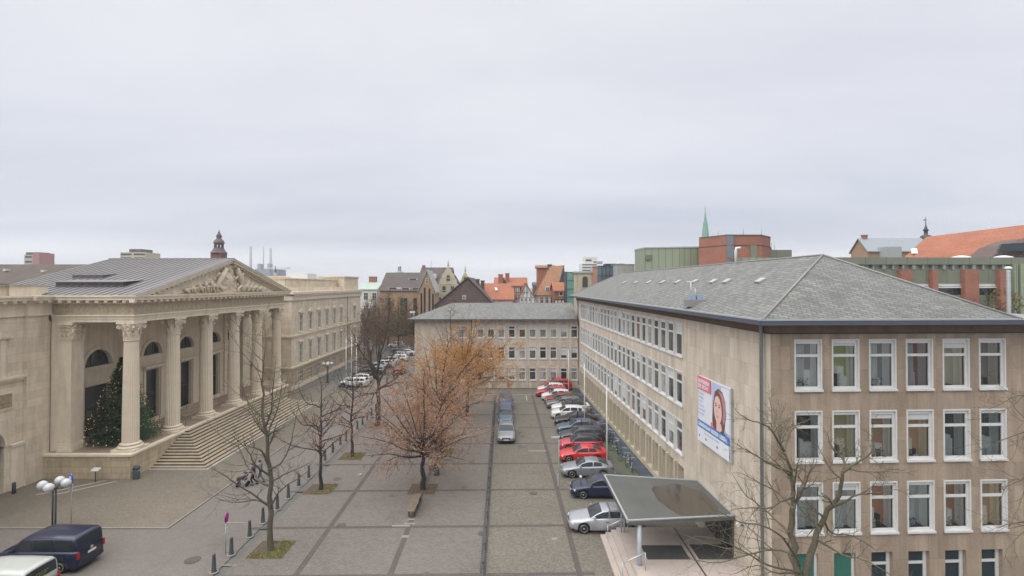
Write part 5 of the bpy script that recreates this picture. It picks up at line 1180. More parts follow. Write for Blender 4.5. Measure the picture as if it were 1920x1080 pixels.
for i,y in enumerate(by):
    ci=rg.choice([0,0,0,1,2,3,5]); x=fx(y)-1.62+rg.uniform(-.1,.12); 
    t=thing('bicycle','%s bicycle in the rack at the office wall, %s counted from the canopy'%(adj[ci],words[i]),'bicycle',(x,y,.062),R(rg.uniform(25,65)) if i%3 else R(rg.uniform(70,100)),'bicycles along the office wall')
    t.rotation_euler.x=R(rg.uniform(-10,10))
    inst('wheel',bw[0],t); inst('wheel',bw[1],t); o=inst('frame',bfm,t); setmat(o,bcol[ci]); inst('handlebar',bha,t); inst('saddle',bsa,t); inst('crank',bcr,t); inst('rack',bfe,t)
# planter edge of shrubs at the path (moss and ivy)
# ---------------- people and pram ----------------
def skin_obj(name,mat,chains,parent,sub=1):
    # chains: list of (points, radii) joined where points coincide
    vs=[]; es=[]; rad=[]; key={}
    def idx(p,r):
        k=(round(p[0],4),round(p[1],4),round(p[2],4))
        if k not in key: key[k]=len(vs); vs.append(k); rad.append(r)
        return key[k]
    for pts,rr in chains:
        pr=None
        for p,r in zip(pts,rr):
            i=idx(p,r)
            if pr is not None and pr!=i: es.append((pr,i))
            pr=i
    me=bpy.data.meshes.new(name); me.from_pydata(vs,es,[]); me.materials.append(mat)
    o=bpy.data.objects.new(name,me); COL.objects.link(o); o.parent=parent
    o.modifiers.new('skin','SKIN'); me.update()
    if not me.skin_vertices: me.attributes.get('x')
    try:
        sk=me.skin_vertices[0].data
    except Exception:
        sk=None
    if sk:
        for i,r in enumerate(rad): sk[i].radius=(r,r); sk[i].use_root=(i==0)
    m=o.modifiers.new('sub','SUBSURF'); m.levels=sub; m.render_levels=sub
    return o
def tubes_person(t,jacket,trousers,hair,pose,skirt=False):
    # one continuous body built from skinned chains, clothing as children of the figure
    m_sk=flat('skin',(.45,.28,.21),.6); s=pose
    hip=(0,0,.93); chest=(.03,0,1.30); neck=(.05,0,1.48); head=(.08,0,1.62)
    lk,lf=(s['lk'],.09,.50),(s['lf'],.09,.07); rk,rf_=(s['rk'],-.09,.50),(s['rf'],-.09,.07)
    le,lh=(s['le'][0],.26,s['le'][1]),(s['lh'][0],.24,s['lh'][1]); re,rh=(s['re'][0],-.26,s['re'][1]),(s['rh'][0],-.24,s['rh'][1])
    ls_,rs_=(.02,.19,1.42),(.02,-.19,1.42)
    ch=[([hip,chest,neck,head],[.12,.13,.055,.095]),([hip,(0.0,.09,.86),lk,lf,(lf[0]+.14,.09,.03)],[.12,.085,.055,.04,.035]),([hip,(0.,-.09,.86),rk,rf_,(rf_[0]+.14,-.09,.03)],[.12,.085,.055,.04,.035]),
        ([chest,ls_,le,lh],[.13,.06,.045,.028]),([chest,rs_,re,rh],[.13,.06,.045,.028])]
    for h in (lh,rh):
        for k in range(4): ch.append(([h,(h[0]+.05,h[1]+(k-1.5)*.022,h[2]-.03),(h[0]+.085-.008*abs(k-1.5),h[1]+(k-1.5)*.024,h[2]-.07)],[.028,.010,.008]))
        ch.append(([h,(h[0]+.03,h[1]+(-.045 if h[1]>0 else .045),h[2]-.01),(h[0]+.055,h[1]+(-.05 if h[1]>0 else .05),h[2]-.035)],[.028,.011,.009]))
    ch.append(([head,(.17,0,1.605)],[.095,.018]))
    b=skin_obj('body',m_sk,ch,t,1)
    skin_obj('jacket',jacket,[([(0,0,.84),(.0,0,.98),(.02,0,1.2),chest,(.045,0,1.45)],[.165,.155,.16,.165,.085]),([chest,ls_,le,tuple(lerp(le[i],lh[i],.85) for i in range(3))],[.165,.085,.065,.05]),([chest,rs_,re,tuple(lerp(re[i],rh[i],.85) for i in range(3))],[.165,.085,.065,.05])],t,1)
    skin_obj('trousers',trousers,[([(0,0,.95),(0,.09,.84),lk,(lf[0],.09,.12)],[.13,.10,.075,.062]),([(0,0,.95),(0,-.09,.84),rk,(rf_[0],-.09,.12)],[.13,.10,.075,.062])],t,1)
    for s_ in (lf,rf_): MB().tube([(s_[0]-.06,s_[1],.05),(s_[0]+.03,s_[1],.05),(s_[0]+.16,s_[1],.035)],[.045,.05,.035],8).build('shoe',m_black,t,uv=False)
    MB().lathe([(.03,-.06),(.10,-.04),(.115,.03),(.10,.09),(.05,.125),(.01,.13)],(.055,0,1.65),12).build('hair',hair,t,uv=False)
    for sy in (-.035,.035): MB().lathe([(.002,-.008),(.011,0),(.002,.008)],(.168,sy,1.645),8,axis='x').build('eye',m_black,t,uv=False)
walkA=dict(lk=.16,lf=.02,rk=.05,rf=-.30,le=(.05,1.15),lh=(.35,1.02),re=(.05,1.15),rh=(.35,1.02))
walkB=dict(lk=-.02,lf=-.30,rk=.18,rf=.26,le=(-.06,1.15),lh=(.06,.90),re=(.02,1.14),rh=(.20,.94))
g=G(475,909); t=thing('person','person in dark navy jacket and black trousers pushing a pram across the road','person',(g.x,g.y,0),R(195)); tubes_person(t,flat('navy_jacket',(.022,.022,.06),.8),m_black,flat('brown_hair',(.09,.05,.03),.7),walkA)
g=G(489,903); t=thing('person','person in long grey blue coat and blue jeans walking beside the pram','person',(g.x,g.y,0),R(188)); tubes_person(t,flat('grey_coat',(.12,.14,.17),.8),flat('jeans',(.07,.09,.14),.8),flat('dark_hair',(.05,.04,.035),.7),walkB)
g=G(456,911); t=thing('pram','dark pram with small blue hood pushed by the person in the navy jacket','pram',(g.x,g.y,0),R(195))
for x,y in ((-.32,.26),(-.32,-.26),(.36,.24),(.36,-.24)):
    MB().lathe([(.11,-.02),(.14,-.02),(.14,.02),(.11,.02),(.11,-.02)],(x,y,.145),16,axis='y').tube([(x-.12,y,.145),(x+.12,y,.145)],.008,4).tube([(x,y,.03),(x,y,.26)],.008,4).build('wheel',m_tyre,t,uv=False)
mb=MB()
for y in (-.22,.22): mb.tube([(.36,y,.15),(-.1,y,.55),(-.55,y,1.02)],.014,5).tube([(-.32,y,.15),(.12,y,.58)],.014,5)
mb.tube([(-.55,-.22,1.02),(-.55,.22,1.02)],.018,6).build('frame',m_steel,t,uv=False)
MB().prism([(-.25,-.2,.50),(.38,-.2,.45),(.46,-.2,.68),(-.28,-.2,.78)],(0,.4,0)).build('seat',flat('pram_fabric',(.06,.03,.04),.9),t,uv=False)
mb=MB(); n=8
for k in range(n):
    a0,a1=PI*.45+PI*.55*k/n,PI*.45+PI*.55*(k+1)/n
    mb.quad((-.05+.30*math.cos(a0),-.21,.76+.30*math.sin(a0)),(-.05+.30*math.cos(a1),-.21,.76+.30*math.sin(a1)),(-.05+.30*math.cos(a1),.21,.76+.30*math.sin(a1)),(-.05+.30*math.cos(a0),.21,.76+.30*math.sin(a0)))
mb.build('hood',flat('pram_hood',(.03,.035,.09),.9),t,uv=False)

# repairs, worn marks and drains in the paving
rg=random.Random(41); mb=MB(); mb2=MB()
for (u,v,w_,d_) in ((752,986,1.2,.22),(768,982,.7,.22),(760,1006,.45,.3),(771,974,.5,.2),(440,980,1.5,.14),(430,1060,.9,.1),(1075,905,.4,.3),(1040,1010,.35,.3)):
    g=G(u,v); mb.add([(g.x-w_/2,g.y-d_/2,.0125),(g.x+w_/2,g.y-d_/2,.0125),(g.x+w_/2,g.y+d_/2,.0125),(g.x-w_/2,g.y+d_/2,.0125)],[(0,1,2,3)])
tag(mb.build('worn_stones',m_kerb2),kind='structure')
for k in range(26):
    x,y=(rg.uniform(4.5,8.4),rg.uniform(31,74)) if k<14 else (rg.uniform(-15,2.5),rg.uniform(27,70))
    r=rg.uniform(.12,.45); n=12; mb2.add([(x+r*rg.uniform(.6,1.1)*math.cos(2*PI*i/n),y+r*rg.uniform(.6,1.1)*math.sin(2*PI*i/n),.0135+k*.0002) for i in range(n)],[tuple(range(n))])
tag(mb2.build('oil_stains',mk('oily_setts',(.10,.092,.08),(.075,.07,.062),ns=2,coord='Object',fine=.2,rough=.5)),kind='structure')
for i,(u,v,lab) in enumerate(((905,1000,'round iron drain cover beside the chain barrier'),(1000,925,'round iron cover in the car park lane'),(640,985,'round iron cover on the plaza between two tree rows'))):
    o=MB().lathe([(.32,0),(.32,.006),(.28,.010),(.24,.006),(.20,.010),(.02,.010)],(0,0,0),20).build('manhole_cover',m_dstripe,None,G(u,v)+Vector((0,0,.006))); tag(o,lab,'manhole cover')
# ---------------- trees ----------------
m_bark=mk('bark_mossy',(.115,.105,.072),(.08,.07,.055),ns=1.2,coord='Object',fine=.25,stain=.1)
m_barkd=mk('bark_dark',(.042,.038,.036),(.03,.026,.025),ns=1.5,coord='Object',fine=.3)
m_barkg=mk('bark_green',(.125,.115,.07),(.095,.08,.065),ns=.9,coord='Object',fine=.3)
m_barkb=mk('bark_brown',(.085,.058,.045),(.06,.042,.035),ns=1.5,coord='Object',fine=.25)
class Tree:
    def __init__(s,seed): s.r=random.Random(seed); s.t=MB(); s.c=MB(); s.tips=[]; s.n=0
    def rv(s): return Vector((s.r.gauss(0,1),s.r.gauss(0,1),s.r.gauss(0,1)))
    def limb(s,p,d,ln,r0,lev,maxlev,curl=.16,up=.06,kids=(6,6,5,4),ratio=.55,ang=(35,65),taper=.35,minr=.006,start=.25):
        n=max(3,int(ln/ (.55 if lev<2 else .35))); n=min(n,9); pts=[Vector(p)]; rad=[r0]; d=Vector(d).normalized(); step=ln/n
        for i in range(n):
            d=(d+s.rv()*curl*(.7 if lev==0 else 1)+Vector((0,0,up))).normalized(); pts.append(pts[-1]+d*step); rad.append(max(minr,r0*lerp(1,taper,(i+1)/n)))
        s.n+=1
        sides=(9,7,5,4,3,3)[min(lev,5)]
        (s.t if lev<=1 else s.c).tube(pts,rad,sides,cap=False)
        if lev>=maxlev: s.tips.append((pts[-1],d,pts[n//2])); return
        k=kids[min(lev,len(kids)-1)]
        for i in range(k):
            t=start+(1-start)*(i+s.r.random())/k; j=min(n-1,int(t*n)); q=pts[j].lerp(pts[j+1],t*n-j)
            dd=(pts[j+1]-pts[j]).normalized(); side=dd.cross(s.rv()).normalized(); a=R(s.r.uniform(*ang))
            nd_=dd*math.cos(a)+side*math.sin(a)
            s.limb(q,nd_,ln*ratio*s.r.uniform(.7,1.15)*(1.1-.45*t),rad[j]*.62,lev+1,maxlev,curl,up,kids,ratio,ang,taper,minr,.15)
        s.limb(pts[-1],d,ln*ratio*.8,rad[-1],lev+1,maxlev,curl,up,kids,ratio,ang,taper,minr,.1)
    def leaves(s,per,size,spread,mats,filt=None,fall=0):
        lm=MB(); r=s.r
        for (p,d,m) in s.tips:
            if filt and not filt(p,r): continue
            for k in range(per):
                c=p.lerp(m,r.random())+s.rv()*spread; a=s.rv().normalized(); b=a.orthogonal().normalized(); cdir=a.cross(b); z=size*r.uniform(.6,1.3)
                lm.add([c-b*z*.35,c+cdir*z*.8-b*z*.05,c+b*z*.35,c-cdir*z*.3],[(0,1,2,3)],min(len(mats)-1,int(r.random()*len(mats))))
        return lm
def leafm(name,c):
    m=bpy.data.materials.new(name); m.use_nodes=True; t=m.node_tree; t.nodes.clear()
    tc=nd(t,'ShaderNodeTexCoord'); nz=nd(t,'ShaderNodeTexNoise',{'Vector':tc.outputs['Object'],'Scale':1.1,'Detail':3.})
    col=mix_(t,nz.outputs[0],tuple(x*.65 for x in c),tuple(x*1.3 for x in c))
    a=nd(t,'ShaderNodeBsdfDiffuse',{'Color':col}); b=nd(t,'ShaderNodeBsdfTranslucent',{'Color':col}); mx=nd(t,'ShaderNodeMixShader',{0:.35,1:a.outputs[0],2:b.outputs[0]}); nd(t,'ShaderNodeOutputMaterial',{0:mx.outputs[0]}); return m
LO=[leafm('leaf_rust',(.46,.27,.18)),leafm('leaf_orange',(.48,.26,.12)),leafm('leaf_brown',(.30,.195,.14)),leafm('leaf_russet',(.46,.29,.22))]
LGold=[leafm('leaf_gold',(.54,.32,.11)),leafm('leaf_amber',(.48,.26,.09)),LO[1]]
LB=[leafm('leaf_dun',(.22,.15,.11)),leafm('leaf_dull_red',(.24,.14,.11)),leafm('leaf_olive',(.19,.165,.09))]
LG=[leafm('leaf_dark_green',(.05,.06,.025)),leafm('leaf_bronze',(.14,.10,.04))]
def finish(tr,name,label,loc,barkt,barkc,lm=None,lmats=None,group=None,cat='tree',rz=0):
    t=thing(name,label,cat,loc,rz,group)
    tr.t.build('trunk',barkt,t,uv=False)
    tr.c.build('crown',barkc,t,uv=False)
    if lm and lm.f: lm.build('foliage',lmats,t,uv=False)
    return t
def explicit(tr,pts,r0,r1,maxlev,lev=1,kids=(5,5,4,4),ratio=.42,ang=(30,70),start=.2,curl=.17,up=.05,minr=.006,ln=None):
    # a limb with a given course, sprouting generated branches
    pts=[Vector(p) for p in pts]; fine=[]
    m=len(pts)-1
    for i in range(m):
        for q in range(3):
            t=q/3; a=pts[max(i-1,0)];b=pts[i];c=pts[i+1];d=pts[min(i+2,m)]
            p=.5*((2*b)+(c-a)*t+(2*a-5*b+4*c-d)*t*t+(3*b-a-3*c+d)*t**3); fine.append(p)
    fine.append(pts[-1]); n=len(fine)-1
    rad=[lerp(r0,r1,(i/n)**.8) for i in range(n+1)]; fine=[fine[0]]+[p+tr.rv()*min(.05,rad[i+1]*.5) for i,p in enumerate(fine[1:-1])]+[fine[-1]]
    tr.t.tube(fine,rad,8,cap=False)
    tot=sum((fine[i+1]-fine[i]).length for i in range(n)); k=kids[0]
    for i in range(k):
        t=start+(1-start)*(i+tr.r.random())/k; j=min(n-1,int(t*n)); dd=(fine[j+1]-fine[j]).normalized(); side=dd.cross(tr.rv()).normalized(); a=R(tr.r.uniform(*ang))
        tr.limb(fine[j],dd*math.cos(a)+side*math.sin(a),(ln or tot*ratio)*tr.r.uniform(.6,1.15)*(1.1-.4*t),max(minr,rad[j]*.55),lev+1,maxlev,curl,up,kids[1:],.55,ang,.35,minr,.15)
    tr.limb(fine[-1],fine[-1]-fine[-2],(ln or tot*ratio)*.6,rad[-1],lev+1,maxlev,curl,up,kids[1:],.55,ang,.35,minr,.1)
def px(u,v,Y,base): return P(u,v,Y)-base
# T1: near bare tree on the left, limbs follow the photograph
b=G(508,1032); tr=Tree(11); Y=b.y; q=lambda u,v,dy=0.: px(u,v,Y+dy,b)
explicit(tr,[(0,0,0),q(507,960),q(505,880),q(500,820),q(492,760,.2),q(493,700,.3),q(498,640,.5)],.20,.025,3,lev=0,kids=(11,5,4,3),ratio=.22,start=.42,minr=.008)
for L_ in ([q(503,948),q(470,925,-.6),q(440,905,-1.2),q(420,890,-1.6),q(400,880,-2)],[q(503,944),q(480,938,.8),q(450,942,1.4),q(425,940,1.9),q(400,930,2.2)],[q(502,910),q(480,895,.5),q(462,870,1),q(448,840,1.3),q(425,825,1.6),q(400,805,1.9)],
  [q(507,955),q(518,930,-.8),q(535,912,-1.5),q(555,900,-2.1),q(575,885,-2.6)],[q(506,905),q(530,890,.9),q(560,878,1.6),q(585,865,2.2)],[q(505,880),q(525,870,-1),q(540,845,-1.7),q(550,810,-2.1),q(556,775,-2.4)],
  [q(502,870),q(490,845,-.8),q(470,838,-1.3),q(445,832,-1.9)],[q(500,815),q(482,790,.5),q(468,765,.8),q(462,742,1)],[q(500,812),q(512,790,.6),q(524,750,.9),q(530,710,1.2)],[q(498,800),q(508,770,-.7),q(512,730,-1),q(516,690,-1.2)],[q(502,890),q(478,870,-1.2),q(465,845,-1.6),q(440,820,-2.1)]):
    explicit(tr,L_,.065,.014,4,lev=1,kids=(8,5,4,2),ratio=.30,minr=.0055)
finish(tr,'plane_tree','tall bare tree with mossy grey bark in the nearest grassy square on the left',b,m_bark,m_bark,group='trees in the plaza rows')
# T2, T3: smaller ones with a few orange leaves
def small(seed,u,v,top,lab,leaf=.5,hgt=None,lean=0.,sp=1.0):
    b=G(u,v); tr=Tree(seed); Y=b.y; zt=P(u,top,Y).z
    trunk=[(0,0,0),(lean*.2,0,zt*.2),(lean*.5,0,zt*.45),(lean*.8,.1,zt*.7),(lean,0,zt*.97)]
    explicit(tr,trunk,.17,.02,3,lev=0,kids=(9,5,4,3),ratio=.24,start=.35,minr=.007)
    for k in range(11):
        a=2*PI*k/11*2.4+seed; z=zt*(.30+.045*k); l=sp*zt*(.34-.015*k)*tr.r.uniform(.8,1.15)
        c,s=math.cos(a),math.sin(a); o=lean*z/zt
        explicit(tr,[(o,0,z),(o+c*l*.35,s*l*.35,z+l*.12),(o+c*l*.7,s*l*.7,z+l*.25),(o+c*l,s*l,z+l*(.40+.05*k))],.06,.015,3,lev=1,kids=(6,5,3),ratio=.32,minr=.007)
    lm=tr.leaves(5,.09,.16,LO,filt=lambda p,r:(p.z<zt*.7 and r.random()<leaf) or r.random()<.03)
    return finish(tr,'oak_tree',lab,b,m_barkd,m_barkd,lm,LO,group='trees in the plaza rows')
small(21,601,918,712,'small oak with sparse orange leaves, second tree in the left row',.8)
small(22,660,856,680,'small oak with sparse orange leaves, third tree in the left row',.7)
# T4: larger leaning one
b=G(708,797); tr=Tree(31); Y=b.y; q=lambda u,v,dy=0.: px(u,v,Y+dy,b)
explicit(tr,[(0,0,0),q(709,760),q(709,725),q(706,700),q(697,680),q(690,650)],.30,.09,4,lev=0,kids=(5,4,4,3,3),ratio=.3,start=.5)
for L_ in ([q(708,712),q(690,680,-1),q(672,650,-1.5),q(662,625,-2)],[q(709,722),q(724,690,1),q(738,660,1.8),q(752,640,2)],[q(709,705),q(708,670,.8),q(706,640,1.2),q(704,600,1.6)],[q(706,700),q(716,660,-1.4),q(724,625,-2),q(728,595,-2)],[q(709,730),q(735,715,-1),q(750,700,-1.5),q(752,685,-2)],[q(700,690),q(690,655,1.6),q(684,620,2.2),q(690,590,2)],[q(709,735),q(685,740,1),q(668,732,1.5)],[q(710,726),q(728,724,1),q(745,718,2),q(770,716,2.5)]):
    explicit(tr,L_,.13,.03,4,lev=1,kids=(6,5,4,3),ratio=.36,minr=.01)
lm=tr.leaves(3,.11,.2,LB,filt=lambda p,r:r.random()<(.9 if p.z>7 else .4))
finish(tr,'oak_tree','big forked dark tree with sparse brown leaves, fourth in the left row',b,m_barkb,m_barkb,lm,LB,group='trees in the plaza rows')
# T5: oak in the middle, rusty crown
m_rtwig=mk('rust_twigs',(.15,.105,.08),(.10,.07,.055),ns=1.5,coord='Object',fine=.25)
def oak(seed,b,zt,rw,z1,leafmats,lab,per=3,filt=None,bark=None,limbs=17,kk=(7,6,5,4),size=.13,skew=(0,0),tr_r=.24,lowz=None,cat_group='trees in the plaza rows',spread=.16,maxlev=4,shape=1.):
    tr=Tree(seed); bark=bark or m_barkd
    explicit(tr,[(0,0,0),(0,0,z1*.5),(.05,0,z1),(.1,.1,zt*.6),(skew[0]*.5,0,zt*.88)],tr_r,.03,maxlev,lev=0,kids=(8,)+kk[1:],ratio=.2,start=.5,minr=.008)
    for k in range(limbs):
        f=k/limbs; a=2.4*k+seed; el=lerp(R(4),R(64),f); z=z1*(.86+.34*f); L0=lerp(rw,(zt-z),f**1.3)*tr.r.uniform(.82,1.05)
        c,s=math.cos(a),math.sin(a); ce,se=math.cos(el),math.sin(el)
        ex,ey=skew[0]*f,skew[1]*f
        pts=[(0,0,z),(c*ce*L0*.3,s*ce*L0*.3,z+se*L0*.22),(c*ce*L0*.6+ex*.5,s*ce*L0*.6+ey*.5,z+se*L0*.55+.2),(c*ce*L0*.95+ex,s*ce*L0*.95+ey,z+se*L0*.95)]
        explicit(tr,pts,.09*(1-.3*f),.016,maxlev,lev=1,kids=kk,ratio=.34,minr=.007,up=.03)
    lm=tr.leaves(per,size,spread,leafmats,filt=filt)
    return finish(tr,'oak_tree',lab,b,bark,m_rtwig,lm,leafmats,group=cat_group)
b5=G(793,918)
oak(41,b5,9.6,5.1,3.0,LO,'broad rusty leaved oak in the middle of the plaza beside the bench',per=8,filt=lambda p,r:(r.random()<(.95 if mnoise.noise(p*.8)>-.15 else .35) if p.z>4.0 else r.random()<.35),limbs=26,size=.085,kk=(7,6,4,3),spread=.26)
b6=G(828,848)
oak(43,b6,11.8,4.9,4.4,[LO[0],LO[1],LGold[0],LO[3],LO[1]],'taller orange oak directly behind the rusty oak',per=6,filt=lambda p,r:(r.random()<(.85 if mnoise.noise(p*.6)>-.05 else .25)),limbs=26,size=.12,skew=(1.2,0),kk=(6,5,4,3),spread=.2)
b7=Vector((-5.4,60.5,0))
oak(44,b7,11.6,6.3,5.2,LGold,'golden orange oak reaching over the parked cars, right of the other oaks',per=9,filt=lambda p,r:(r.random()<(.95 if p.z<8.5 else .15)),limbs=22,size=.14,skew=(1.5,0),kk=(6,5,4,3),spread=.25)
b8=Vector((-8.4,67.5,0))
oak(45,b8,13.6,4.2,5.0,LB,'slim nearly bare oak in front of the low office wing',per=1,filt=lambda p,r:r.random()<.3,limbs=14,size=.14,kk=(6,5,4,3))
# tree squares
i=0
for (u,v) in ((508,1032),(601,918),(660,856),(708,797),(793,918),(828,848)):
    g=G(u,v); i+=1
    tree_square(g.x-1.05,g.y-.9,g.x+1.05,g.y+1.1,{1:1.0,2:.5,3:.6,6:.4}.get(i,0),i)
# near right tree with mossy limbs
b=Vector((11.2,18.4,0)); tr=Tree(52); Y=b.y; q=lambda u,v,dy=0.: px(u,v,Y+dy,b)
explicit(tr,[(0,0,0),(0,0,2.2),q(1500,1090),q(1485,1020,.2),q(1486,960,.3),q(1488,920,.4),q(1480,880,.5),q(1468,840,.6),q(1455,800,.8)],.20,.025,4,lev=0,kids=(7,5,4,3,2),ratio=.15,start=.55,minr=.005)
explicit(tr,[(.1,0,2.4),q(1510,1085),q(1525,1020),q(1545,970),q(1570,930,-.5),q(1583,885,-.8),q(1605,870,-1),q(1632,850,-1.2)],.155,.025,4,lev=0,kids=(8,5,4,3,2),ratio=.16,start=.35,minr=.005)
for L_ in ([q(1500,1060),q(1470,1010,-1),q(1430,985,-1.4),q(1390,980,-1.8),q(1350,960,-2)],[q(1490,1040),q(1450,1030,.8),q(1400,1040,1),q(1350,1055,1.2),q(1300,1050,1.2)],[q(1500,1075),q(1440,1060,-2),q(1390,1030,-2.5),q(1340,1010,-2.8)],[q(1487,955),q(1460,925,.8),q(1425,905,1.1),q(1395,890,1.3)],[q(1486,960),q(1505,905,.6),q(1520,885,.8),q(1530,870,1)],
  [q(1487,930),q(1450,950,-.6),q(1410,952,-.8),q(1375,955,-1)],[q(1482,885),q(1445,870,-.6),q(1410,850,-.9),q(1385,835,-1)],[q(1470,845),q(1478,820,.5),q(1490,800,.7),q(1510,790,.8)],[q(1555,955),q(1600,930,-.6),q(1640,925,-1),q(1680,918,-1.2)],[q(1530,1010),q(1580,1040,-1),q(1620,1050,-1.4),q(1665,1075,-1.8)],[q(1545,975),q(1560,1000,.4),q(1600,1005,.6),q(1640,1030,.8)],[q(1583,885),q(1580,860,.4),q(1560,840,.6),q(1552,815,.7)],[q(1500,1070),q(1460,1075,1.5),q(1420,1060,2),q(1380,1075,2.2)],[q(1468,840),q(1440,800,-.3),q(1410,790,-.4),q(1385,775,-.5)],[q(1480,1000),q(1440,960,1.2),q(1400,930,1.6),q(1380,900,1.8)]):
    explicit(tr,L_,.048,.011,4,lev=1,kids=(8,6,4,2),ratio=.32,minr=.0038,curl=.22)
finish(tr,'bare_tree','bare mossy tree with forked trunk in front of the near office wall',b,m_barkg,m_barkg)
# twigs from a tree right of the frame
b=Vector((20.6,17.0,0)); tr=Tree(61); q=lambda u,v,dy=0.: px(u,v,17+dy,b)
explicit(tr,[(0,0,0),(0,0,4),(-.1,0,6.5),(0,.1,8.5),(.2,0,10.5)],.22,.04,3,lev=0,kids=(6,5,4,3),ratio=.15,start=.5,minr=.005)
for L_ in ([(0,0,5.5),q(1960,900),q(1915,900),q(1885,915)],[(0,0,7),q(1960,760),q(1920,740),q(1890,750)],[(0,0,6.5),q(1960,830),q(1925,810),q(1880,825)],[(0,0,5),q(1960,980),q(1930,990),q(1905,1010)]):
    explicit(tr,L_,.06,.012,4,lev=1,kids=(6,5,3,2),ratio=.25,minr=.005)
finish(tr,'bare_tree','bare branches of a tree reaching in at the right edge before the office windows',b,m_barkg,m_barkg)
# ---------------- street trees in the distance ----------------
def far_tree_mesh(seed,mats,dens,h=12,bark=None,per=3):
    tr=Tree(seed)
    explicit(tr,[(0,0,0),(.1,0,h*.2),(0,.1,h*.5),(.1,0,h*.85)],.24,.05,3,lev=0,kids=(10,6,5,4),ratio=.26,start=.3,minr=.014)
    for k in range(13):
        a=2.4*k+seed; f=k/13; L0=lerp(h*.42,h*.5,f); el=lerp(R(20),R(70),f); z=h*(.24+.16*f); c,s=math.cos(a),math.sin(a); ce,se=math.cos(el),math.sin(el)
        explicit(tr,[(0,0,z),(c*ce*L0*.5,s*ce*L0*.5,z+se*L0*.45),(c*ce*L0,s*ce*L0,z+se*L0)],.11,.03,3,lev=1,kids=(7,6,5),ratio=.42,minr=.014)
    lm=tr.leaves(per,.28,.3,mats,filt=lambda p,r:r.random()<dens)
    return tr.t.mesh('trunk',bark or m_barkb,uv=False),tr.c.mesh('crown',bark or m_barkb,uv=False),lm.mesh('foliage',mats,uv=False)
FT=[far_tree_mesh(71,LB,.75),far_tree_mesh(72,LG+[LB[0]],.8),far_tree_mesh(73,[LO[1],LO[0],LB[1]],.6),far_tree_mesh(74,LB,.3),far_tree_mesh(75,[leafm('leaf_yellowgreen',(.20,.17,.05)),LB[2]],.6)]
for i,(u,Y,k,s_,lab) in enumerate(((690,118,0,1.0,'purplish brown tree at the corner of the far palace wing'),(711,108,0,.95,'dark reddish tree over the ranked street cars'),(728,128,1,1.15,'dark green tinged tree in front of the brown brick house'),(748,122,4,1.1,'olive brown tree left of the orange one'),(764,138,2,1.05,'orange brown tree before the brick gable'),(778,130,1,.95,'dark tree next to the left end of the low office wing'),(700,142,3,1.0,'thin bare tree behind the purplish brown tree'),(738,148,0,1.15,'brown tree against the brick house wall'),(757,158,1,1.0,'small dark tree behind the orange brown one'),(684,131,3,.85,'bare tree beside the green roofed white house'),(722,150,4,1.1,'yellow brown tree in the middle of the far group'),(775,150,2,.95,'rust coloured tree partly behind the office wing corner'))):
    t=thing('street_tree',lab,'tree',((u-960)*Y/F,Y,0),i*1.1,'trees along the far street'); t.scale=(s_,)*3
    for n_,me in zip(('trunk','crown','foliage'),FT[k]): inst(n_,me,t)
for i,(u,Y,k,s_,lab) in enumerate(((75,128,3,1.62,'leafless tree behind the old dark roof, left of the red tower block'),(105,132,3,1.6,'leafless tree behind the old dark roof, right of the red tower block'))):
    t=thing('street_tree',lab,'tree',((u-960)*Y/F,Y,0),i*2,'trees behind the old roof'); t.scale=(s_,)*3
    for n_,me in zip(('trunk','crown'),FT[k][:2]): inst(n_,me,t)
for i,(u,Y,k,s_,lab) in enumerate(((1780,66,4,1.32,'thin yellowish tree in front of the green and brick building'),(1720,70,4,1.25,'thin yellowish tree rising just above the slate hip'),(1850,62,4,1.27,'yellow green tree before the right brick pillars'),(1905,58,4,1.25,'yellow green tree at the right edge behind the roof'))):
    t=thing('street_tree',lab,'tree',((u-960)*Y/F,Y,0),i*1.7,'trees behind the office block'); t.scale=(s_,)*3
    for n_,me in zip(('trunk','crown','foliage'),FT[k]): inst(n_,me,t)
# ---------------- background buildings ----------------
def bthing(name,lab,cat='building',x=0,y=0,rz=0,group=None): return thing(name,lab,cat,(x,y,0),rz,group)
def UX(u,Y): return P(u,534,Y).x
def VZ(v,Y,u=960): return P(u,v,Y).z
def win(par,x,z,w_,h,y=0,frame=None,name='window',pane=None,bars=(1,1)):
    mb=MB(); f=min(.12,w_*.12); mb.box(x,x+f,y-.08,y,z,z+h).box(x+w_-f,x+w_,y-.08,y,z,z+h).box(x+f,x+w_-f,y-.08,y,z,z+f).box(x+f,x+w_-f,y-.08,y,z+h-f,z+h)
    if bars[0]: mb.box(x+w_/2-.04,x+w_/2+.04,y-.07,y,z+f,z+h-f)
    if bars[1]: mb.box(x+f,x+w_-f,y-.065,y,z+h*.62,z+h*.62+.07)
    o=mb.build(name,frame or m_white,par); MB().quad((x+f,y-.03,z+f),(x+w_-f,y-.03,z+f),(x+w_-f,y-.03,z+h-f),(x+f,y-.03,z+h-f)).build('pane',pane or m_dglass,o); return o
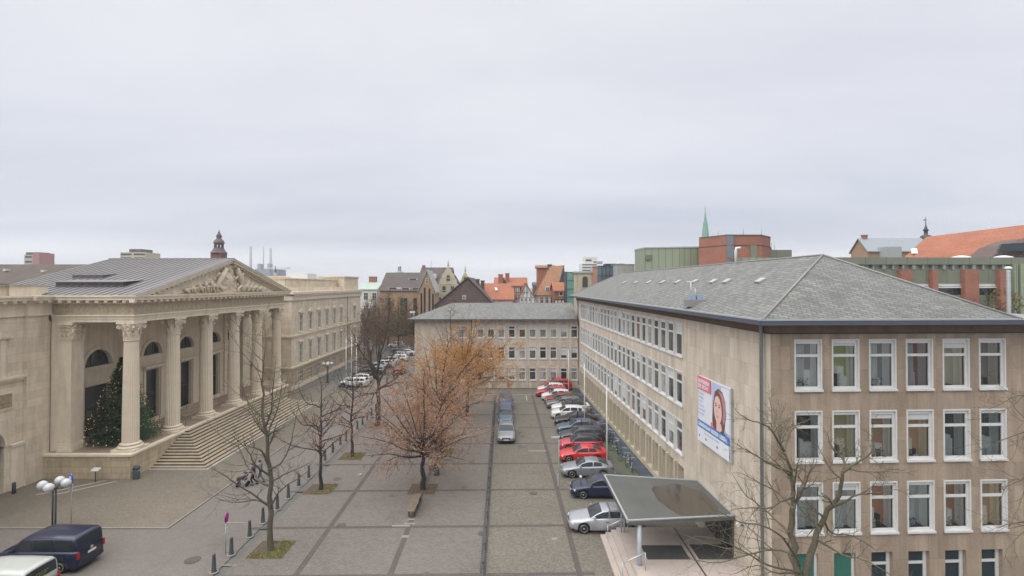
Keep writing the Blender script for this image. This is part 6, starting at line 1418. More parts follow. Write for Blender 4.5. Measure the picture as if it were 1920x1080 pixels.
def gable_house(name,lab,u0,u1,Y,veave,vridge,depth,mw,mr,ridge='x',mg=None,ur=None,over=.3):
    x0,x1=UX(u0,Y),UX(u1,Y); ze,zr=VZ(veave,Y),VZ(vridge,Y); t=bthing(name,lab,x=x0,y=Y); w_=x1-x0
    wm=MB(); rm=MB()
    if ridge=='x':
        wm.box(0,w_,0,depth,0,ze); wm.prism([(0,0,ze),(0,depth,ze),(0,depth/2,zr-.1)],(w_,0,0))
        for s in (0,1):
            ya,yb=(-over,depth/2) if s==0 else (depth+over,depth/2); k=over*(zr-ze)/(depth/2)
            rm.prism([(-over,ya,ze-k),(-over,yb,zr),(-over,yb,zr+.2),(-over,ya,ze-k+.2)],(w_+2*over,0,0))
    else:
        xr=(UX(ur,Y)-x0) if ur else w_/2
        wm.box(0,w_,0,depth,0,ze); wm.prism([(0,0,ze),(w_,0,ze),(xr,0,zr-.15)],(0,depth,0))
        k=over*(zr-ze)/(w_/2)
        rm.prism([(-over,-over,ze-k),(xr,-over,zr),(xr,-over,zr+.2),(-over,-over,ze-k+.2)],(0,depth+2*over,0)); rm.prism([(w_+over,-over,ze-k),(xr,-over,zr),(xr,-over,zr+.2),(w_+over,-over,ze-k+.2)],(0,depth+2*over,0))
    wm.build('wall',mw,t); rm.build('roof',mr,t); return t,x0,w_,ze,zr
def chimney(par,x,y,z0,z1,w_=.9,m=None): return MB().box(x-w_/2,x+w_/2,y-w_/3,y+w_/3,z0,z1).box(x-w_/2-.08,x+w_/2+.08,y-w_/3-.08,y+w_/3+.08,z1,z1+.2,0).build('chimney',m or m_brick,par)
# white house with green roof, right of the palace
t,x0,w_,ze,zr=gable_house('town_house','pale house with green copper roof beside the far end of the palace',672,706,150,543,529,14,m_plaster,mk('pale_copper',(.36,.43,.39),(.30,.36,.33)))
for i in range(2):
    for z in (ze-3.2,ze-7): win(t,1.6+2.5*i,z,1.4,2.3)
chimney(t,w_*.45,7,zr-1,zr+1.6,2.2)
# brown brick block with dark slate roof
t,x0,w_,ze,zr=gable_house('brick_house','ochre brick house with steep dark slate roof and dormers above the far trees',712,793,135,545,511,16,m_ochre,m_roofdk)
for (u,v) in ((730,540),(754,541),(774,541),(762,523)):
    x=UX(u,135)-x0; z=VZ(v,135); y=(z-ze)/(zr-ze)*8
    d=MB().box(x-.3,x+2.1 if u!=730 else x+2.9,y-.7,y+2,z-.4,z+.15).build('dormer',m_white,t); MB().box(x-.1,x+1.8,y-.75,y-.701,z-.3,z+.12).build('pane',m_dglass,d)
mb=MB()
for x in (2.1,5.6,6.6,9.2): mb.box(x,x+.9,-.05,-.001,2,ze-2)
mb.build('window_strip',m_dglass,t)
# its glazed brick gable toward the plaza
gx0,gx1=UX(785,128),UX(815,128); t=bthing('brick_gable','narrow ochre brick gable with tall dark glass slots behind the office wing',x=gx0,y=128); w_=gx1-gx0; zt=VZ(508,128); ze=VZ(548,128)
MB().prism([(0,0,0),(w_,0,0),(w_,0,ze),(w_*.52,0,zt),(0,0,ze)],(0,8,0)).build('wall',m_ochre,t)
MB().prism([(-.3,-.3,ze-.3),(w_*.52,-.3,zt),(w_*.52,-.3,zt+.3),(-.3,-.3,ze)],(0,8.3,0)).prism([(w_+.3,-.3,ze-.3),(w_*.52,-.3,zt),(w_*.52,-.3,zt+.3),(w_+.3,-.3,ze)],(0,8.3,0)).build('roof',m_concrete,t)
mb=MB()
for x,h in ((.12*w_,ze-.2),(.32*w_,ze+1.2),(.62*w_,ze+1),(.84*w_,ze-.4)): mb.box(x,x+.45,-.06,-.001,1,h)
mb.build('glass_slots',m_dglass,t); win(t,w_*.42,ze+2.2,.8,1.4)
# stepped renaissance gable house
def baroque(name,lab,u0,u1,Y,ve,vt,m,mr,depth=18,rows=4,dx=0):
    x0,x1=UX(u0,Y),UX(u1,Y); w_=x1-x0; ze,zt=VZ(ve,Y),VZ(vt,Y); t=bthing(name,lab,x=x0,y=Y); H=zt-ze; pr=[]
    st_=[(0,0),(.0,.12),(.05,.16),(.10,.34),(.17,.38),(.19,.52),(.26,.58),(.29,.72),(.36,.78),(.40,.88),(.47,.92),(.49,1.0)]
    for a,b in st_: pr.append((a*w_,0,ze+b*H))
    pr+= [(w_-x,0,z) for x,_,z in pr[::-1]]
    MB().prism([(0,0,0)]+pr+[(w_,0,0)],(0,.8,0)).build('gable_front',m,t)
    mb=MB()
    for k in range(1,4): 
        z=ze+H*(.02+.22*k)-.9; e=w_*(.02+.085*k); mb.box(e,w_-e,-.12,-.001,z,z+.18)
    for k in range(4): mb.box(-.1,w_+.1,-.12,-.001,ze-3.2*k-.1,ze-3.2*k+.15)
    mb.lathe([(.25,0),(.35,.3),(.12,.6),(.2,.8),(.05,1.6),(.01,2.1)],(w_/2,.4,zt),8); mb.build('mouldings',m,t)
    for r in range(rows):
        z=ze+H*.6-3.1*r-1; hw_=w_*(.08 if r==0 else .20 if r==1 else .33); n=1 if r==0 else (2 if r==1 else 3)
        for i in range(n): x=w_/2+(i-(n-1)/2)*hw_*(1.6 if n==2 else 1)-.4; win(t,x,z,.95,1.6,frame=m_shingle)
    MB().box(.3,w_-.3,.8,depth,0,ze).prism([(.3,.8,ze),(w_-.3,.8,ze),(w_/2,.8,zt-2.2)],(0,depth,0),1).build('house_body',[m,mr],t)
    return t
baroque('gabled_house','pale stone house with curved renaissance gable and finial behind the brown roofs',815,865,140,552,499,m_cream,m_roofdk)
baroque('gabled_house','slim yellowish curved gable with finial right of the pale renaissance gable',858,886,150,545,509,mk('yellow_stone',(.50,.44,.24),(.42,.37,.22),stain=.2),m_roofdk,rows=2)
t,x0,w_,ze,zr=gable_house('town_house','dark roofed house joined to the back of the pale renaissance gable',783,842,148,535,501,16,m_brick,m_roofdk)
d=MB().box(UX(807,148)-x0,UX(816,148)-x0,1.4,6,VZ(522,148),VZ(513,148)).build('dormer',m_white,t); 
chimney(t,.4,8,zr-1,zr+.7)
MB().tube([(UX(801,148)-x0,7,zr),(UX(801,148)-x0,7,zr+2.2)],.05,5).build('antenna',m_dark,t)
# copper cupola
t=bthing('church_lantern','small green copper lantern with white pinnacle above the brick house roof','tower',UX(749,230),230); z=VZ(511,230)
MB().lathe([(1.9,0),(1.9,z-1),(2.6,z-.6),(1.6,z+.2),(.8,z+.8)],(0,0,0),12).build('drum',m_copper,t); mb=MB()
for k in range(6): a=PI/3*k; mb.tube([(.6*math.cos(a),.6*math.sin(a),z+.8),(.6*math.cos(a),.6*math.sin(a),z+2.6)],.11,5)
mb.build('columns',m_copper,t); MB().lathe([(.9,z+2.6),(.85,z+2.9),(.3,z+3.6),(.12,z+4.4),(.02,z+7)],(0,0,0),10).build('spire',m_plaster,t)
# brown shingled gable right behind the low wing
t,x0,w_,ze,zr=gable_house('shingled_house','house with broad brown shingled gable just behind the low office wing',815,928,100,573,521,17,m_shingle,m_roofdk,ridge='y',ur=877)
for k in range(12): pass
win(t,UX(867,100)-x0,VZ(561,100),.72,.8); MB().box(UX(849,100)-x0-.5,UX(849,100)-x0+.35,-1.6,-.7,0,VZ(559,100)).build('chimney',m_shingle,t)
for u,v in ((890,524),(900,527)): chimney(t,UX(u,100)-x0,9,VZ(545,100),VZ(v,100),.8,m_shingle)
# orange roofed houses
t,x0,w_,ze,zr=gable_house('town_house','white house with plain orange tile roof right of the brown shingled gable',893,962,106,562,533,16,m_plaster,m_orange)
for i in range(4): win(t,3+1.3*i,ze-1.6,.6,.9)
MB().prism([(UX(928,106)-x0,3.4,ze+1.9),(UX(928,106)-x0+.5,3.4,ze+1.9),(UX(928,106)-x0+.3,4.0,ze+2.5),(UX(928,106)-x0-.2,4.0,ze+2.5)],(0,-.1,.1)).build('skylight',m_white,t)
t,x0,w_,ze,zr=gable_house('town_house','slate hung house with orange roof and tall brick chimney',927,988,118,540,521,14,m_plaster,m_orange)
MB().prism([(-.2,-.4,0),(UX(962,118)-x0,-.4,0),(UX(962,118)-x0,-.4,ze-1.2),(UX(943,118)-x0,-.4,zr+.2),(-.2,-.4,ze)],(0,.35,0)).build('slate_side',mcol((.06,.06,.065)),t)
chimney(t,UX(939,118)-x0,-1,ze-3,VZ(516,118),1.1); chimney(t,UX(951,118)-x0,4,zr-1,zr+1,1.0); MB().tube([(UX(952,118)-x0,6,zr),(UX(952,118)-x0,6,zr+3.2)],.05,5).build('antenna',m_white,t)
def timber(mb,w_,z0,z1,nx,nz,y=-.06,gable=None):
    for i in range(nx+1):
        x=w_*i/nx; zt=z1 if not gable else gable(x)
        if zt>z0+.2: mb.box(x-.05,x+.05,y,-.001,z0,zt)
    for k in range(nz+1):
        z=z0+(z1-z0)*k/nz
        xa,xb=0,w_
        if gable:
            xs=[w_*i/60 for i in range(61) if gable(w_*i/60)>z]
            if not xs: continue
            xa,xb=xs[0],xs[-1]
        mb.box(xa,xb,y-.003,-.001,z-.05,z+.05)
t,x0,w_,ze,zr=gable_house('timber_framed_house','white gable with black timber framing and orange roof behind the low office wing',966,1010,104,572,531,16,m_plaster,m_orange,ridge='y',ur=986)
xr=UX(986,104)-x0; gz=lambda x: ze+(zr-ze)*(x/xr if x<xr else (w_-x)/(w_-xr))-.2
mb=MB(); timber(mb,w_,ze-3,zr,6,5,gable=gz); mb.build('timber_frame',m_timber,t)
for u,v in ((982,549),(988,549),(979,563),(986,563),(994,563)): win(t,UX(u,104)-x0-.3,VZ(v+2,104),.6,.75)
t,x0,w_,ze,zr=gable_house('timber_framed_house','narrow timber framed house front left of the white timber gable',962,975,112,537,530,12,m_plaster,m_orange)
mb=MB(); timber(mb,w_,ze-8,ze,4,6); mb.build('timber_frame',m_timber,t)
# tall mossy orange roof and brick tower
t=bthing('tall_roof_house','tall house with steep mossy orange roof and dark slate gable end',x=UX(1008.5,112),y=112,rz=0); x0=UX(1008.5,112); w_=UX(1040,112)-x0; ze=VZ(551,112); zr=VZ(497,119)
MB().box(0,w_,0,15,0,ze).build('wall',m_plaster,t)
c0,c1=UX(1032,119.5)-x0,UX(1056.5,119.5)-x0
MB().add([(-.3,-.4,ze-.3),(w_+.1,-.4,ze-.3),(c1,7.5,zr),(c0,7.5,zr-.3),(-.3,15,ze-.3),(w_+4,15,ze-.3)],[(0,1,2,3),(2,5,4,3),(0,3,4)]).build('roof',m_orange2,t)
MB().prism([(w_+.12,-.35,ze-.3),(w_+4,15,ze-.3),(c1+.02,7.5,zr+.05)],(.15,-.05,0)).box(w_+.02,w_+3.0,.5,14,0,ze-.35).build('slate_gable',mcol((.055,.06,.07)),t)
x=UX(1023,112)-x0; z=VZ(546,112); d=MB().box(x,x+.9,.6,4,z-.2,VZ(537,112)).build('dormer',m_white,t); MB().box(x+.15,x+.38,.55,.599,z,VZ(538,112)-.1).box(x+.5,x+.73,.55,.599,z,VZ(538,112)-.1).build('pane',m_dglass,d)
for i in range(3): win(t,.5+1.15*i,ze-2.4,.75,1.7)
t=bthing('brick_tower','square red brick block with tiled cap behind the tall mossy roof',x=UX(1008,122),y=122); w_=UX(1040,122)-UX(1008,122); z=VZ(502,122); MB().box(0,w_,0,6,0,z).build('wall',m_brick,t); MB().prism([(-.4,-.4,z),(-.4,6.4,z),(-.4,3,z+.75)],(w_+.8,0,0)).build('roof',m_orange2,t)
chimney(t,UX(1031,122)-UX(1008,122),.5,z-4,VZ(497,122),1.0,m_roofdk)
t,x0,w_,ze,zr=gable_house('small_house','small tiled house with square white window beside the glass stair tower',1040,1064,104,546,531,10,m_orange2,m_orange)
MB().box(0,w_,-.12,-.001,0,VZ(561,104)).build('lower_wall',m_plaster,t); mb=MB()
for i in range(5): mb.box(w_*i/4-.09,w_*i/4+.09,-.18,-.121,4,VZ(561,104))
mb.box(0,w_,-.185,-.121,VZ(562,104)-.1,VZ(561,104)); mb.build('timber_frame',m_timber,t); win(t,UX(1048,104)-x0,VZ(555,104),.9,.9,bars=(0,0))
# glass stair tower, stone tower
t=bthing('glass_stair_tower','narrow turquoise glass stair tower between the timber houses and the stone tower','tower',UX(1063,100),100); w_=UX(1079,100)-UX(1063,100); z=VZ(510,100)
MB().box(0,w_,0,4,0,z).build('glazing',flat('turquoise_glass',(.13,.30,.26),.12,.6),t); mb=MB()
for k in range(9): mb.box(-.04,w_+.04,-.06,-.001,z-1.7*k-.12,z-1.7*k)
mb.box(-.12,.0,-.1,4,0,z+.1).box(w_,w_+.12,-.1,4,0,z+.1).build('frame',m_dark,t)
t=bthing('stone_tower','square sandstone block with one tall arched window rising above the slate roof','tower',UX(1078,98),98); w_=UX(1114,98)-UX(1078,98); z=VZ(509,98)
MB().box(0,w_,0,9,0,z-.35).box(.5,w_-.5,-.1,-.001,VZ(555,98),VZ(552,98)).box(.5,.7,-.06,-.001,VZ(552,98),z-1).box(w_-.7,w_-.5,-.06,-.001,VZ(552,98),z-1).build('wall',m_cream,t); MB().box(-.2,w_+.2,-.25,9,z-.35,z).build('cornice',m_gutl,t)
xa,xb=UX(1092,98)-UX(1078,98),UX(1102,98)-UX(1078,98); za_,zb_=VZ(539,98),VZ(523,98); r=(xb-xa)/2
def archpts(x0,x1,z0,z1,y): r=(x1-x0)/2; return [(x0,y,z0),(x1,y,z0)]+[((x0+x1)/2+r*math.cos(PI*k/10),y,z1+r*math.sin(PI*k/10)) for k in range(11)]
MB().prism(archpts(xa-.22,xb+.22,za_-.15,zb_,-.06),(0,.058,0)).build('window_surround',m_cream,t); MB().prism(archpts(xa,xb,za_,zb_,-.09),(0,.028,0)).build('arched_window',mcol((.06,.055,.05)),t)
# brick stack and glazed office
t=bthing('brick_stack','slim reddish brick stack beside the stone tower','chimney',UX(1112,97),97); MB().box(0,.85,0,.8,0,VZ(501,97)).box(-.1,.95,-.1,.9,VZ(501,97),VZ(499,97)).build('shaft',mk('pink_brick',(.42,.24,.18),(.36,.2,.15),brick=(.24,.08,.8,.01,.5,.08)),t)
t=bthing('glass_office','modern office storey with dark steel frame and pale blue glazing behind the slate roof',x=UX(1121,104),y=104); w_=UX(1158,104)-UX(1121,104); z=VZ(498,104)
MB().box(0,w_,0,10,0,z-.1).build('glazing',flat('sky_glass',(.10,.14,.18),.05,.8),t); mb=MB()
for i in range(6): mb.box(w_*i/5-.06,w_*i/5+.06,-.1,-.001,5,z)
for k in (0,2.0,4.2): mb.box(0,w_,-.12,-.001,z-k-.12,z-k)
mb.build('frame',m_dark,t); MB().tube([(w_+.1,-.3,z-3),(w_+.1,-.3,z+1.6)],.07,6).build('mast',m_white,t); MB().box(2,6,2,5,z-.1,z+.5).build('roof_unit',m_dark,t)
t=bthing('tower_block','white high-rise with banded balconies and stepped top in the far distance',x=UX(1091,330),y=330)
w_=UX(1113,330)-UX(1091,330); z=VZ(494,330); w2=UX(1120,330)-UX(1097,330); z2=VZ(482,330); xo=UX(1097,330)-UX(1091,330)
MB().box(0,w_+2.5,0,14,0,z).box(xo,xo+w2,1,12,z,z2).build('wall',m_plaster,t); mb=MB()
for k in range(5): mb.box(.4,w_+2.1,-.15,-.001,z-1.1-1.9*k,z-.5-1.9*k)
mb.box(xo+.6,xo+w2*.55,.85,.999,z+1.6,z2-1.5).box(xo+w2*.7,xo+w2-.4,.85,.999,z+.6,z+1.4).build('window_bands',m_dglass,t); MB().box(xo+w2,xo+w2+4,2,10,z-.1,z+1.6).build('roof_unit',m_concrete,t)
t=bthing('grey_block','plain light grey block between the glazed office and the green panelled hall',x=UX(1157,100),y=100); MB().box(0,UX(1190,100)-UX(1157,100),0,12,0,VZ(496,100)).box(-.1,UX(1190,100)-UX(1157,100)+.1,-.1,12.1,VZ(496,100),VZ(495,100)).build('wall',m_concrete,t)
# green panelled hall and brick octagon
t=bthing('green_hall','large hall clad in pale green vertical metal panels with chamfered corner',x=0,y=0)
Y=84; a=UX(1188,Y+6); b_=UX(1208,Y); c_=UX(1270,Y); e_=UX(1312,Y-1); zz=VZ(466,Y)
MB().prism([(a,Y+5,0),(b_,Y,0),(c_,Y-1.5,0),(e_,Y-1.5,0),(e_,Y+22,0),(a*1.2,Y+22,0)],(0,0,zz)).build('cladding',m_green,t)
MB().prism([(a-.1,Y+4.9,zz),(b_-.05,Y-.1,zz),(c_,Y-1.6,zz),(e_,Y-1.6,zz),(e_,Y+22,zz),(a*1.2-.1,Y+22,zz)],(0,0,.22)).build('roof_edge',m_gutl,t)
MB().box(UX(1211,Y-.5),UX(1223,Y-.5),Y-.42,Y+.3,VZ(487,Y),VZ(478,Y)).build('louvre',mcol((.14,.17,.12)),t)
t=bthing('brick_octagon','many cornered red brick block with glass slot in front of the copper spire')
Y=76; zz=VZ(445,Y); us=[(1311,Y+2),(1352,Y-1.5),(1362,Y-2.5),(1377,Y-2.4),(1428,Y-2.4),(1445,Y+1)]
pp=[(UX(u,y),y,0) for u,y in us]
kb=(Y+12)/(Y+2)*1.01; MB().prism(pp+[(pp[-1][0]*kb,Y+12,0),(pp[0][0]*kb,Y+12,0)],(0,0,zz)).build('wall',m_brick,t)
MB().prism([(x*1.0,y-.08,zz) for x,y,_ in pp]+[(pp[-1][0]*kb+.1,Y+12,zz),(pp[0][0]*kb-.1,Y+12,zz)],(0,0,.18)).build('coping',m_shingle,t)
zl=VZ(463,Y); MB().prism([(x,y-.05,zl) for x,y,_ in pp]+[(pp[-1][0]*kb,Y+11,zl),(pp[0][0]*kb,Y+11,zl)],(0,0,.12)).build('band',m_shingle,t)
MB().box(UX(1363,Y-2.6),UX(1376,Y-2.6),Y-2.62,Y-2.2,8,zz-.02).box(UX(1363,Y-2.6),UX(1376,Y-2.6),Y-2.66,Y-2.63,VZ(462,Y),VZ(462,Y)+.15,1).box(UX(1363,Y-2.6),UX(1376,Y-2.6),Y-2.66,Y-2.63,VZ(486,Y),VZ(486,Y)+.2,1).build('glass_slot',[flat('grey_glass',(.14,.18,.20),.08,.7),m_brick],t)
MB().box(UX(1407,Y-2.5),UX(1419,Y-2.5),Y-2.6,Y-2.41,10,VZ(462,Y)).build('green_door_panel',m_greenp,t)
MB().box(UX(1380,Y-3),UX(1445,Y-3),Y-4.5,Y-2.5,0,VZ(484,Y-3)).build('green_parapet',m_green,t)
MB().tube([(UX(1380,71),71,VZ(500,71)),(UX(1380,71),71,VZ(470,71)),(UX(1381,71),71,VZ(465.5,71)),(UX(1389,71),71,VZ(465,71))],.2,10,smooth=True).build('vent_pipe',m_white,t)
for u,h in ((1347,1.0),(1394,1.6),(1428,1.3)): MB().tube([(UX(u,Y),Y,zz),(UX(u,Y),Y,zz+h)],.06,5).box(UX(u,Y)-.2,UX(u,Y)+.2,Y-.1,Y+.1,zz+.15,zz+.3).build('antenna',m_gutl,t)
t=bthing('green_penthouse','low green clad rooftop block right of the brick octagon'); Y=78; MB().box(UX(1443,Y),UX(1485,Y),Y,Y+8,0,VZ(468.5,Y)).build('cladding',m_greenp,t)
for u in (1453,1459): MB().tube([(UX(u,Y),Y+1,VZ(468,Y)),(UX(u,Y),Y+1,VZ(454,Y))],.035,5).build('antenna',m_gutl,t)
# copper spire
t=bthing('church_spire','slender green copper spire rising behind the red brick block','tower',UX(1323,260),260); zt=VZ(392,260); z0=VZ(450,260)
n=8; MB().lathe([(3.6,z0-20),(2.15,z0),(1.15,z0+9),(.95,z0+9.2),(.35,zt-2.4),(.04,zt)],(0,0,0),8,smooth=False).build('spire',m_copper,t); MB().box(-4,4,-4,4,0,z0-20).build('shaft',m_brick,t)
MB().lathe([(.05,0),(.35,.25),(.35,.5),(.05,.75)],(0,0,zt-.2),8).tube([(0,0,zt),(0,0,zt+2.2)],.06,5).build('finial',m_copper,t)
# long green and brick building at the right
t=bthing('green_brick_office','long low office with green panels and red brick pillars behind the slate hip')
Y=62; x0,x1=UX(1470,Y),UX(1990,Y); zt=VZ(482.5,Y); z1=VZ(496,Y)
MB().box(x0,x1,Y+.6,Y+14,0,zt-.3).build('core',mcol((.10,.105,.09)),t)
MB().box(x0,x1,Y,Y+.6,z1,zt).build('top_band',m_greenp,t); zb2=VZ(505,Y); MB().box(x0,x1,Y+.45,Y+.59,zb2,z1-.002).build('ribbon_window',flat('ribbon_glass',(.16,.18,.18),.08,.7),t)
mb=MB()
i=0; u=1600
while u<1920: 
    x=UX(u,Y); wdt=.2 if i%3 else .38; mb.box(x,x+wdt,Y+.1,Y+.59,zb2,z1-.002); u+=(18.8); i+=1
mb.build('mullions',m_green,t)
MB().box(UX(1580,Y),x1,Y+.25,Y+.6,VZ(531.5,Y),zb2-.003).build('green_panel',m_greenp,t)
MB().box(UX(1700,Y),x1,Y+.3,Y+.59,VZ(533,Y)+-.25,VZ(531.5,Y)-.003).box(UX(1700,Y),UX(1903,Y),Y+.15,Y+.59,VZ(540,Y),VZ(537.5,Y)).build('white_sill',m_white,t)
MB().box(UX(1580,Y),x1,Y+.45,Y+.6,VZ(553,Y),VZ(540.2,Y)).build('ribbon_window',m_dglass,t)
MB().box(UX(1580,Y),x1,Y+.3,Y+.6,VZ(576,Y),VZ(553.2,Y)).box(UX(1580,Y),x1,Y+.3,Y+.6,2,VZ(583,Y)).build('green_panel',m_greenp,t)
MB().box(UX(1700,Y),UX(1903,Y),Y+.15,Y+.6,VZ(579.5,Y),VZ(577.5,Y)).build('white_sill',m_white,t)
for a_,b2 in ((1690,1712),(1749,1759.5),(1810,1836),(1876,1888)):
    MB().box(UX(a_,Y-.4),UX(b2,Y-.4),Y-.4,Y+.24,0,zb2-.05).build('brick_pillar',m_brick,t)
mb=MB(); [mb.box(UX(u,Y-.3),UX(u+6,Y-.3),Y-.3,Y+.24,0,zt-.8) for u in (1903,1914)]; mb.build('green_pillar',m_green,t)
for a_,b2,h in ((1783,1822,.75),(1862,1900,1.0)): 
    MB().lathe([(1.3,0),(1.25,.25),(.9,.55),(.3,.7),(.01,.72)],(UX((a_+b2)/2,Y+3),Y+3,zt-.3),16).build('roof_dome',m_white,t)
t=thing('vent_pipe','tall ribbed metal vent pipe with white cap before the brick pillars','pipe',(UX(1891,48),48,0)); z=VZ(505,48)
MB().lathe([(.16,0)]+[(.16 if i%2 else .19,9+i*.18) for i in range(int((z-9)/.18))]+[(.16,z)],(0,0,0),12).build('pipe',m_steel,t); MB().lathe([(.3,0),(.3,.12),(.2,.25),(.02,.3)],(0,0,z),12).build('cap',m_white,t)
# big orange roof with dormer, grey roof with lantern
t=bthing('orange_roof_hall','building with long bright orange tiled roof and wide dormer at the right edge'); Y=82
A=Vector((UX(1690,Y),Y,VZ(488,Y))); B=Vector((UX(2000,Y-14),Y-14,VZ(488,Y-14)))
T0=Vector((UX(1738,Y+6),Y+6,VZ(444,Y+6))); T1=Vector((UX(2000,Y-6),Y-6,VZ(412,Y-6)))
bk=Vector((0,9,-3))
MB().add([A,B,T1,T0,Vector((A.x*1.2,A.y+14,A.z)),B+Vector((4,14,0))],[(0,1,2,3),(2,5,4,3),(0,3,4),(1,5,2)]).build('roof',m_orange,t)
MB().prism([(A.x+.4,A.y+.5,0),(B.x-.4,B.y+.5,0),(B.x+3,B.y+13,0),(A.x*1.17,A.y+13,0)],(0,0,A.z-.1)).build('wall',m_brick,t)
d0=VZ(479,66); t2=MB().prism([(UX(1860,68),68,VZ(482,68)),(UX(1873,69),68,VZ(460,68)),(UX(1890,70),68,VZ(447,68)),(UX(2000,68),66,VZ(438,68)),(UX(2000,68),66,VZ(482,68))],(2,6,0)).build('dormer',m_shingle,t)
MB().prism([(UX(1868,67.5),67.2,VZ(471,67)),(UX(1876,67.5),67.2,VZ(457,67)),(UX(2000,67.5),65.4,VZ(452,67)),(UX(2000,67.5),65.4,VZ(470,67))],(0,.3,0)).build('dormer_window',m_dglass,t2)
MB().prism([(UX(1720,Y-.5),Y+.6,VZ(476,Y)),(UX(1730,Y-.5),Y+.6,VZ(476,Y)),(UX(1738,Y),Y+2.2,VZ(465,Y)),(UX(1728,Y),Y+2.2,VZ(465,Y))],(0,-.25,.1)).build('skylight',m_white,t)
t,x0,w_,ze,zr=gable_house('lantern_house','old building with blue grey roof, red chimney and dormer under the slim lantern spire',1628,1745,100,470,446,5,m_ochre,flat('blue_grey_roof',(.24,.27,.30),.5))
chimney(t,UX(1638,100)-x0,2.5,zr-3,VZ(440,100),.9); MB().box(UX(1680,100)-x0,UX(1712,100)-x0,2,8,VZ(463,100),VZ(448,100)).build('dormer',m_white,t)
for i in range(4): MB().box(UX(1682+8*i,100)-x0,UX(1687+8*i,100)-x0,1.93,1.999,VZ(461,100),VZ(450,100)).build('dormer_window',m_dglass,t)
MB().box(UX(1655,99)-x0,UX(1684,99)-x0,-2,2,ze-4,VZ(464,100)).build('roof_unit',m_gutl,t); MB().box(UX(1652,100)-x0,UX(1660,100)-x0,3,3.3,VZ(456,100)+.6,VZ(454,100)+.8).build('skylight',m_white,t)
t=bthing('roof_lantern','slim dark lantern spire with weather vane above the blue grey roof','tower',UX(1737,104),104); z=VZ(442,104)
MB().lathe([(.9,z-4),(1.1,z-.6),(.9,z),(.35,z+.2),(.35,z+1.0),(.55,z+1.1),(.3,z+1.5),(.1,z+2.2),(.04,z+4)],(0,0,0),10).build('spire',m_dark,t); MB().box(-.5,.1,-.02,.02,z+3.2,z+3.4).build('weather_vane',m_dark,t)
# ---------------- distant objects at the left ----------------
t=bthing('old_roofed_house','long old building with dark brown tiled roof at the left edge behind the palace'); Y=95
ze,zr=VZ(532,Y),VZ(492,Y); xa,xb=UX(-120,Y),UX(150,Y)
MB().prism([(xa,Y,ze),(xa,Y+16,ze),(xa,Y+9,zr)],(xb-4-xa,0,0)).build('roof',mk('old_brown_tiles',(.115,.09,.075),(.085,.07,.06),ns=.3,stain=.3,fine=.15),t)
MB().box(xa,xb-4.2,Y+.4,Y+15.6,0,ze-.02).build('wall',m_ochre,t)
for u,v in ((5,506),(76,508)): MB().box(UX(u,Y+5),UX(u+5,Y+5),Y+5,Y+6,VZ(v+2,Y+5),VZ(v-1,Y+5)+.1).build('skylight',m_white,t)
t=bthing('red_tower_block','red and white residential tower far away at the left edge',x=UX(45,300),y=300); w_=UX(73,300)-UX(45,300); z=VZ(474,300)
MB().box(0,w_*.55,0,10,0,z-1.2,1).box(w_*.55,w_,0,10,0,z,0).box(0,w_*.9,1,8,z-1.2,z+.4,2).build('wall',[mcol((.32,.15,.13)),mcol((.40,.35,.33)),m_roofdk],t); mb=MB()
for k in range(5): mb.box(.5,w_*.5,-.2,-.001,z-3-2.9*k,z-2-2.9*k)
mb.build('window_bands',m_dglass,t)
t=bthing('tower_block','pale beige apartment slab with dark roof storey just above the palace roof',x=UX(225,280),y=280); w_=UX(272,280)-UX(225,280); z=VZ(473,280)
MB().box(0,w_,0,12,0,z).box(w_*.3,w_*.78,1,10,z,z+1.9,1).build('wall',[m_cream,m_roofdk],t); mb=MB()
for k in range(4): mb.box(.3,w_*.45,-.15,-.001,z-1.6-2.2*k,z-.7-2.2*k).box(w_*.55,w_-.3,-.15,-.001,z-1.6-2.2*k,z-.7-2.2*k)
mb.build('window_bands',m_dglass,t)
t=bthing('church_tower','reddish church tower with open belfry lantern and dark pointed cap behind the palace pediment','tower',UX(410,190),190); zf=lambda v:VZ(v,190)
m_cop=mk('tower_slate',(.14,.115,.125),(.10,.085,.095),ns=.6,fine=.2); m_tb=mk('tower_brick',(.20,.07,.055),(.15,.055,.045),ns=.6,fine=.2)
MB().box(-2.0,2.0,-2.0,2.0,0,zf(475)).build('shaft',m_tb,t); MB().lathe([(3.0,zf(475)),(3.0,zf(474)),(2.3,zf(470)),(1.75,zf(465))],(0,0,0),8,smooth=False).build('skirt_roof',m_cop,t)
mb=MB()
for k in range(8): a=PI/4*k+PI/8; mb.tube([(1.45*math.cos(a),1.45*math.sin(a),zf(465.5)),(1.45*math.cos(a),1.45*math.sin(a),zf(457))],.26,6)
mb.lathe([(1.7,zf(466)),(1.7,zf(464))],(0,0,0),8).lathe([(1.6,zf(458.5)),(1.7,zf(456))],(0,0,0),8); mb.build('belfry',m_tb,t)
MB().lathe([(1.9,zf(456.5)),(1.95,zf(455)),(1.6,zf(451)),(.9,zf(448)),(.75,zf(445.5)),(1.1,zf(444)),(.5,zf(438)),(.15,zf(433)),(.03,zf(429))],(0,0,0),12).build('cap',m_cop,t)
t=bthing('power_station','grey boiler house with three slender chimneys far behind the palace',x=UX(478,420),y=420)
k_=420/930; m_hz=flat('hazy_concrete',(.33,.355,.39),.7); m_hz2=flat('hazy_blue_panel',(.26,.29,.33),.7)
MB().box(0,28*k_,0,30,0,VZ(504,420)).box(-14,0,4,20,0,VZ(512,420)).build('hall',m_hz2,t)
for u,v,r in ((458,460,1.0),(482.5,462,.5),(496,464,1.0)):
    MB().tube([(UX(u,420)-UX(478,420),10,0),(UX(u,420)-UX(478,420),10,VZ(v,420))],r,10).build('chimney',m_hz,t)
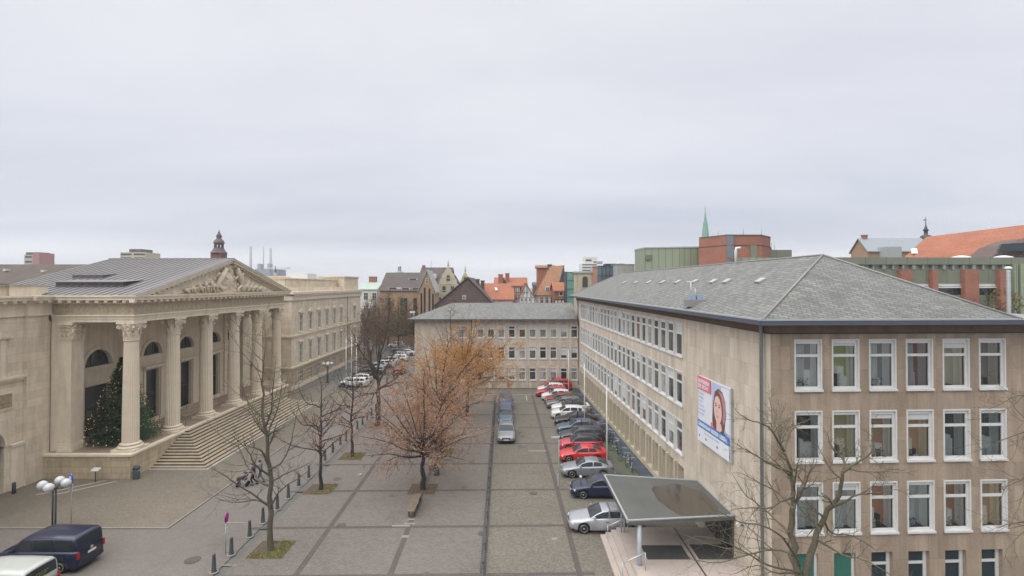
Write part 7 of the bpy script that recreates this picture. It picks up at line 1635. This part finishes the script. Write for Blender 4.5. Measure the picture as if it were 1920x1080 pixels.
for u in (480,499): MB().box(UX(u-2.5,420)-UX(478,420),UX(u+2.5,420)-UX(478,420),4,9,10,VZ(494,420)).build('stair_block',m_hz,t)
t=bthing('tower_crane','small white tower crane on the skyline right of the palace pediment','crane',UX(516,330),330)
z=VZ(506,330); mb=MB()
for sx in (-.6,.6):
    for sy in (-.6,.6): mb.tube([(sx,sy,0),(sx,sy,z)],.14,4)
for k in range(14): mb.tube([(-.6,-.6,z-2.2*k),(.6,-.6,z-2.2*k-2.2)],.09,3)
mb.build('mast',m_white,t); mb=MB(); 
for o in ((0,0),(0,1.1),(.6,.5)): mb.tube([(-5,o[0],z+.2+o[1]),(10,o[0],z+1.0+o[1]*.5)],.12,4)
mb.build('jib',m_white,t); MB().box(-5.5,-3.4,-.7,.7,z-1.2,z+.5).build('counterweight',m_concrete,t); MB().tube([(0,0,z),(0,0,z+2.6)],.25,5).box(-.2,1,-1,-.2,z-1.8,z).build('cab',m_dark,t)
# far skyline filling
rg=random.Random(77)
for i,(u,w2,v,Y,m) in enumerate(((690,22,530,240,m_plaster),(770,30,526,260,m_roofdk),(900,24,531,240,m_ochre),(1150,30,522,200,m_concrete),(560,60,531,300,m_concrete),(1000,40,529,230,m_roofdk))):
    x=UX(u,Y); ww=w2*Y/F; z=VZ(v,Y)
    t=bthing('distant_house',['pale distant block above the green copper roof','dark roofed distant house behind the brick house','ochre distant house behind the brown shingled gable','grey distant block behind the glazed office','long grey distant block behind the far palace wing','dark distant roofs behind the timber framed gable'][i],x=x,y=Y)
    MB().box(0,ww,0,12,0,z-1.5).build('wall',m,t); MB().prism([(-.3,-.3,z-1.5),(-.3,12.3,z-1.5),(-.3,6,z)],(ww+.6,0,0)).build('roof',m_roofdk,t)

# fallen leaves scattered on the paving
mb=MB(); rg=random.Random(9)
for (cx,cy,rr,n) in ((b5.x,b5.y,4.5,900),(b6.x,b6.y,5,900),(b7.x,b7.y,6,1100),(-15,39,3,250),(-15,46.5,3,250),(-14.7,30,2.4,200),(8.6,50,3,200),(-2,44,9,400)):
    for k in range(n):
        x=cx+rg.gauss(0,rr*.5); y=cy+rg.gauss(0,rr*.5); a=rg.uniform(0,6.28); z=.016+rg.random()*.01; l=rg.uniform(.03,.06)
        mb.add([(x+l*math.cos(a),y+l*math.sin(a),z),(x-l*.4*math.sin(a),y+l*.4*math.cos(a),z+.012),(x-l*math.cos(a),y-l*math.sin(a),z),(x+l*.4*math.sin(a),y-l*.4*math.cos(a),z+.006)],[(0,1,2,3)],k%3)
tag(mb.build('fallen_leaves',[LO[0],LO[2],LB[0]],uv=False),kind='stuff')

# ---------------- air ----------------
m=bpy.data.materials.new('haze_air'); m.use_nodes=True; t=m.node_tree; t.nodes.clear()
pv=nd(t,'ShaderNodeVolumePrincipled',{'Color':(.86,.88,.93,1),'Density':.0004,'Anisotropy':.1}); o_=nd(t,'ShaderNodeOutputMaterial'); t.links.new(pv.outputs[0],o_.inputs['Volume'])
o=MB().box(-1600,1600,-320,2700,-1.5,75).build('haze',m,uv=False); tag(o,kind='stuff')
